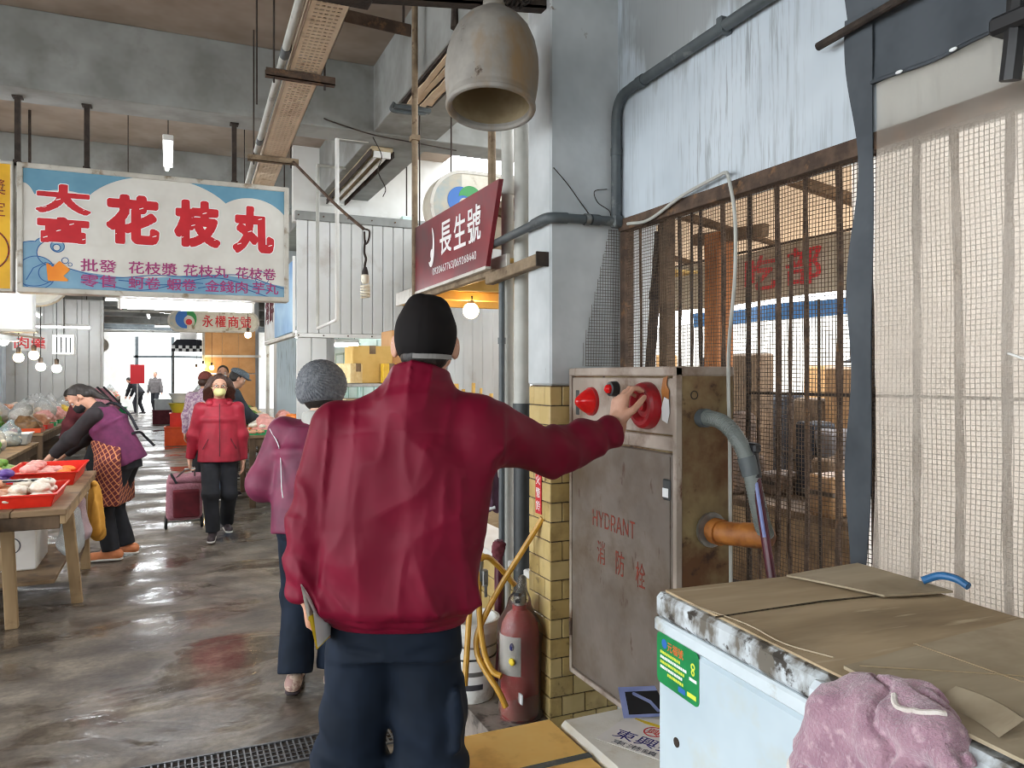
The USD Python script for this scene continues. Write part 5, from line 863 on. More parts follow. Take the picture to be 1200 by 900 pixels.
# ---------------------------------------------------------------- people
UP = V(0, 0, 1)
def ik(a, b, l1, l2, pole):
    d = b - a; L = np.linalg.norm(d); L2 = min(L, (l1 + l2) * .999); u = d / L; x = (l1 ** 2 - l2 ** 2 + L2 ** 2) / (2 * L2); hh = math.sqrt(max(l1 ** 2 - x * x, 0))
    p = pole - u * (u @ pole); return a + u * x + nrm(p) * hh, a + u * L2
def hand(w, d, n, side, curl=.5, s=1.0, thumb=.5):
    """palm and five jointed fingers; d points along the palm, n is where the palm faces, side +1 has the thumb on the d x n side"""
    d = nrm(d); n = nrm(n - d * (n @ d)); a = np.cross(d, n) * side; P = []
    pc = w + d * .052 * s
    P.append(('b', pc, V(.045, .038, .0135) * s, np.stack([d, a, n]), .013 * s, {'k': .012})); P.append(('c', w - d * .02 * s, w + d * .02 * s, .026 * s, .026 * s, {'k': .012}))
    for i, (off, ln, r, cu) in enumerate(((.030, .074, .0092, 1.0), (.0105, .082, .0094, 1.05), (-.0095, .076, .0089, 1.12), (-.028, .060, .0079, 1.2))):
        k0 = w + d * (.092 - .004 * abs(i - 1)) * s + a * off * s; dirv = nrm(d + a * (off * 2.2)); p = k0 - d * .02 * s; ang = 0
        seg = (.47 * ln, .30 * ln, .23 * ln); P.append(('c', p, k0, r * s, r * s, {'k': .006}))
        for j, L in enumerate(seg):
            ang += curl * cu * (.75, 1.0, .7)[j]; q = k0 + (dirv * math.cos(ang) + n * math.sin(ang)) * L * s; P.append(('c', k0, q, r * s * (1 - .08 * j), r * s * (.92 - .09 * j), {'k': .003})); k0 = q
    t0 = w + d * .022 * s + a * .024 * s; t1 = t0 + nrm(d * .62 + a * .75 + n * .35 * thumb) * .042 * s; t2 = t1 + nrm(d * .85 + a * .25 + n * .5 * thumb) * .032 * s; t3 = t2 + nrm(d * .9 - a * .05 + n * .6 * thumb) * .024 * s
    P += [('c', t0, t1, .0145 * s, .0115 * s, {'k': .010}), ('c', t1, t2, .0112 * s, .0098 * s, {'k': .003}), ('c', t2, t3, .0098 * s, .0082 * s, {'k': .003})]
    return P
def skeleton(x, y, yaw, h=1.6, lean=0, twist=0, handL=None, handR=None, feet=((.0, .1), (.0, -.1)), hp=0, hy=0, drop=0, poleL=None, poleR=None, shift=0):
    """yaw: degrees, heading measured from +y towards +x; lean: forward bend of the trunk in degrees; hands: (forward, left, up) targets of the wrists"""
    F = V(math.sin(math.radians(yaw)), math.cos(math.radians(yaw)), 0); L = V(-F[1], F[0], 0); O = V(x, y, 0); s = h / 1.7
    W = lambda f, l, u: O + F * f + L * l + UP * u
    ca, sa = math.cos(math.radians(lean)), math.sin(math.radians(lean)); T = nrm(UP * ca + F * sa); TF = nrm(F * ca - UP * sa)
    J = dict(F=F, L=L, T=T, TF=TF, s=s, O=O, W=W); pel = W(shift, 0, .535 * h - drop); J['pelvis'] = pel; J['waist'] = pel + nrm(T + UP) * .10 * h; J['chest'] = J['waist'] + T * .11 * h; J['neck'] = J['chest'] + T * .088 * h
    tw = math.radians(twist); TL = nrm(L * math.cos(tw) - TF * math.sin(tw)); J['TL'] = TL
    for nm, q in (('L', 1), ('R', -1)):
        J['sh' + nm] = J['neck'] - T * .022 * h + TL * q * .107 * h
        J['hip' + nm] = pel + L * q * .052 * h - UP * .02 * h
        ft = feet[0] if q > 0 else feet[1]; an = W(ft[0], ft[1], .05 * h + (ft[2] if len(ft) > 2 else 0)); kn, an = ik(J['hip' + nm], an, .242 * h, .243 * h, F + L * q * .1)
        J['kn' + nm], J['an' + nm] = kn, an; J['toe' + nm] = an + F * .10 * h - UP * .028 * h + L * q * .012 * h; J['heel' + nm] = an - F * .035 * h - UP * .025 * h
        tg = handL if q > 0 else handR
        tg = W(*tg) if tg is not None else J['sh' + nm] - UP * .33 * h + F * .03 * h + L * q * .06 * h
        pole = poleL if q > 0 else poleR
        pole = -F * .6 + L * q * .5 - UP * .5 if pole is None else F * pole[0] + L * pole[1] + UP * pole[2]
        J['el' + nm], J['wr' + nm] = ik(J['sh' + nm], tg, .178 * h, .158 * h, pole)
    HT = nrm(T * math.cos(math.radians(hp)) + TF * math.sin(math.radians(hp))) if True else T
    HF = nrm(TF * math.cos(math.radians(hp)) - T * math.sin(math.radians(hp))); yq = math.radians(hy); HL = np.cross(HT, HF); HF = nrm(HF * math.cos(yq) + HL * math.sin(yq)); HL = np.cross(HT, HF)
    J['HT'], J['HF'], J['HL'] = HT, HF, HL; J['head'] = J['neck'] + T * .035 * h + HT * .075 * h + HF * .012 * h
    return J
def head_prims(J):
    s, H, f, l, t = J['s'], J['head'], J['HF'], J['HL'], J['HT']; R = np.stack([l, f, t]); W = lambda a, b, c: H + (f * a + l * b + t * c) * s
    P = [('e', W(-.008, 0, .022), V(.074, .095, .092) * s, R, {'k': .02}), ('e', W(.022, 0, -.045), V(.056, .066, .068) * s, R, {'k': .03}), ('c', W(.07, 0, -.085), W(.062, 0, -.09), .022 * s, .022 * s, {'k': .03}),
         ('c', W(.088, 0, .012), W(.106, 0, -.026), .009 * s, .0125 * s, {'k': .012}), ('c', W(.092, -.011, -.03), W(.092, .011, -.03), .0085 * s, .0085 * s, {'k': .01}), ('c', W(.083, -.026, -.062), W(.083, .026, -.062), .008 * s, .008 * s, {'k': .012}), ('c', W(.084, -.02, -.072), W(.084, .02, -.072), .0085 * s, .0085 * s, {'k': .01}),
         ('c', W(.078, -.05, .028), W(.088, -.015, .03), .011 * s, .011 * s, {'k': .02}), ('c', W(.078, .05, .028), W(.088, .015, .03), .011 * s, .011 * s, {'k': .02})]
    for q in (-1, 1):
        P += [('e', W(-.012, q * .081, -.012), V(.011, .021, .034) * s, np.stack([nrm(l * q + f * -.5), nrm(f + l * q * .5), t]), {'k': .008}), ('c', W(.05, q * .05, -.035), W(.06, q * .03, -.045), .02 * s, .02 * s, {'k': .025})]
    sub = [('e', W(.098, q * .033, .008), V(.017, .016, .010) * s, R) for q in (-1, 1)]
    return P, sub
def body_prims(J, curlL=.45, curlR=.45, palmL=None, palmR=None, dirL=None, dirR=None, hands=True, slim=1.0):
    s, L = J['s'], J['L']; P, sub = head_prims(J); b = slim * s
    P += [('c', J['neck'] - J['T'] * .04 * s, J['head'] - J['HT'] * .05 * s - J['HF'] * .015 * s, .055 * s, .052 * s, {'k': .03}), ('ec', J['pelvis'] - UP * .05 * s, J['waist'], J['L'], (.155 * b, .105 * b), (.13 * b, .09 * b)), ('ec', J['waist'], J['neck'] - J['T'] * .04 * s, J['TL'], (.13 * b, .09 * b), (.15 * b, .085 * b)), ('c', J['shL'], J['shR'], .05 * s, .05 * s)]
    for q, nm in ((1, 'L'), (-1, 'R')):
        P += [('c', J['sh' + nm], J['el' + nm], .047 * b, .038 * b), ('c', J['el' + nm], J['wr' + nm], .038 * b, .026 * b), ('c', J['hip' + nm], J['kn' + nm], .078 * b, .052 * b), ('c', J['kn' + nm], J['an' + nm], .05 * b, .036 * b), ('c', J['heel' + nm], J['toe' + nm], .03 * s, .026 * s)]
        if hands:
            d = dirL if q > 0 else dirR; d = nrm(J['wr' + nm] - J['el' + nm]) if d is None else nrm(d); n = palmL if q > 0 else palmR; n = -L * q + J['F'] * .2 if n is None else n
            sd = 1 if (np.cross(d, n) @ (J['F'] + UP * .3)) > 0 else -1
            P += hand(J['wr' + nm], d, V(*n), sd, curlL if q > 0 else curlR, s * .97)
    return P, sub
def folds(amp, sc, seed=0, st=(1, 1, .45)):
    return lambda P: amp * 2 * (meshkit.fbm(P * np.array(st) * sc + 31, 3, seed) - .5)
def jacket_prims(J, g=.025, hem=.0, hw=(.19, .14), slim=1.0, sleeve=1.0, cuffs=True, collar=.05, wr=0.97):
    s = J['s']; b = s * slim; P = [('ec', J['pelvis'] - J['T'] * hem, J['chest'], J['L'], (hw[0] * b, hw[1] * b), ((.165 + g) * b, (.105 + g) * b), 2.4), ('ec', J['chest'] - J['T'] * .02, J['neck'] - J['T'] * .03 * s, J['TL'], ((.165 + g) * b, (.105 + g) * b), ((.12 + g) * b, (.07 + g) * b), 2.3),
        ('c', J['shL'] - J['T'] * .012, J['shR'] - J['T'] * .012, (.040 + g * .6) * b, (.040 + g * .6) * b, {'k': .05}), ('c', J['neck'] - J['T'] * .05 * s, J['neck'] + J['T'] * .012 * s, .085 * s, .066 * s, {'k': .04})]
    if collar: P.append(('ec', J['neck'] - J['T'] * .03 * s, J['neck'] + J['T'] * collar * s + J['TF'] * .01, J['L'], (.078 * s, .078 * s), (.070 * s, .072 * s), {'k': .015}))
    for nm in 'LR':
        w = J['el' + nm] + (J['wr' + nm] - J['el' + nm]) * wr
        P += [('c', J['sh' + nm] - J['T'] * .01, J['el' + nm], (.044 + g * .85) * b * sleeve, (.041 + g * .8) * b * sleeve, {'k': .03}), ('ec', J['el' + nm], w, UP, ((.045 + g * .8) * b * sleeve,) * 2, ((.036 + g * .5) * b * sleeve,) * 2, {'k': .03}), ('c', J['el' + nm], J['el' + nm] + V(0, 0, .001), (.044 + g * .9) * b * sleeve, (.044 + g * .9) * b * sleeve)]
    return P
def trouser_prims(J, g=.018, ankle=.045, slim=1.0, top=.06):
    s = J['s']; b = s * slim; P = [('ec', J['pelvis'] - UP * .08 * s, J['pelvis'] + UP * top * s, J['L'], ((.16 + g) * b, (.12 + g) * b), ((.15 + g) * b, (.105 + g) * b), 2.3)]
    for nm in 'LR':
        k = J['kn' + nm]; P += [('c', J['hip' + nm], k, (.085 + g) * b, (.058 + g) * b, {'k': .03}), ('ec', k, J['an' + nm] + UP * .01, J['L'], ((.058 + g) * b,) * 2, ((ankle + g) * b,) * 2, {'k': .03}), ('c', k, k + V(0, 0, .001), (.057 + g) * b, (.057 + g) * b)]
    return P
def shoe(J, nm, mt, sole, t, s_=1.0, res=.008):
    s = J['s'] * s_; a, h, o = J['an' + nm], J['heel' + nm], J['toe' + nm]; F = J['F']
    up = [('c', h + UP * .018 * s, o + UP * .006 * s, .040 * s, .036 * s), ('c', a + UP * .0 - F * .005, h + UP * .02, .040 * s, .038 * s), ('c', o - F * .03, o + F * .025 * s, .038 * s, .030 * s)]
    zc = min(h[2], o[2]) - .022 * s
    zb = max(zc, .002) if zc < .05 else zc
    q = part('shoe', sdf(up, res, .02, cuts=[((0, 0, zb + .014), (0, 0, -1))], lap=1), mt, t, smooth=True)
    sp = [('c', h * V(1, 1, 0) + UP * (zb + .01), o * V(1, 1, 0) + UP * (zb + .01) + F * .02 * s, .041 * s, .039 * s)]
    part('sole', sdf(sp, res, .01, cuts=[((0, 0, zb), (0, 0, -1)), ((0, 0, zb + .018), (0, 0, 1))], lap=0), sole, q, smooth=30)
def face(J, t, glasses=False, open_eyes=True):
    s, H, f, l, u = J['s'], J['head'], J['HF'], J['HL'], J['HT']; W = lambda a, b, c: H + (f * a + l * b + u * c) * s
    for q in (-1, 1):
        e = part('eyeball', ball(W(.081, q * .033, .008), .0105 * s, 2), 'mask_white', t, smooth=True); part('pupil', ball(W(.0885, q * .033, .007), .0062 * s, 1), 'eye', e, smooth=True)
        part('eyebrow', tube(spline([W(.090, q * .016, .030), W(.090, q * .032, .036), W(.080, q * .052, .030)], 4), .0035 * s, 6), 'hair', t)
        if glasses:
            g = part('glasses_rim', tube([W(.104, q * .035 + .024 * math.cos(a), .004 + .018 * math.sin(a)) for a in np.linspace(0, 2 * np.pi, 17)], .0018 * s, 5, cap=False), 'black_plastic', t); part('temple', tube([W(.10, q * .058, .008), W(.0, q * .082, .006)], .0018 * s, 5), 'black_plastic', g)
def mask(J, mt, t, res=.006):
    s, H, f, l, u = J['s'], J['head'], J['HF'], J['HL'], J['HT']; W = lambda a, b, c: H + (f * a + l * b + u * c) * s; R = np.stack([l, f, u])
    m = sdf([('e', W(.035, 0, -.052), V(.064, .084, .066) * s, R), ('c', W(.098, 0, -.025), W(.1, 0, -.06), .018 * s, .022 * s, {'k': .03})], res, .02, cuts=[(W(.04, 0, 0), -f), (W(0, 0, -.016), u), (W(0, 0, -.105), -u)], lap=1)
    q = part('mask', m, mt, t, smooth=True)
    for sd in (-1, 1): part('ear_loop', tube(spline([W(.05, sd * .062, -.03), W(.0, sd * .084, -.01), W(-.02, sd * .088, -.005)], 4), .002, 5), mt, q)
def hair_cap(J, back=.0, low=-.02, mt='hair', t=None, extra=(), front=.03, res=.007, amp=.004, grow=1.0):
    s, H, f, l, u = J['s'], J['head'], J['HF'], J['HL'], J['HT']; W = lambda a, b, c: H + (f * a + l * b + u * c) * s; R = np.stack([l, f, u])
    P = [('e', W(-.014, 0, .03), V(.083, .103, .096) * s * grow, R), ('e', W(-.035, 0, low), V(.078, .075, .06) * s * grow, R)] + list(extra)
    cut = [(W(front, 0, .05), nrm(f - u * .55))]
    return part('hair', sdf(P, res, .02, disp=folds(amp, 40, 2, (1, 1, .4)), cuts=cut, lap=1), mt, t, smooth=True)
def dress(J, name, label, cat='person'):
    return thing(name, label, cat, (J['O'][0], J['O'][1], 0))
# ---- the man who tests the alarm
R_, F_ = V(cy_, -sy_, 0), V(sy_, cy_, 0); O_ = V(.60, 2.09, 0)
def m(x, y, z): return O_ + R_ * x + F_ * y + UP * z
J = dict(F=F_, L=-R_, T=UP, TF=F_, TL=-R_, s=1.04, O=O_)
J.update(pelvis=m(-.02, 0, .93), waist=m(-.015, 0, 1.08), chest=m(.0, 0, 1.28), neck=m(.035, 0, 1.515), shL=m(-.185, .0, 1.425), shR=m(.205, .0, 1.425), elL=m(-.25, -.05, 1.165), wrL=m(-.258, -.055, .985),
    elR=m(.415, .19, 1.335), wrR=m(.632, .375, 1.385), hipL=m(-.105, 0, .88), hipR=m(.055, 0, .88), knL=m(-.165, .03, .49), knR=m(.068, .0, .49), anL=m(-.19, -.02, .085), anR=m(.085, -.04, .085), toeL=m(-.21, .13, .045), toeR=m(.105, .12, .045), heelL=m(-.185, -.08, .05), heelR=m(.08, -.10, .05))
HT = nrm(UP + R_ * .02 + F_ * .12); HF = nrm(F_ * .99 - R_ * .06 - UP * .1); HF = nrm(HF - HT * (HF @ HT)); J.update(HT=HT, HF=HF, HL=np.cross(HT, HF), head=m(.054, .035, 1.662))
man = dress(J, 'person', 'person seen from behind in a wine-red jacket and black cap, pressing the alarm bell')
hd = nrm(R_ * .16 + F_ * .30 + UP * .94); palm = nrm(R_ * .85 + F_ * .42 - UP * .25)
P, sub = body_prims(J, hands=False, slim=.93)
hw = m(.650, .40, 1.402)
P += [('c', J['wrR'], hw, .027, .027, {'k': .01})] + hand(hw, hd, palm, -1, .72, 1.10, 1.0) + hand(J['wrL'] + V(0, 0, -.005), nrm(-UP + F_ * .05 + R_ * .12), nrm(R_ + F_ * .1), 1 if (np.cross(-UP, R_) @ F_) > 0 else -1, .55, .98, 1.2)
part('body', sdf(P, .005, .03, sub=sub, lap=2), 'skin', man, smooth=True)
face(J, man)
def jd(P):
    q = P - O_; x, y, z = q @ R_, q @ F_, q[:, 2]; back = np.clip(-y / .1, 0, 1); d = .006 * (meshkit.fbm(np.stack([x * 5, y * 5, z * 2.2], 1) + 9, 3, 1) - .5) * 2
    d += .0022 * back * np.sin((x * .55 + z) * 30 + 3 * meshkit.noise(P * 4, 3)) * np.clip((1.22 - z) / .3, 0, 1) * np.clip((z - .90) / .06, 0, 1)                       # diagonal drapes low on the back
    d += .0022 * back * np.sin((x * 1.6 - z) * 24 + 2 * meshkit.noise(P * 5, 4)) * np.clip((x + .02) / .12, 0, 1) * np.clip((z - 1.15) / .1, 0, 1) * np.clip((1.42 - z) / .06, 0, 1)   # pulled to the raised arm
    def rdg(al, ac, ang, fa, fc, sd):
        ca, sa = math.cos(ang), math.sin(ang); u_, w_ = x * ca + z * sa, -x * sa + z * ca
        return (1 - np.abs(2 * meshkit.noise(np.stack([u_ * fa + al, w_ * fc + ac, y * 3], 1), sd) - 1)) ** 2
    low = np.clip((1.16 - z) / .2, 0, 1) * np.clip((z - .90) / .05, 0, 1); up_ = np.clip((z - 1.08) / .12, 0, 1) * np.clip((x + .12) / .2, 0, 1)
    d += back * (.022 * low * rdg(3, 7, 1.95, 3.2, 10, 11) ** 2.2 + .016 * low * rdg(1, 2, 1.35, 3, 10, 15) ** 2 + .018 * up_ * rdg(5, 1, .55, 3, 10, 12) ** 2 + .009 * rdg(9, 4, 1.57, 2.2, 8, 14) ** 1.6 + .007 * rdg(2, 6, 1.2 + .4 * math.sin(1), 5, 19, 21) ** 3 + .006 * low * rdg(4, 3, 2.4, 5, 20, 22) ** 3)
    d -= .0016 * back * np.exp(-((z - 1.405 - .02 * np.cos(x * 8)) / .005) ** 2) * (np.abs(x) < .2)                                                                 # yoke seam
    t = (q - V(0, 0, 0)) @ np.zeros(3); arm = np.clip((x - .24) / .06, 0, 1); d += arm * .005 * np.sin(x * 62 + z * 34 + 4 * meshkit.noise(P * 9, 6)) * (.4 + meshkit.noise(P * 7, 8))
    la = np.clip((-.22 - x) / .03, 0, 1); d += la * .004 * np.sin(z * 58 + x * 40 + 4 * meshkit.noise(P * 8, 7)) * np.clip((1.33 - z) / .1, 0, 1)
    d -= .0035 * np.exp(-((z - .925) / .005) ** 2) * (x > -.23) * (x < .25)
    return d * np.clip((z - .89) / .02, 0, 1)
jp = [('ml', O_, UP, R_, [(.885, -.018, 0, .190, .132, 2.5), (.918, -.018, 0, .197, .137, 2.5), (.94, -.018, 0, .204, .146, 2.5), (.98, -.016, 0, .212, .152, 2.5), (1.10, -.008, 0, .226, .155, 2.5), (1.22, .0, 0, .234, .150, 2.5), (1.34, .010, 0, .232, .138, 2.4), (1.42, .016, 0, .205, .118, 2.3), (1.465, .022, 0, .150, .098, 2.1)]),
      ('c', m(-.165, 0, 1.412), m(.02, -.005, 1.485), .075, .078, {'k': .05}), ('c', m(.19, 0, 1.405), m(.05, -.005, 1.485), .080, .078, {'k': .05}), ('ec', m(.035, 0, 1.49), m(.042, .012, 1.582), R_, (.090, .088), (.079, .080), 2.0, {'k': .025}), ('c', m(.035, -.01, 1.475), m(.035, 0, 1.50), .105, .09, {'k': .05}),
      ('c', J['shL'], J['elL'], .080, .064, {'k': .018}), ('ec', J['elL'] + V(0, 0, .02), J['elL'] + (J['wrL'] - J['elL']) * 1.0, UP, (.064, .064), (.050, .050), 2.0, {'k': .008}), ('c', J['elL'], J['elL'] + (J['wrL'] - J['elL']) * .62, .064, .060, {'k': .008}),
      ('c', J['shR'], J['elR'], .088, .071, {'k': .045}), ('c', J['elR'], J['elR'] + (J['wrR'] - J['elR']) * .55, .070, .066, {'k': .03}), ('ec', J['elR'], J['elR'] + (J['wrR'] - J['elR']) * 1.01, UP, (.070, .070), (.052, .050), 2.0, {'k': .03})]
for a, b, r in (((.43, .13, 1.372), (.47, .18, 1.29), .006), ((.36, .07, 1.382), (.40, .14, 1.32), .005)): jp.append(('c', m(*a), m(*b), r, r * .7, {'k': .05}))
jk = part('jacket', sdf(jp, .006, .035, disp=jd, cuts=[((0, 0, .886), (0, 0, -1))], lap=1), 'jacket_red', man, smooth=True, label='wine-red zip jacket with a stand collar')
part('collar_seam', tube([m(.035 + .0925 * math.cos(a), .0 + .09 * math.sin(a), 1.497 + .004 * math.sin(a)) for a in np.linspace(math.pi, 2 * math.pi, 20)], .0025, 5), 'jacket_red', jk)
def td(P):
    q = P - O_; x, z = q @ R_, q[:, 2]; return .014 * 2 * (meshkit.fbm(np.stack([x * 8, (q @ F_) * 8, z * 3.5], 1) + 4, 3, 5) - .5) + .005 * np.sin(z * 40 + x * 30 + 4 * meshkit.noise(P * 6, 2)) * np.clip((.78 - z) / .1, 0, 1)
tpz = [('ec', m(-.018, 0, .80), m(-.018, 0, .95), R_, (.176, .128), (.166, .118), 2.5), ('c', J['hipL'] + V(0, 0, -.03), J['knL'], .104, .098, {'k': .03}), ('c', J['hipR'] + V(0, 0, -.03), J['knR'], .104, .094, {'k': .03}), ('ec', J['knL'], m(-.19, -.02, .07), R_, (.104, .106), (.088, .10), 2.2), ('ec', J['knR'], m(.085, -.04, .07), R_, (.098, .10), (.086, .10), 2.2),
       ('b', m(.150, -.02, .64), V(.014, .07, .085), np.stack([R_, F_, UP]), .012, {'k': .02})]
part('trousers', sdf(tpz, .0065, .035, disp=td, sub=[('c', m(-.022, -.14, .93), m(-.03, -.13, .76), .006, .006), ('c', m(-.165, -.098, .84), m(-.06, -.124, .83), .004, .004), ('c', m(.03, -.124, .83), m(.125, -.098, .84), .004, .004)], lap=1), 'trousers_navy', man, smooth=True, label='navy cargo trousers')
for nm in 'LR': shoe(J, nm, 'shoe_dark', 'black_plastic', man, 1.05)
Wm = lambda a, b, c: J['head'] + (J['HF'] * a + J['HL'] * b + J['HT'] * c) * 1.04
Rh = np.stack([J['HL'], J['HF'], J['HT']])
part('hair', sdf([('e', Wm(-.022, 0, .02), V(.077, .093, .090), Rh), ('e', Wm(-.040, 0, -.045), V(.066, .060, .043), Rh)], .006, .02, disp=folds(.003, 60, 2), cuts=[(Wm(.03, 0, 0), J['HF'])], lap=1), 'hair', man, smooth=True)
cp = part('cap', sdf([('e', Wm(-.004, 0, .026), V(.089, .112, .098), Rh), ('e', Wm(-.024, 0, -.010), V(.079, .090, .068), Rh), ('c', Wm(-.01, -.03, .10), Wm(-.02, .02, .108), .022, .022, {'k': .04}), ('b', Wm(.12, 0, .02), V(.075, .075, .006), np.stack([J['HL'], nrm(J['HF'] - J['HT'] * .25), nrm(J['HT'] + J['HF'] * .25)]), .005, {'k': .008})], .0055, .02, disp=lambda P: .003 * (meshkit.fbm(P * 14, 3, 2) - .5) * 2 - .0015 * np.exp(-(((P - J['head']) @ J['HL'] - .004) / .003) ** 2), cuts=[(Wm(-.1, 0, -.052), nrm(-J['HT'] - J['HF'] * .30))], lap=1), 'cap_black', man, smooth=True, label='black cap')
sa = np.linspace(-.92, .28, 12)
part('cap_strap', [bar(Wm(-.021 - .0985 * math.cos(a), .0915 * math.sin(a), -.053 + .004 * abs(a)), Wm(-.021 - .0985 * math.cos(b), .0915 * math.sin(b), -.053 + .004 * abs(b)), .005, .013, up=UP) for a, b in zip(sa[:-1], sa[1:])], 'strap_grey', cp)
part('cap_button', ball(Wm(-.012, 0, .127), .009, 2, (1, 1, .6)), 'cap_black', cp)
mask(J, 'mask_white', man)
# ---- folded paper in his left hand
pf = thing('paper_pad', 'folded white and yellow paper pad held low in the hand of the man in wine-red', 'paper', tuple(m(-.22, .03, .86)))
def leaf(pts, mt, th=.002):
    a = [m(*p) for p in pts]; mm = tm((np.array(a), np.array([[0, 1, 2, 3]]))); n_ = nrm(np.cross(a[1] - a[0], a[2] - a[0])) * th; m2 = mm.copy(); m2.vertices = m2.vertices + n_; m2.invert(); part('leaf', [mm, m2], mt, pf)
leaf([(-.252, -.15, 1.025), (-.212, -.165, .955), (-.205, -.05, .935), (-.245, -.04, 1.0)], 'paper_white'); leaf([(-.250, -.152, 1.022), (-.228, -.165, .935), (-.222, -.05, .915), (-.244, -.04, .99)], 'paper_white'); leaf([(-.226, -.165, .945), (-.206, -.165, .860), (-.198, -.04, .855), (-.218, -.04, .935)], 'ink_yellow'); leaf([(-.214, -.165, .955), (-.203, -.166, .866), (-.195, -.04, .862), (-.206, -.04, .945)], 'paper_white')
# ---- woman with the grey knitted hat, back view
J = skeleton(.67, 3.92, 20, 1.60, lean=9, handL=(.24, .16, .95), handR=(.24, -.16, .95), feet=((-.03, .10), (.02, -.08)), hp=10, hy=-25)
p = dress(J, 'person', 'person in a plum jacket and grey knitted hat, back turned beyond the man in wine-red')
P, sub = body_prims(J, .6, .6); part('body', sdf(P, .009, .03, sub=sub), 'skin_pale', p, smooth=True); face(J, p); mask(J, 'mask_white', p)
part('jacket', sdf(jacket_prims(J, .045, .07, (.225, .18), 1.06, collar=0), .009, .04, disp=folds(.010, 9, 3), lap=1), 'jacket_plum', p, smooth=True); part('trousers', sdf(trouser_prims(J, .035, .055), .009, .035, disp=folds(.009, 12, 4), lap=1), 'trousers_navy', p, smooth=True)
H, u, f, l, s = J['head'], J['HT'], J['HF'], J['HL'], J['s']; Rr = np.stack([l, f, u])
ht = part('knit_hat', sdf([('e', H + u * .032 - f * .012, V(.122, .138, .126), Rr), ('e', H - u * .03 - f * .03, V(.110, .115, .075), Rr)], .006, .03, disp=lambda P: .0035 * np.sin(np.arctan2((P - H) @ l, (P - H) @ u - .02) * 38), cuts=[(H - u * .062, nrm(-u + f * .25))], lap=0), 'knit_grey', p, smooth=True, label='grey ribbed knitted hat')
part('scarf', sdf([('ec', J['neck'] - J['T'] * .02, J['neck'] + J['T'] * .055, l, (.092, .09), (.085, .085))], .007, .02, disp=folds(.005, 30, 2)), 'pvc_pale', p, smooth=True); part('hair', sdf([('e', H - u * .06 - f * .03, V(.08, .07, .055), Rr)], .007, .02, disp=folds(.004, 40)), 'hair', p, smooth=True)
part('piping', tube(spline([J['shL'] - J['TF'] * .06 + J['L'] * .06, J['chest'] + J['L'] * .17 - J['TF'] * .10, J['waist'] + J['L'] * .14 - J['TF'] * .165, J['waist'] + J['L'] * .13 - J['TF'] * .18 - UP * .06]), .003, 5), 'white_tape', p)
for nm in 'LR': shoe(J, nm, 'shoe_cream', 'shoe_dark', p)
# ---- woman in coral red walking towards the camera with a trolley
J = skeleton(.43, 7.95, 182, 1.56, lean=1, handR=(-.10, -.27, .73), handL=(.0, .22, .70), feet=((-.16, .07, .03), (.12, -.06)), hp=4, hy=2)
p = dress(J, 'person', 'person in a red hooded jacket and yellow mask walking up the aisle, pulling a trolley')
P, sub = body_prims(J, .35, .9, dirL=-UP + J['F'] * .2, dirR=-UP - J['F'] * .1); part('body', sdf(P, .007, .03, sub=sub), 'skin', p, smooth=True); face(J, p, glasses=True); mask(J, 'mask_yellow', p)
jk = part('jacket', sdf(jacket_prims(J, .032, .09, (.232, .19), .93, collar=.055), .008, .035, disp=folds(.008, 11, 6), lap=1), 'jacket_coral', p, smooth=True); part('zip', tube(spline([J['neck'] + J['TF'] * .085, J['chest'] + J['TF'] * .152, J['waist'] + J['TF'] * .165, J['pelvis'] + J['TF'] * .172 - UP * .03]), .005, 6), 'maroon_cloth', jk)
for q in (-1, 1): part('pocket', bar(J['waist'] + J['L'] * q * .10 + J['TF'] * .148 - UP * .02, J['waist'] + J['L'] * q * .15 + J['TF'] * .125 - UP * .12, .008, .006), 'maroon_cloth', jk)
part('hood', sdf([('c', J['neck'] - J['TF'] * .07 - J['L'] * .07, J['neck'] - J['TF'] * .07 + J['L'] * .07, .05, .05), ('c', J['neck'] + J['TF'] * .03 - J['L'] * .085, J['neck'] - J['TF'] * .06 - J['L'] * .08, .035, .045), ('c', J['neck'] + J['TF'] * .03 + J['L'] * .085, J['neck'] - J['TF'] * .06 + J['L'] * .08, .035, .045)], .008, .03, disp=folds(.006, 20)), 'jacket_coral', jk, smooth=True)
part('trousers', sdf(trouser_prims(J, .022, .048), .008, .035, disp=folds(.008, 13, 7), lap=1), 'black_cloth', p, smooth=True)
H, u, f, l, s = J['head'], J['HT'], J['HF'], J['HL'], J['s']; W = lambda a, b, c: H + (f * a + l * b + u * c) * s; cur = []
for q in (-1, 1):
    for k in range(7): cur.append(('c', W(-.02 - .012 * k, q * (.075 + .012 * (k % 3)), .06 - .03 * k), W(-.02 - .006 * k, q * (.105 + .014 * ((k * 2) % 3)), -.03 - .032 * k), .032, .030))
cur += [('c', W(-.09, -.06 + .03 * k, .02), W(-.09, -.07 + .035 * k, -.15), .04, .03) for k in range(5)]
hair_cap(J, mt='hair_brown', t=p, extra=cur, front=.045, amp=.012)
shoe(J, 'L', 'shoe_dark', 'sole_white', p); shoe(J, 'R', 'shoe_dark', 'sole_white', p)
wt = J['wrR'] - UP * .085; tr = thing('shopping_trolley', 'pink and maroon two-wheeled shopping trolley bag pulled along the wet aisle', 'trolley', (.10, 8.5, 0)); B = V(.105, 8.52, 0)
sk_ = lambda x, y, z: B + V(x + .12 * z * .6, y - .25 * z, z)
part('bag', sdf([('b', B + V(.02, -.06, .33), V(.17, .12, .205), np.stack([V(1, 0, 0), nrm(V(0, 1, .25)), nrm(V(0, -.25, 1))]), .05)], .010, .02, disp=folds(.012, 9, 2)), 'bag_pink', tr, smooth=True)
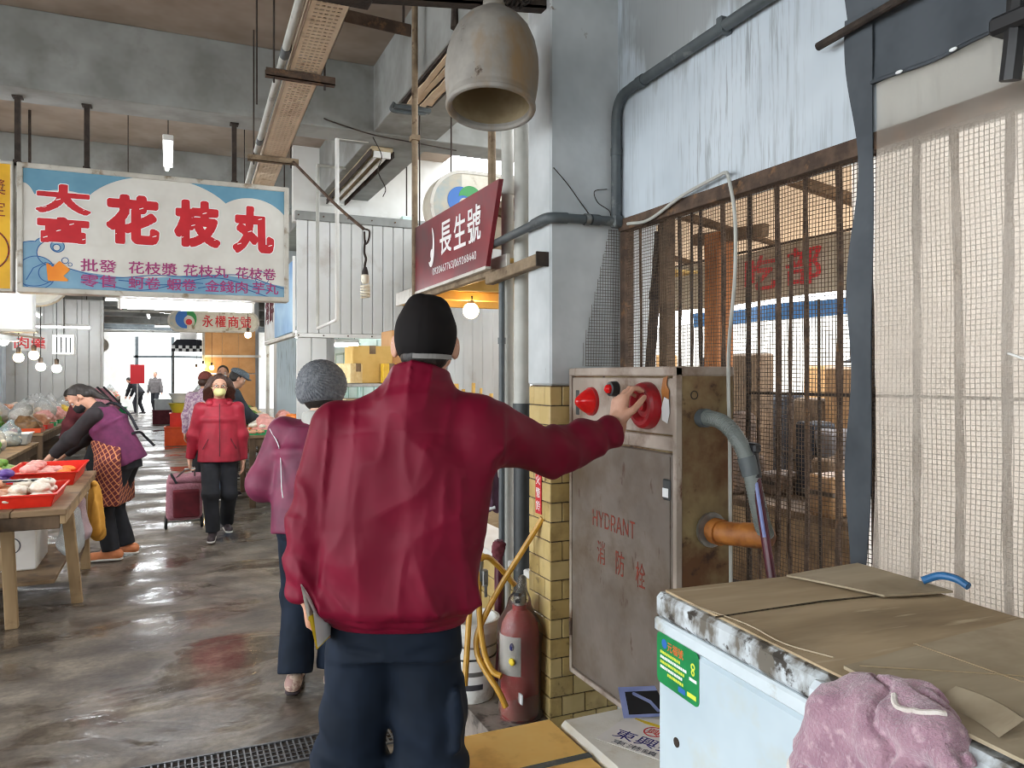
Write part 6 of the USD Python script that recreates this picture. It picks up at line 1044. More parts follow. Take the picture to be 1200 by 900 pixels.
part('front_pocket', sdf([('b', B + V(.04, -.175, .29), V(.125, .025, .15), np.stack([V(1, 0, 0), nrm(V(0, 1, .25)), nrm(V(0, -.25, 1))]), .02)], .010, .02, disp=folds(.006, 12, 3)), 'bag_maroon', tr, smooth=True, label='maroon front pocket')
part('flap', sdf([('b', B + V(.03, -.10, .535), V(.16, .12, .03), np.stack([V(1, 0, 0), nrm(V(0, 1, .1)), nrm(V(0, -.1, 1))]), .025)], .010, .02, disp=folds(.012, 14, 4)), 'bag_pink', tr, smooth=True)
part('strap', tube(spline([B + V(-.05, -.22, .50), B + V(-.09, -.20, .57), B + V(-.10, -.10, .58)]), .012, 6), 'black_cloth', tr)
part('handle_frame', [tube(spline([B + V(x, .06, .10), B + V(x * .9, .05, .45), wt + V(-.04 * (1 if x < 0 else -1) - .0, .0, -.01)]), .009, 8) for x in (-.10, .14)] + [cyl(wt + V(.05, 0, -.01), wt + V(-.05, 0, -.01), .012, 8)], 'steel', tr); part('axle', cyl(B + V(-.15, .05, .075), B + V(.19, .05, .075), .007, 8), 'steel', tr)
for x in (-.15, .19): w_ = part('wheel', trimesh.creation.torus(.058, .016, major_sections=28, minor_sections=10).apply_transform(plane_T(B + V(x, .05, .075), V(0, 1, 0), V(0, 0, 1))), 'black_plastic', tr); part('hub', [cyl(B + V(x - .012, .05, .075), B + V(x + .012, .05, .075), .02, 12)] + [bar(B + V(x, .05 + .05 * math.cos(a), .075 + .05 * math.sin(a)), B + V(x, .05, .075), .008, .008) for a in np.arange(5) * 2 * np.pi / 5], 'black_plastic', w_)
# ---- stallholder bent over the left table
J = skeleton(-.42, 7.42, -78, 1.60, lean=32, handL=(.52, .08, .86), handR=(.50, -.16, .86), feet=((.02, .12), (-.05, -.10)), hp=22, hy=8, shift=-.06)
p = dress(J, 'person', 'person in a purple vest, plaid apron and black mask bent over the left stall table')
P, sub = body_prims(J, .5, .5, palmL=-UP, palmR=-UP); part('body', sdf(P, .0075, .03, sub=sub), 'skin', p, smooth=True); face(J, p); mask(J, 'mask_black', p)
part('sleeves', sdf(jacket_prims(J, .028, .03, (.175, .135), 1.0, collar=.04, wr=.80), .008, .035, disp=folds(.008, 14, 8), lap=1), 'sleeve_black', p, smooth=True)
pv = jacket_prims(J, .047, .06, (.205, .165), 1.0, collar=0)[:3]
part('vest', sdf(pv, .009, .04, disp=folds(.010, 9, 9), lap=1), 'vest_purple', p, smooth=True); part('trousers', sdf(trouser_prims(J, .025, .05), .009, .035, disp=folds(.008, 13, 5), lap=1), 'black_cloth', p, smooth=True)
ap = part('apron', sdf([('ec', J['pelvis'] - UP * .38 + J['F'] * .03, J['pelvis'] + UP * .02 + J['F'] * .03, J['L'], (.262, .24), (.225, .185), 2.3), ('ec', J['pelvis'] + UP * .0 + J['F'] * .03, J['waist'] + J['T'] * .08 + J['TF'] * .03, J['L'], (.225, .185), (.18, .15), 2.3)], .010, .03, disp=folds(.012, 8, 6), cuts=[(J['pelvis'] - J['F'] * .02, -J['F'])], lap=1), 'plaid', p, smooth=True, label='dark red plaid apron')
part('apron_tie', tube(spline([J['waist'] + J['L'] * .17, J['waist'] - J['TF'] * .17 - UP * .02, J['waist'] - J['TF'] * .22 - UP * .10 - J['L'] * .1, J['waist'] - J['TF'] * .30 - UP * .22 - J['L'] * .12]), .011, 6), 'black_cloth', ap)
part('shoulder_strap', tube(spline([J['neck'] - J['L'] * .08 + J['TF'] * .05, J['neck'] - J['L'] * .09 - J['TF'] * .10, J['chest'] - J['L'] * .05 - J['TF'] * .172, J['waist'] + J['L'] * .05 - J['TF'] * .185]), .012, 6), 'black_cloth', ap)
H, u, f, l, s = J['head'], J['HT'], J['HF'], J['HL'], J['s']; W = lambda a, b, c: H + (f * a + l * b + u * c) * s
hair_cap(J, mt='hair', t=p, extra=[('c', W(-.10, 0, -.01), J['neck'] - J['TF'] * .10, .032, .034), ('c', J['neck'] - J['TF'] * .10, J['chest'] - J['TF'] * .185 + J['L'] * .02, .034, .03)], front=.02)
for nm in 'LR': shoe(J, nm, 'shoe_orange', 'sole_white', p, 1.12)
# ---- the customers beyond the walking woman
J = skeleton(.60, 10.35, 78, 1.66, lean=14, handL=(.42, .10, .98), handR=(.45, -.14, .97), feet=((.05, .1), (-.08, -.1)), hp=12, hy=0)
p = dress(J, 'person', 'person in a dark jacket and grey flat cap leaning to the counter on the right'); P, sub = body_prims(J); part('body', sdf(P, .010, .03, sub=sub), 'skin', p, smooth=True); face(J, p); part('jacket', sdf(jacket_prims(J, .045, .08, (.21, .17), 1.05), .011, .04, disp=folds(.012, 9, 3)), 'jacket_dark', p, smooth=True); part('trousers', sdf(trouser_prims(J, .025, .05), .011, .035, disp=folds(.008, 12, 3)), 'denim', p, smooth=True); hair_cap(J, mt='hair', t=p, res=.009)
H, u, f, l, s = J['head'], J['HT'], J['HF'], J['HL'], J['s']; W = lambda a, b, c: H + (f * a + l * b + u * c) * s; part('flat_cap', sdf([('e', W(-.0, 0, .075), V(.10, .125, .055), np.stack([l, f, u])), ('b', W(.11, 0, .045), V(.07, .05, .008), np.stack([l, f, u]), .007, {'k': .02})], .008, .03), 'flat_cap', p, smooth=True)
for nm in 'LR': shoe(J, nm, 'shoe_dark', 'sole_white', p)
J = skeleton(.71, 12.4, 150, 1.70, lean=2, feet=((.03, .1), (-.05, -.1)), hy=-35)
p = dress(J, 'person', 'person with short black hair and white mask behind the flat-capped customer'); P, sub = body_prims(J); part('body', sdf(P, .011, .03, sub=sub), 'skin', p, smooth=True); face(J, p); mask(J, 'mask_white', p, .009); part('jacket', sdf(jacket_prims(J, .035, .08), .012, .04, disp=folds(.01, 9, 5)), 'grey_cloth', p, smooth=True); part('trousers', sdf(trouser_prims(J), .012, .035), 'black_cloth', p, smooth=True); hair_cap(J, mt='hair', t=p, res=.009)
for nm in 'LR': shoe(J, nm, 'shoe_dark', 'sole_white', p)
J = skeleton(.40, 11.35, 20, 1.60, lean=8, handR=(.3, -.2, .95), feet=((.03, .1), (-.05, -.1)), hp=5)
p = dress(J, 'person', 'person in a floral top and rust-red knitted hat behind the walking woman'); P, sub = body_prims(J); part('body', sdf(P, .011, .03, sub=sub), 'skin', p, smooth=True); face(J, p); part('jacket', sdf(jacket_prims(J, .035, .12, (.20, .16)), .012, .04, disp=folds(.01, 9, 6)), 'floral', p, smooth=True); part('trousers', sdf(trouser_prims(J), .012, .035), 'black_cloth', p, smooth=True)
H, u, f, l, s = J['head'], J['HT'], J['HF'], J['HL'], J['s']; part('knit_hat', sdf([('e', H + u * .035, V(.095, .115, .10), np.stack([l, f, u]))], .009, .03, cuts=[(H + u * .0, -u)]), 'knit_rust', p, smooth=True); part('hair', sdf([('e', H - u * .03 - f * .03, V(.085, .08, .07), np.stack([l, f, u]))], .009, .03), 'hair_brown', p, smooth=True)
for nm in 'LR': shoe(J, nm, 'shoe_dark', 'sole_white', p)
J = skeleton(-.82, 11.6, -62, 1.58, lean=46, handL=(.5, .1, .7), handR=(.5, -.1, .7), feet=((.03, .1), (-.05, -.1)), hp=15)
p = dress(J, 'person', 'person in a maroon jacket with a pale backpack bending at the left stalls'); P, sub = body_prims(J); part('body', sdf(P, .011, .03, sub=sub), 'skin', p, smooth=True); face(J, p); part('jacket', sdf(jacket_prims(J, .045, .08, (.21, .17), 1.1, collar=.08), .012, .04, disp=folds(.012, 9, 7)), 'maroon_cloth', p, smooth=True); part('trousers', sdf(trouser_prims(J), .012, .035), 'black_cloth', p, smooth=True); hair_cap(J, mt='hair', t=p, res=.010)
for nm in 'LR': shoe(J, nm, 'shoe_dark', 'sole_white', p)
bp = thing('backpack', 'pale pink and black striped backpack worn by the person in maroon', 'backpack', tuple(J['waist'])); c_ = J['chest'] - J['TF'] * .24 - J['T'] * .06; Rb = np.stack([J['L'], J['TF'], J['T']])
part('sack', sdf([('b', c_, V(.14, .07, .19), Rb, .05)], .012, .02, disp=folds(.01, 12)), 'bag_pink', bp, smooth=True); part('stripe', [bar(c_ - J['TF'] * .078 + J['L'] * x - J['T'] * .17, c_ - J['TF'] * .078 + J['L'] * x + J['T'] * .17, .035, .012, up=J['TF']) for x in (-.07, .07)], 'black_cloth', bp)
# ---- far end and behind the left stalls
J = skeleton(-.60, 36.2, 200, 1.72, lean=1, feet=((.15, .08), (-.12, -.08)))
def far(J, label, jm, tmn, hat=None):
    p = dress(J, 'person', label); P, sub = body_prims(J, hands=True); part('body', sdf(P, .016, .03), 'skin', p, smooth=True); part('jacket', sdf(jacket_prims(J, .035, .10, (.20, .15)), .018, .04), jm, p, smooth=True); part('trousers', sdf(trouser_prims(J), .018, .035), tmn, p, smooth=True); hair_cap(J, mt=hat or 'hair', t=p, res=.014)
    for nm in 'LR': shoe(J, nm, 'shoe_dark', 'sole_white', p, res=.014)
far(J, 'person in a grey jacket standing at the bright far end of the aisle', 'grey_cloth', 'black_cloth', 'strap_grey')
far(skeleton(-1.15, 34.5, -60, 1.66, lean=48, handL=(.55, .1, .6), handR=(.5, -.1, .6), feet=((.1, .1), (-.1, -.1))), 'person in dark clothes bending down near the far end of the aisle', 'black_cloth', 'black_cloth')
far(skeleton(-3.55, 8.6, 160, 1.52, lean=6, handL=(.3, .12, .9), handR=(.3, -.12, .9)), 'dark-haired person sitting low behind the bagged vegetables on the left', 'grey_cloth', 'black_cloth')
far(skeleton(-3.62, 7.7, 120, 1.56, lean=12, handL=(.35, .12, .9), handR=(.35, -.12, .9)), 'person in purple at the left edge behind the stalls', 'vest_purple', 'black_cloth')
# ---------------------------------------------------------------- front stall table on the left
tb = thing('stall_table', 'rough wooden stall table carrying the red trays on the left', 'table', (-1.2, 6.2, 0))
for k in range(5): part('plank', bx(-1.98 + k * .284, -1.70 + k * .284, 5.22, 7.25, .745, .78, .004), 'wood_plank', tb)
part('apron_board', bx(-1.95, -.60, 5.24, 5.27, .665, .745, .004), 'wood_dark', tb); part('apron_board', bx(-.60, -.57, 5.24, 7.22, .69, .745, .004), 'wood', tb)
for a, b in (((-.645, 5.95, .745), (-.59, 6.08, 0)), ((-.93, 5.60, .745), (-.90, 5.62, 0)), ((-1.9, 5.6, .745), (-1.92, 5.62, 0)), ((-.66, 7.1, .745), (-.63, 7.1, 0)), ((-1.9, 7.1, .745), (-1.92, 7.1, 0))): part('leg', bar(a, b, .07, .05, .004, up=(0, 1, 0)), 'wood', tb)
part('brace', bar((-1.25, 5.62, .10), (-.92, 5.60, .48), .03, .10, .003), 'wood', tb); part('lower_shelf', bx(-1.9, -.70, 5.85, 7.1, .20, .225, .003), 'wood_plank', tb); part('shelf_rail', bar((-.62, 6.05, .21), (-.65, 7.1, .21), .03, .05, .003), 'wood_dark', tb)
tr2 = thing('trestle', 'low wooden trestle at the left edge in front of the stall table', 'trestle', (-1.05, 5.05, 0))
for a, b in (((-.97, 5.1, .70), (-.95, 5.05, 0)), ((-1.5, 5.1, .70), (-1.52, 5.05, 0))): part('leg', bar(a, b, .06, .05, .004, up=(0, 1, 0)), 'wood', tr2)
part('cross_plank', bar((-1.55, 5.1, .40), (-.93, 5.08, .30), .03, .13, .004), 'wood', tr2); part('top_plank', bx(-1.6, -.93, 5.0, 5.2, .69, .735, .004), 'wood_dark', tr2)
def tray(x0, x1, y0, y1, z, hgt, label, mt='tray_red', flare=.025):
    t = thing('tray', label, 'tray', ((x0 + x1) / 2, (y0 + y1) / 2, z)); part('floor', bx(x0, x1, y0, y1, z, z + .008), mt, t)
    for a, b, nm in (((x0, y0), (x1, y0), 0), ((x1, y0), (x1, y1), 1), ((x1, y1), (x0, y1), 2), ((x0, y1), (x0, y0), 3)):
        d = ((0, -1), (1, 0), (0, 1), (-1, 0))[nm]; v = []
        for th in (0, .006):
            v += [(a[0] - d[0] * th, a[1] - d[1] * th, z), (b[0] - d[0] * th, b[1] - d[1] * th, z), (b[0] + d[0] * (flare - th) + (b[0] - (x0 + x1) / 2 > 0) * abs(d[1]) * flare - (b[0] - (x0 + x1) / 2 < 0) * abs(d[1]) * flare, b[1] + d[1] * (flare - th) + ((b[1] > (y0 + y1) / 2) * 2 - 1) * abs(d[0]) * flare, z + hgt), (a[0] + d[0] * (flare - th) + ((a[0] > (x0 + x1) / 2) * 2 - 1) * abs(d[1]) * flare, a[1] + d[1] * (flare - th) + ((a[1] > (y0 + y1) / 2) * 2 - 1) * abs(d[0]) * flare, z + hgt)]
        m_ = trimesh.convex.convex_hull(np.array(v)); part('side', m_, mt, t)
    f = flare; part('rim', [bx(x0 - f - .012, x1 + f + .012, y0 - f - .012, y0 - f + .002, z + hgt - .004, z + hgt + .006, .002), bx(x0 - f - .012, x1 + f + .012, y1 + f - .002, y1 + f + .012, z + hgt - .004, z + hgt + .006, .002), bx(x0 - f - .012, x0 - f + .002, y0 - f, y1 + f, z + hgt - .004, z + hgt + .006, .002), bx(x1 + f - .002, x1 + f + .012, y0 - f, y1 + f, z + hgt - .004, z + hgt + .006, .002)], mt, t); return t
tray(-1.42, -.66, 5.36, 5.95, .78, .075, 'red plastic tray of packed food at the near end of the stall table'); tray(-1.05, -.645, 6.35, 7.12, .78, .095, 'red plastic tray of packed food in front of the bending stallholder')
tray(-2.0, -1.5, 6.5, 7.05, .78, .09, 'red plastic tray at the far left of the stall table')
def pack(r_, seed, mt='food_cream'):      # a soft packet, about r_ across
    return wob(ball((0, 0, r_ * .42), r_, 3, (1, .72, .42)), r_ * .16, 2.2 / r_, seed)
PR = {}
def packs(nm, label, group, mt, spots, r_, seed, cat='food packet'):
    first = None
    for i, (x, y, z, a) in enumerate(spots):
        if first is None:
            first = thing(nm, label, cat, (x, y, z), group); mm = pack(r_, seed); mm.apply_translation((x, y, z)); part('filling', mm, mt, first, smooth=True)
            first.GetAttribute('xformOp:rotateZ').Set(float(a))
        else: dup(first, (x, y, z), a, label, group)
def grid(x0, x1, y0, y1, nx, ny, z, j=.02, r=rng):
    return [(x + r.uniform(-j, j), y + r.uniform(-j, j), z + r.uniform(0, .012), r.uniform(0, 360)) for x in np.linspace(x0, x1, nx) for y in np.linspace(y0, y1, ny)]
packs('food_packet', 'peach-coloured food packet in the near red tray', 'peach packets in the near red tray', 'food_peach', grid(-1.32, -.98, 5.44, 5.88, 4, 4, .79) + grid(-1.26, -1.02, 5.55, 5.85, 3, 2, .835), .075, 1)
packs('food_packet', 'white food packet in the near red tray', 'white packets in the near red tray', 'food_white', grid(-.88, -.74, 5.43, 5.88, 2, 4, .79) + grid(-.86, -.76, 5.6, 5.86, 2, 2, .83), .07, 2)
packs('food_packet', 'cream food packet heaped on the middle of the stall table', 'cream packets on the stall table', 'food_cream', grid(-1.9, -1.16, 6.06, 6.28, 7, 2, .785) + grid(-1.85, -1.2, 6.12, 6.25, 6, 1, .84) + grid(-1.45, -1.15, 6.40, 6.7, 3, 3, .785) + grid(-1.4, -1.2, 6.45, 6.65, 2, 2, .84), .078, 3)
packs('food_packet', 'pink fish-paste packet in the tray before the stallholder', 'pink packets in the tray before the stallholder', 'food_pink', grid(-.98, -.84, 6.42, 7.0, 2, 4, .79) + grid(-.95, -.86, 6.55, 6.95, 1, 3, .84), .08, 4)
packs('food_packet', 'orange food packet in the tray before the stallholder', 'orange packets in the tray before the stallholder', 'food_orange', grid(-.74, -.72, 6.42, 7.0, 1, 4, .79), .07, 5)
packs('food_packet', 'yellow food packet beside the near red tray', 'yellow packets on the stall table', 'food_yellow', [(-1.22, 6.0, .84, 20), (-1.33, 5.99, .80, 80), (-1.1, 6.08, .8, 140), (-1.18, 6.05, .88, 50), (-1.27, 6.02, .88, 10)], .07, 6)
packs('food_packet', 'green vegetable packet behind the cream packets', 'green packets on the stall table', 'food_green', grid(-1.42, -1.2, 6.82, 7.15, 3, 3, .785) + grid(-1.36, -1.24, 6.9, 7.08, 2, 2, .85), .09, 7)
packs('food_packet', 'purple food packet between the two red trays', 'purple packets on the stall table', 'food_purple', [(-1.12, 6.2, .80, 10), (-1.04, 6.22, .8, 70), (-1.08, 6.13, .84, 30), (-1.0, 6.14, .80, 60), (-1.03, 6.19, .87, 100)], .075, 8)
packs('food_packet', 'brown food packet at the back edge of the stall table', 'brown packets on the stall table', 'food_brown', grid(-1.9, -1.55, 7.1, 7.2, 4, 1, .785), .085, 9)
kn = thing('tongs', 'dark metal tongs lying across the near red tray', 'tongs', (-.95, 5.8, .87)); part('blade', [bar((-1.2, 5.86, .885), (-.72, 5.84, .885), .03, .008, .002)], 'black_plastic', kn); part('blade', bar((-1.18, 5.90, .885), (-.72, 5.845, .895), .025, .006), 'steel', kn)
for x, y, lab in ((-1.06, 5.60, 'small clear cup standing in the near red tray'), (-1.55, 6.35, 'small clear cup at the back of the stall table')): single('cup', lathe([(0, 0), (.028, 0), (.036, .10), (.033, .10), (.026, .006), (0, .006)], (x, y, .86), 16), 'food_pink', lab, 'cup')
# under and on the side of the table
ub = thing('shopping_bag', 'white plastic bag hanging under the side of the stall table', 'plastic bag', (-.62, 6.35, .25)); part('sack', sdf([('c', V(-.66, 6.35, .36), V(-.65, 6.35, .58), .085, .06), ('c', V(-.66, 6.45, .34), V(-.66, 6.40, .5), .07, .05)], .010, .04, disp=folds(.03, 13, 5, (1, 1, .4))), 'bag_white', ub, smooth=True); part('handle', [tube(spline([(-.66, y, .60), (-.63, y + .02, .68), (-.585, y + .03, .72)]), .010, 6) for y in (6.30, 6.38)], 'bag_white', ub)
ub = thing('shopping_bag', 'pink-tinted plastic bag hanging beside the white one at the table side', 'plastic bag', (-.60, 6.65, .3)); part('sack', sdf([('c', V(-.62, 6.62, .40), V(-.62, 6.6, .62), .075, .04)], .010, .04, disp=folds(.03, 14, 8, (1, 1, .4))), 'bag_pinkish', ub, smooth=True); part('handle', tube(spline([(-.62, 6.6, .64), (-.6, 6.6, .70), (-.575, 6.6, .735)]), .009, 6), 'bag_pinkish', ub)
rg = thing('rag', 'yellow-orange rag hanging from the table corner next to the stallholder', 'rag', (-.56, 6.9, .3)); part('cloth', sdf([('c', V(-.545, 6.80, .70), V(-.54, 6.86, .36), .03, .06), ('c', V(-.54, 6.84, .66), V(-.53, 6.95, .30), .03, .05)], .009, .03, disp=lambda P: .02 * np.sin(P[:, 1] * 80 + P[:, 2] * 12) * .6 + .01 * (meshkit.fbm(P * 15, 2) - .5)), 'rag_yellow', rg, smooth=True); part('knot', ball((-.545, 6.80, .725), .025, 2), 'rag_yellow', rg)
cb = thing('white_crate', 'white printed box under the stall table', 'box', (-1.2, 6.5, .225)); part('body', bx(-1.55, -.85, 6.2, 6.75, .226, .56, .008), 'paper_white', cb); part('lid', bx(-1.56, -.84, 6.19, 6.76, .56, .60, .008), 'paper_white', cb); part('print', trimesh.creation.annulus(.05, .058, .002, sections=24).apply_transform(plane_T(V(-1.0, 6.199, .4), *FRONT)), 'ink_grey', cb); part('print', trimesh.creation.annulus(.05, .058, .002, sections=24).apply_transform(plane_T(V(-1.2, 6.199, .4), *FRONT)), 'ink_grey', cb)
# ---------------------------------------------------------------- tables farther down: built once, copied
def market_table(x0, x1, y0, y1, z, label, mt='wood_plank', skirt=None):
    t = thing('stall_table', label, 'table', ((x0 + x1) / 2, (y0 + y1) / 2, 0)); n = max(2, int((x1 - x0) / .3)); d = (x1 - x0) / n
    for k in range(n): part('plank', bx(x0 + k * d, x0 + (k + 1) * d - .006, y0, y1, z - .035, z, .003), mt, t)
    for x in (x0 + .05, x1 - .05):
        for y in (y0 + .06, y1 - .06): part('leg', bx(x - .035, x + .035, y - .035, y + .035, 0, z - .035, .004), 'wood_dark', t)
    part('rail', [bx(x0 + .02, x0 + .05, y0 + .03, y1 - .03, z - .13, z - .04), bx(x1 - .05, x1 - .02, y0 + .03, y1 - .03, z - .13, z - .04), bx(x0 + .03, x1 - .03, y0 + .03, y0 + .05, z - .13, z - .04)], 'wood_dark', t); part('low_brace', bar((x0 + .05, y0 + .06, .25), (x1 - .05, y0 + .06, .45), .03, .06), 'wood_dark', t); part('low_shelf', bx(x0 + .06, x1 - .06, y0 + .1, y1 - .1, .3, .32), 'wood_dark', t); return t
market_table(-3.3, -1.42, 7.9, 10.6, .78, 'stall table piled with bagged vegetables behind the bending stallholder')
market_table(-3.2, -1.55, 11.9, 18.5, .80, 'long left stall table between the maroon-clad person and the white partition')
market_table(-3.4, -1.75, 20.5, 33.0, .80, 'long left stall table reaching towards the bright far end')
market_table(.84, 1.62, 9.55, 11.0, .86, 'wooden counter table on the right in front of the mint panels', 'wood_plank')
market_table(.62, 1.40, 13.2, 18.2, .82, 'long right stall table under the oval sign'); market_table(.55, 1.38, 20.2, 29.0, .82, 'long right stall table farthest down the aisle')
# bags of vegetables on the second table
def bag(x, y, z, r, mt, inner, label, seed, group=None):
    t = thing('vegetable_bag', label, 'plastic bag', (x, y, z), group); part('contents', wob(ball((x, y, z + r * .62), r * .85, 3, (1, .9, .7)), r * .3, 1.6 / r, seed), inner, t, smooth=True)
    part('sack', sdf([('c', V(x, y, z + r * .7), V(x + r * .1, y, z + r * .95), r * .98, r * .75), ('c', V(x, y, z + r * 1.3), V(x + r * .15, y, z + r * 1.9), r * .4, r * .2)], max(.012, r * .08), r * .3, disp=folds(r * .16, 2.2 / r, seed), cuts=[((x, y, z), (0, 0, -1))]), mt, t, smooth=True); return t
sp = [(-1.62, 8.15, .13, 'bag_green', 'food_green', 'green-tinted bag of leafy vegetables at the near corner of the second table'), (-1.95, 8.2, .14, 'bag_blue', 'food_white', 'bluish clear bag at the front of the second table'), (-2.35, 8.15, .15, 'bag_clear', 'food_purple', 'clear bag of purple vegetables at the front of the second table'), (-1.62, 8.55, .14, 'bag_white', 'food_white', 'white knotted bag behind the green-tinted one'), (-2.0, 8.65, .15, 'bag_green', 'food_green', 'tall green-tinted bag in the second row'), (-2.45, 8.6, .15, 'bag_clear', 'food_orange', 'clear bag of carrots in the second row'),
      (-2.8, 8.3, .14, 'bag_white', 'food_green', 'white bag of greens at the left of the second table'), (-1.65, 9.0, .13, 'bag_clear', 'food_green', 'clear bag of greens half way along the second table'), (-2.1, 9.15, .14, 'bag_blue', 'food_cream', 'bluish bag half way along the second table'), (-2.6, 9.1, .15, 'bag_white', 'food_brown', 'white bag of brown roots in the third row'), (-1.7, 9.5, .14, 'bag_white', 'food_white', 'white bag before the purple crate'), (-2.15, 9.7, .15, 'bag_green', 'food_green', 'green-tinted bag at the back of the second table'), (-2.7, 9.7, .15, 'bag_clear', 'food_peach', 'clear bag of peach-coloured goods at the back'), (-1.65, 10.1, .14, 'bag_blue', 'food_white', 'bluish bag at the far corner of the second table'), (-2.9, 8.9, .13, 'bag_green', 'food_yellow', 'green-tinted bag of yellow goods at the left edge')]
for i, (x, y, r, b_, c_, lab) in enumerate(sp): bag(x, y, .785, r, b_, c_, lab, 20 + i)
tray(-3.2, -2.55, 7.97, 8.08, .785, .10, 'narrow red tray at the left front of the second table'); tray(-2.4, -2.0, 10.05, 10.5, .785, .16, 'green basin at the back of the second table', 'basin_green')
tray(-1.95, -1.5, 9.85 + .35, 10.5, .785, .12, 'white tray at the far end of the second table', 'board_white')
# goods on the far tables: mounds in trays, each its own thing
GC = ['food_cream', 'food_peach', 'food_white', 'food_green', 'food_orange', 'food_yellow', 'food_brown', 'food_pink']
def far_goods(tag, x0, x1, y0, y1, z, nx, ny, side, seed):
    r = np.random.default_rng(seed); firsts = {}
    for j, y in enumerate(np.linspace(y0, y1, ny)):
        for i, x in enumerate(np.linspace(x0, x1, nx)):
            c_ = GC[r.integers(len(GC))]; nm = c_[5:]; k = (nm,)
            loc = (x + r.uniform(-.03, .03), y + r.uniform(-.05, .05), z + .002); rz = r.uniform(-12, 12)
            lab = f'shallow tray heaped with {nm if nm not in ("cream", "peach") else nm + "-coloured"} goods on the {tag}'
            if k not in firsts:
                t = thing('goods_tray', lab, 'tray of goods', loc, f'{nm} goods on the {tag}'); lx, ly, lz = loc
                part('tray', [bx(lx - .17, lx + .17, ly - .2, ly + .2, lz, lz + .01), bx(lx - .18, lx - .165, ly - .2, ly + .2, lz, lz + .06), bx(lx + .165, lx + .18, ly - .2, ly + .2, lz, lz + .06), bx(lx - .18, lx + .18, ly - .21, ly - .195, lz, lz + .06), bx(lx - .18, lx + .18, ly + .195, ly + .21, lz, lz + .06)], ['tray_red', 'board_white', 'basin_green', 'crate_orange'][r.integers(4)], t)
                part('heap', wob(ball((lx, ly, lz + .05), .17, 3, (1.0, 1.12, 1.0)), .06, 14, int(r.integers(99))), c_, t, smooth=True); firsts[k] = t; t.GetAttribute('xformOp:rotateZ').Set(float(rz))
            else: dup(firsts[k], loc, rz)
far_goods('long left table near the partition', -2.9, -1.78, 12.2, 18.2, .80, 3, 9, -1, 11); far_goods('farthest left table', -3.0, -1.98, 21, 32.5, .80, 3, 14, -1, 12); far_goods('long right table under the oval sign', .85, 1.2, 13.5, 17.9, .82, 2, 8, 1, 13); far_goods('farthest right table', .78, 1.15, 20.6, 28.6, .82, 2, 12, 1, 14); far_goods('wooden counter before the mint panels', 1.05, 1.42, 9.78, 10.75, .86, 2, 3, 1, 15)
packs('food_packet', 'peach-coloured food packet heaped on the wooden counter before the mint panels', 'peach packets on the right counter', 'food_peach', grid(.9, 1.3, 9.62, 9.7, 5, 1, .865) + grid(.92, 1.5, 10.2, 10.25, 5, 1, .865), .075, 41)
packs('food_packet', 'white food packet heaped on the wooden counter before the mint panels', 'white packets on the right counter', 'food_white', grid(.92, 1.25, 9.66, 9.7, 4, 1, .93) + grid(.92, 1.5, 10.85, 10.9, 5, 1, .865), .07, 42)
def heap_bags(x0, x1, y0, y1, z, n, seed, lab, grp):
    r = np.random.default_rng(seed); f = None
    for i in range(n):
        loc = (r.uniform(x0, x1), r.uniform(y0, y1), z)
        if f is None: f = bag(*loc, .17, 'bag_white', 'food_white', lab, seed, grp)
        else: dup(f, loc, r.uniform(0, 360), lab, grp)
heap_bags(-2.9, -1.8, 12.2, 18.3, .9, 14, 31, 'knotted white bag among the trays of the long left table', 'white bags on the long left table'); heap_bags(-3.0, -2.0, 21, 32, .9, 16, 32, 'knotted white bag on the farthest left table', 'white bags on the farthest left table'); heap_bags(.8, 1.25, 21, 28.5, .92, 6, 33, 'knotted white bag on the farthest right table', 'white bags on the farthest right table')
def crate(x, y, z, w_, d_, h_, mt, lab):
    t = thing('crate', lab, 'crate', (x, y, z)); part('floor', bx(x - w_ / 2, x + w_ / 2, y - d_ / 2, y + d_ / 2, z, z + .015), mt, t)
    for q in (-1, 1):
        part('side', bx(x + q * w_ / 2 - .008, x + q * w_ / 2 + .008, y - d_ / 2, y + d_ / 2, z, z + h_, .003), mt, t); part('side', bx(x - w_ / 2, x + w_ / 2, y + q * d_ / 2 - .008, y + q * d_ / 2 + .008, z, z + h_, .003), mt, t)
    part('rim', [bx(x - w_ / 2 - .02, x + w_ / 2 + .02, y + q * d_ / 2 - .02, y + q * d_ / 2 + .02, z + h_ - .03, z + h_, .003) for q in (-1, 1)] + [bx(x + q * w_ / 2 - .02, x + q * w_ / 2 + .02, y - d_ / 2, y + d_ / 2, z + h_ - .03, z + h_, .003) for q in (-1, 1)], mt, t)
crate(.13, 19.0, 0, .50, .55, .42, 'crate_orange', 'orange-red crate on the floor at the bottom of the crate stack'); crate(.20, 19.05, .42, .42, .5, .30, 'tray_red', 'red crate on top of the orange one'); single('basin', lathe([(0, 0), (.18, 0), (.26, .2), (.28, .2), (.28, .21), (.25, .21), (.17, .015), (0, .015)], (.22, 19.05, .73), 28), 'basin_yellow', 'yellow basin on top of the red crate', 'basin'); single('basin', lathe([(0, 0), (.2, 0), (.3, .2), (.32, .2), (.32, .215), (.29, .215), (.19, .015), (0, .015)], (.26, 19.1, .95), 28), 'board_white', 'white basin stacked above the yellow basin', 'basin')
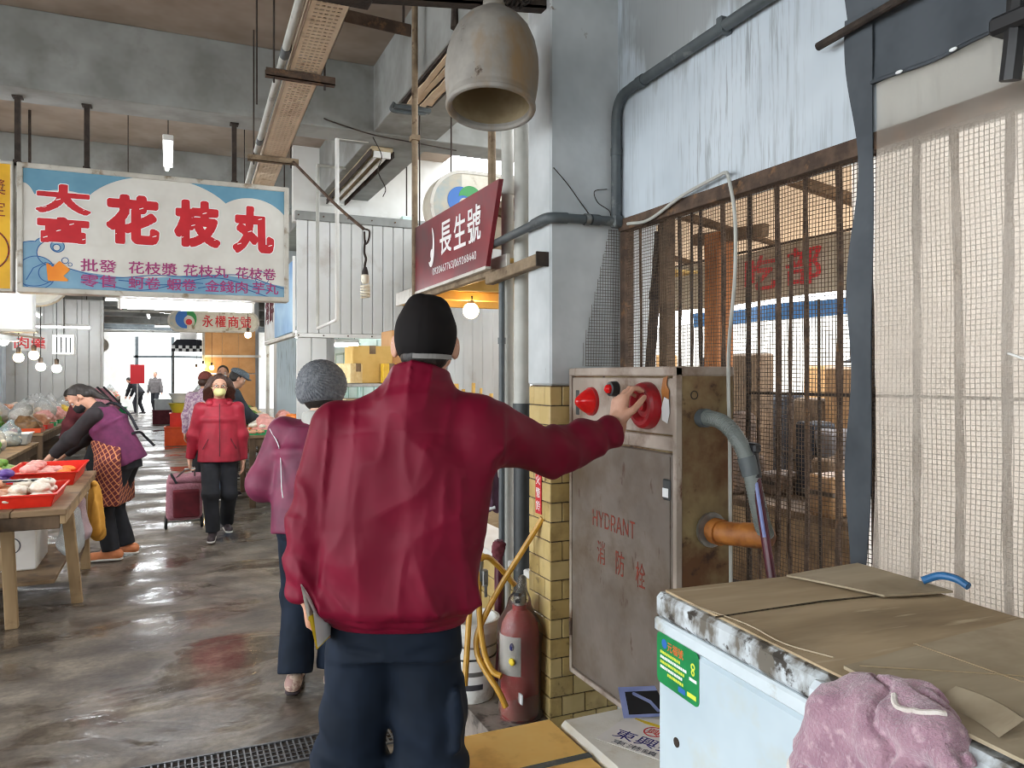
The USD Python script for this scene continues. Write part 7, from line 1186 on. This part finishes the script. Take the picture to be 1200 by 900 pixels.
crate(-.25, 27.5, 0, .55, .6, .45, 'maroon_cloth', 'dark red crate on the floor by the farthest right table'); crate(-.22, 27.6, .45, .5, .5, .35, 'board_white', 'white crate standing on the dark red one'); crate(-1.35, 24.0, 0, .5, .6, .5, 'maroon_metal', 'maroon crate at the foot of the farthest left table'); crate(-1.45, 21.3, 0, .4, .5, .55, 'bucket_white', 'white bin at the foot of the farthest left table'); crate(-1.48, 26.5, 0, .45, .5, .6, 'basin_green', 'green crate at the foot of the farthest left table')
# ---------------------------------------------------------------- hanging signs and lamps over the stalls
wb = thing('white_lightbox', 'blank white hanging lightbox at the left under the yellow sign', 'shop sign', (-1.4, 8, 2.3)); part('case', bx(-1.62, -1.12, 8.0, 8.16, 1.97, 2.62, .01), 'white_plastic', wb); part('sign_frame', [bx(-1.64, -1.10, 7.99, 8.17, z, z + .025, .004) for z in (1.955, 2.605)], 'alu_frame', wb); part('hanger', [cyl(V(x, 8.08, 2.6), V(x, 8.08, 3.958), .012, 8) for x in (-1.58, -1.16)], 'rust_dark', wb)
part('valance', bar((-1.66, 7.9, 1.98), (-1.05, 7.9, 1.90), .25, .012), 'lid_top', wb)
def oval(cx, y, cz, w_, h_, txt, lab, col='sign_red', emblem=False, depth=.12):
    o = thing('oval_sign', lab, 'shop sign', (cx, y, cz - h_ / 2)); r = h_ / 2; sh = LineString([(cx - w_ / 2 + r, cz), (cx + w_ / 2 - r, cz)]).buffer(r, 20) if w_ > h_ * 1.01 else Point(cx, cz).buffer(r, 24)
    part('case', ext(sh, depth, plane_T(V(0, y + depth, 0), *FRONT)), 'lightbox', o); part('face_rim', ext(sh.difference(sh.buffer(-.03)), .02, plane_T(V(0, y + .0, 0), *FRONT)), 'alu_frame', o)
    if txt:
        n = len(txt); a0 = cx - w_ / 2 + (.52 if emblem else .12); wd = (cx + w_ / 2 - .12 - a0) / n
        for i, ch in enumerate(txt): part('lettering', ext(fit(glyph(ch, 1, bold=1), a0 + wd * i + wd * .08, a0 + wd * (i + 1) - wd * .08, cz - h_ * .27, cz + h_ * .27), .004, plane_T(V(0, y - .002, 0), *FRONT), simp=.003), col, o, smooth=False)
    if emblem:
        ex = cx - w_ / 2 + .28
        part('emblem', ext(sh.buffer(-.03).intersection(sbox(cx - w_, cz - h_, ex - .02, cz + h_)), .002, plane_T(V(0, y - .001, 0), *FRONT)), 'lightbox_grey', o, smooth=False); part('emblem', ext(Point(ex, cz + .03).buffer(.16).difference(Point(ex + .06, cz).buffer(.09)).intersection(sbox(ex - .2, cz - .2, ex + .02, cz + .3)), .003, plane_T(V(0, y - .003, 0), *FRONT)), 'ink_blue', o, smooth=False); part('emblem', ext(Point(ex, cz + .03).buffer(.17).difference(Point(ex + .03, cz - .02).buffer(.11)).intersection(sbox(ex + .02, cz - .1, ex + .3, cz + .3)), .003, plane_T(V(0, y - .003, 0), *FRONT)), 'ink_green', o, smooth=False); part('emblem', ext(Point(ex + .05, cz - .02).buffer(.05), .003, plane_T(V(0, y - .004, 0), *FRONT)), 'sign_red', o, smooth=False)
    part('hanger', [cyl(V(x, y + depth / 2, cz + h_ * .45), V(x, y + depth / 2, 3.958), .010, 8) for x in (cx - w_ * .3, cx + w_ * .3)], 'rust_dark', o)
    return o
oval(.68, 14, 2.49, 1.46, .37, '永權商號', 'oval hanging sign with four red characters and a blue-green emblem over the right stalls', emblem=True)
oval(-1.30, 9.5, 2.62, .62, .62, '丸', 'round hanging sign with a red character behind the blank lightbox'); oval(-1.75, 22, 2.34, .62, .36, '貝丸', 'small oval sign with red characters near the white partition')
hs = thing('paper_sign', 'beige hanging board with dark red characters over the left stalls', 'shop sign', (-1.6, 12, 2)); part('sheet', bx(-1.92, -1.52, 12, 12.03, 1.90, 2.12), 'banner_white', hs)
for i, ch in enumerate('肉羹'): part('lettering', ext(fit(glyph(ch, 1, bold=1), -1.90 + i * .19, -1.73 + i * .19, 1.93, 2.09), .003, plane_T(V(0, 11.998, 0), *FRONT), simp=.003), 'sign_red', hs, smooth=False)
part('hanger', [cyl(V(x, 12.015, 2.1), V(x, 12.015, 3.958), .008, 6) for x in (-1.85, -1.6)], 'rust_dark', hs)
ls = thing('lit_sign', 'small glowing white sign hanging over the left stalls', 'shop sign', (-1.3, 12, 1.9)); part('case', bx(-1.47, -1.20, 12.0, 12.1, 1.85, 2.13, .006), 'white_plastic', ls); part('face', bx(-1.455, -1.215, 11.992, 12.0, 1.865, 2.115), 'exit_glow', ls); part('print', [bx(-1.42 + i * .055, -1.40 + i * .055, 11.988, 11.992, 1.88, 2.09) for i in range(4)], 'ink_grey', ls); part('hanger', cyl(V(-1.33, 12.05, 2.12), V(-1.33, 12.05, 3.958), .008, 6), 'rust_dark', ls)
def bulb(x, y, z, mt, lab, r=.05, shade=False):
    t = thing('hanging_bulb', lab, 'bulb', (x, y, z - r)); part('glass', ball((x, y, z), r, 2), mt, t); part('socket', lathe([(0, 0), (.022, 0), (.024, .06), (.01, .07), (0, .07)], (x, y, z + r * .85), 10), 'socket', t); part('cord', cyl(V(x, y, z + r + .05), V(x, y, 3.958), .005, 6), 'black_plastic', t)
    if shade: part('shade', lathe([(.03, .09), (.14, .0), (.145, .0), (.035, .10), (.03, .09)], (x, y, z), 20), 'white_plastic', t)
for x, y, z, mt, lab in ((-1.55, 9.2, 1.92, 'bulb_white', 'shaded white bulb hanging at the left over the bagged vegetables'),):
    bulb(x, y, z, mt, lab, .05, True)
for x, y, z, mt, lab in ((-1.48, 9.6, 1.76, 'bulb_far', 'first warm bulb hanging over the second table'), (-1.36, 9.75, 1.79, 'bulb_far', 'warm bulb hanging just right of the first one over the second table'), (-1.37, 10.3, 1.67, 'bulb_white', 'low white bulb over the far end of the second table'), (-1.20, 10.2, 1.65, 'bulb_white', 'lowest white bulb nearest the aisle over the second table'), (.50, 17.6, 1.70, 'bulb_far', 'warm bulb left of three over the right stalls under the checked awning'), (.66, 18.4, 1.78, 'bulb_far', 'warm bulb in the middle of three over the right stalls'), (.82, 18.0, 1.74, 'bulb_far', 'warm bulb right of three over the right stalls'), (.56, 15.2, 1.42, 'bulb_far', 'warm bulb hanging low over the long right table'), (1.5, 10.2, 2.1, 'bulb_white', 'white bulb over the counter before the mint panels'), (1.1, 12.6, 2.2, 'bulb_far', 'warm bulb behind the corner banner on the right')):
    bulb(x, y, z, mt, lab)
def strip(x0, y0, L_, z, lab, along='y'):
    t = thing('strip_lamp', lab, 'lamp', (x0, y0, z)); a, b = (V(x0, y0, z), V(x0, y0 + L_, z)) if along == 'y' else (V(x0, y0, z), V(x0 + L_, y0, z))
    part('tube', cyl(a, b, .02, 12), 'tube_light', t); part('housing', bar(a + V(0, 0, .045), b + V(0, 0, .045), .09, .04, .005), 'white_plastic', t)
    for q in (.15, .85): p_ = a + (b - a) * q; part('hanger', cyl(p_ + V(0, 0, .06), V(p_[0], p_[1], 3.958), .004, 6), 'rust_dark', t)
for x, y, L_, z, lab, al in ((-2.3, 8.2, 1.2, 2.75, 'strip lamp over the second table', 'y'), (-2.3, 13, 1.2, 2.7, 'strip lamp over the near end of the long left table', 'y'), (-2.3, 16, 1.2, 2.7, 'strip lamp over the far end of the long left table', 'y'), (-2.4, 23, 1.2, 2.7, 'strip lamp over the farthest left table, near end', 'y'), (-2.4, 28, 1.2, 2.7, 'strip lamp over the farthest left table, far end', 'y'), (1.75, 9.0, 1.2, 2.6, 'strip lamp inside the stall with mint panels', 'y'), (1.0, 15.5, 1.2, 2.9, 'strip lamp over the long right table', 'y'), (1.0, 24, 1.2, 2.7, 'strip lamp over the farthest right table', 'y'), (-1.3, 6.3, 1.2, 3.25, 'unseen strip lamp added to brighten the front stall table', 'y'), (-.9, 10.0, 1.2, 3.25, 'strip lamp added for brightness high over the aisle, first of three', 'y'), (-.8, 14.5, 1.2, 3.3, 'strip lamp added for brightness high over the aisle, second of three', 'y'), (-.6, 24.5, 1.2, 3.3, 'strip lamp added for brightness high over the aisle, third of three', 'y'), (-1.2, 17.5, 1.2, 3.1, 'strip lamp hung crosswise over the aisle before the white partition', 'x'), (-.9, 21.8, 1.2, 3.2, 'strip lamp hung crosswise over the aisle beyond the checked awning', 'x'), (-.5, 29.0, 1.2, 3.25, 'strip lamp hung crosswise farthest down the aisle', 'x'), (-2.6, 18.9, 1.0, 2.6, 'strip lamp added crosswise to brighten the white partition', 'x'), (1.62, 8.35, .25, 1.90, 'short strip lamp seen through the opening under the ribbed panels', 'x')): strip(x, y, L_, z, lab, al)  # front table, partition and high aisle strips are added for brightness
for x0, x1, y, z, lab in ((-3.2, 1.4, 13.0, 2.95, 'pale pipe crossing over the aisle nearest the oval sign'), (-3.2, 1.4, 20.6, 3.1, 'pale pipe crossing over the aisle by the white partition'), (-3.4, 1.9, 26.0, 2.9, 'pale pipe crossing over the aisle farthest in')):
    t = thing('overhead_pipe', lab, 'pipe', ((x0 + x1) / 2, y, z)); part('pipe', cyl(V(x0, y, z), V(x1, y, z + .04), .035, 10), 'pvc_pale', t)
    for x in (x0 + .3, x1 - .3): part('hanger', cyl(V(x, y, z), V(x, y, 3.958), .008, 6), 'rust_dark', t)
# corner banner on the right
cbn = thing('corner_banner', 'blue and white banner on the side of the stall past the ribbed panels', 'banner', (1.15, 9.3, 2.02)); part('sheet', bx(1.135, 1.15, 8.02, 9.55, 2.02, 2.74), 'banner_blue', cbn); part('sheet', bx(1.135, 1.15, 9.56, 10.62, 2.02, 2.70), 'banner_white', cbn)
for i, ch in enumerate('海鮮'): part('lettering', ext(fit(glyph(ch, 1, bold=2), .08 + i * .48, .50 + i * .48, .2, .62), .003, plane_T(V(1.1345, 10.6, 2.02), *AISLE), simp=.004), 'maroon_cloth', cbn, smooth=False)
part('edge_strip', bx(1.13, 1.155, 8.0, 8.03, 2.0, 2.78), 'white_plastic', cbn)
# right far: tan board, checked awning with a box
tbd = thing('tan_board', 'tan board closing the side of a stall behind the oval sign', 'board', (1.1, 16.6, 1.5)); 
for k in range(3): part('panel', bx(.70 + k * .36, 1.055 + k * .36, 18.5, 18.54, 1.62, 2.62, .004), 'board_tan', tbd)
part('post', [bx(.64, .70, 18.48, 18.56, 0, 3.45, .004)], 'white_plaster', tbd); part('rail', bx(.64, 1.9, 18.46, 18.5, 1.98, 2.03), 'white_plaster', tbd); part('panel', bx(.70, 1.78, 18.5, 18.54, .85, 1.6, .004), 'board_tan', tbd)
caw = thing('checked_awning', 'small dark awning with a black and white checked edge on the right', 'awning', (.6, 22, 2.3)); part('roof', ext(Polygon([(0, 0), (.85, 0), (.72, .16), (.12, .16)]), .5, plane_T(V(.02, 22.5, 2.36), *FRONT)), 'black_cloth', caw)
for k in range(10):
    for q in range(2): part('check', bx(.02 + k * .085, .105 + k * .085, 21.985, 21.998, 2.20 + q * .08, 2.28 + q * .08), 'ink_white' if (k + q) % 2 else 'ink_black', caw)
part('post', [cyl(V(x, 22.3, 0), V(x, 22.3, 2.36), .02, 8) for x in (.06, .84)], 'steel', caw)
pnl = thing('notice_box', 'pale notice box with red print standing on the checked awning', 'box', (.5, 22.3, 2.52)); part('body', bx(.22, .62, 22.1, 22.4, 2.525, 3.0, .01), 'paper_white', pnl); part('print', Polygon and ext(Point(.42, 2.82).buffer(.09).difference(Point(.42, 2.82).buffer(.05)), .003, plane_T(V(0, 22.098, 0), *FRONT)), 'sign_red', pnl)
rp = thing('red_poster', 'red poster board near the bright far end on the left', 'poster', (-1.2, 33, 1.3)); part('sheet', bx(-1.45, -.95, 33.6, 33.63, 1.25, 2.0), 'ink_red', rp); part('post', cyl(V(-1.2, 33.64, 0), V(-1.2, 33.64, 2.0), .025, 8), 'steel', rp)
# ---------------------------------------------------------------- back alley behind the netting
po = thing('alley_post', 'orange-brown timber post in the alley behind the netting', 'post', (3.0, 3.7, 0)); part('post', wob(bar((3.0, 3.72, 0), (3.0, 3.70, 2.42), .13, .12, .006), .004, 9), 'post_orange', po); part('crosshead', bar((2.95, 3.25, 2.36), (3.02, 3.95, 2.42), .05, .07, .004), 'wood_dark', po)
an = thing('alley_awning', 'tan awning sheet over the alley behind the netting', 'awning', (2.9, 2.6, 2.5)); part('sheet', sheet(np.linspace(1.95, 5.6, 40), np.linspace(0, 1, 8), lambda y, z: 1.98 + z * 1.7, 0), 'tarp_tan', an)
v_ = UsdGeom.Mesh(stage.GetPrimAtPath(str(an.GetPath()) + '/sheet')); pts = np.array(v_.GetPointsAttr().Get()); zz_ = pts[:, 2].copy() + 2.5; pts[:, 2] = 2.62 + .10 * (1 - zz_) - .22 * zz_ + .03 * np.sin(pts[:, 1] * 3) - 2.5; v_.GetPointsAttr().Set(pts.astype(np.float32))
for y in np.arange(2.0, 5.6, .9): part('rafter', bar((1.96, y, 2.66), (3.7, y, 2.40), .05, .05), 'wood_dark', an)
part('pole', [cyl(V(3.66, y, 0), V(3.66, y, 2.42), .03, 8) for y in (2.0, 5.5)], 'rust', an)
sg = thing('alley_sign', 'cream cloth sign with faded red characters seen through the netting', 'shop sign', (3.4, 4.0, 2)); part('sheet', sheet(np.linspace(2.95, 5.6, 30), np.linspace(2.04, 2.36, 6), lambda y, z: 3.4 + .03 * np.sin(y * 5), .004), 'tarp_cream', sg, smooth=True)
for i, ch in enumerate('小吃部'): part('lettering', ext(fit(glyph(ch, 1, bold=1), 1.35 + i * .36, 1.62 + i * .36, .06, .28), .006, plane_T(V(3.365, 5.6, 2.04), *AISLE), simp=.004), 'sign_red', sg, smooth=False)
part('rope', tube([(3.4, 2.9, 2.37), (3.4, 5.65, 2.37)], .008, 6), 'rust_dark', sg)
for y0, y1, z0, z1, x, mt, lab in ((2.55, 3.9, 2.02, 2.25, 4.3, 'tarp_orange', 'orange tarpaulin strip hanging across the alley'), (3.9, 5.6, 2.0, 2.12, 4.3, 'tarp_blue', 'blue tarpaulin strip hanging across the alley'), (2.0, 2.9, 2.25, 2.36, 4.35, 'tarp_green', 'green tarpaulin edge above the orange one')): single('tarpaulin', sheet(np.linspace(y0, y1, 20), np.linspace(z0, z1, 6), lambda y, z: x + .05 * np.sin(y * 6 + z * 4), .004), mt, lab, 'tarpaulin', smooth=True)
single('tarp_line', tube([(4.32, 1.0, 2.38), (4.32, 6.5, 2.30)], .01, 6), 'rust_dark', 'rope holding the tarpaulins across the alley', 'rope')
single('hanging_sheet', sheet(np.linspace(-.9, 2.03, 40), np.linspace(.05, 2.6, 12), lambda y, z: 2.25 + .03 * np.sin(y * 7 + z) + .015 * np.sin(y * 19), 0), 'tarp_sheer', 'cream cloth hanging in the alley behind the milky weather curtain', 'cloth', smooth=True)
J = skeleton(5.3, 4.62, 250, 1.78, lean=6, handL=(.3, .12, 1.0), handR=(.3, -.12, 1.0), hp=8)
p = dress(J, 'person', 'dark silhouette of a person in a bucket hat in the alley behind the netting'); P, sub = body_prims(J); part('body', sdf(P, .013, .03, sub=sub), 'skin', p, smooth=True); part('jacket', sdf(jacket_prims(J, .05, .08, (.22, .17)), .014, .04), 'black_cloth', p, smooth=True); part('trousers', sdf(trouser_prims(J), .014, .035), 'black_cloth', p, smooth=True); H = J['head']; part('hat', [lathe([(.0, .13), (.08, .12), (.10, .03), (.17, .0), (.17, .006), (.09, .04), (.0, .12)], H + V(0, 0, .01), 20)], 'black_cloth', p, smooth=True); hair_cap(J, t=p, res=.012)
for nm in 'LR': shoe(J, nm, 'shoe_dark', 'black_plastic', p, res=.012)
def alley_table(y0, y1, x0, x1, lab):
    t = thing('alley_bench', lab, 'bench', ((x0 + x1) / 2, (y0 + y1) / 2, 0)); part('top', bx(x0, x1, y0, y1, .84, .88, .004), 'wood_dark', t); part('front_board', bx(x0 + .02, x0 + .05, y0 + .05, y1 - .05, .25, .84, .004), 'wood_plank', t)
    for x in (x0 + .06, x1 - .06):
        for y in (y0 + .06, y1 - .06): part('leg', bx(x - .03, x + .03, y - .03, y + .03, 0, .84), 'wood_dark', t)
    return t
alley_table(2.0, 3.9, 2.9, 3.6, 'dark bench cluttered with boxes in the alley behind the cabinet'); alley_table(4.1, 6.4, 3.0, 3.9, 'dark bench farther along the alley'); alley_table(-1.4, 1.6, 3.1, 3.9, 'bench behind the weather curtain in the alley')
r2 = np.random.default_rng(5); cols = ['wood_dark', 'black_cloth', 'cardboard', 'rust', 'black_cloth', 'board_tan', 'grey_cloth', 'wood_dark', 'paper_white', 'food_brown', 'rust']
k_ = 0
HUE = dict(wood_dark='dark wooden', black_cloth='black', cardboard='brown cardboard', rust='rust-brown', tarp_white='white', board_tan='tan', grey_cloth='grey', food_brown='mid-brown', paper_white='off-white', bag_pink='pink')
for (y0, y1, x0, x1, zz0, n) in ((2.05, 3.8, 2.98, 3.5, .88, 13), (4.2, 6.3, 3.1, 3.8, .88, 16), (2.0, 3.9, 2.35, 2.8, 0, 7), (3.6, 8.5, 4.6, 6.5, .0, 22), (.6, 1.9, 3.2, 3.6, .88, 3)):
    for i in range(n):
        y, x = y0 + (y1 - y0) * (i + .5) / n, r2.uniform(x0, x1); w_, d_, h_ = (r2.uniform(.06, .10) if zz0 else .11) if x1 < 4 else .17, r2.uniform(.08, .16), r2.uniform(.12, .5) if zz0 else (r2.uniform(.2, .55) if x1 < 4 else r2.uniform(1.2, 1.85))
        mt = cols[r2.integers(len(cols))]; t = thing('alley_bundle', f'{HUE[mt]} bundle among the alley clutter behind the netting', 'bundle', (x, y, zz0), f'{HUE[mt]} bundles in the alley'); k_ += 1
        part('wrapping', wob(bx(x - d_, x + d_, y - w_, y + w_, zz0, zz0 + h_, .02).subdivide().subdivide(), .025, 9, i), mt, t, smooth=True); part('tie', bar((x - d_ - .005, y - w_ - .01, zz0 + h_ * .6), (x - d_ - .005, y + w_ + .01, zz0 + h_ * .6), .012, .02), 'rust_dark', t)
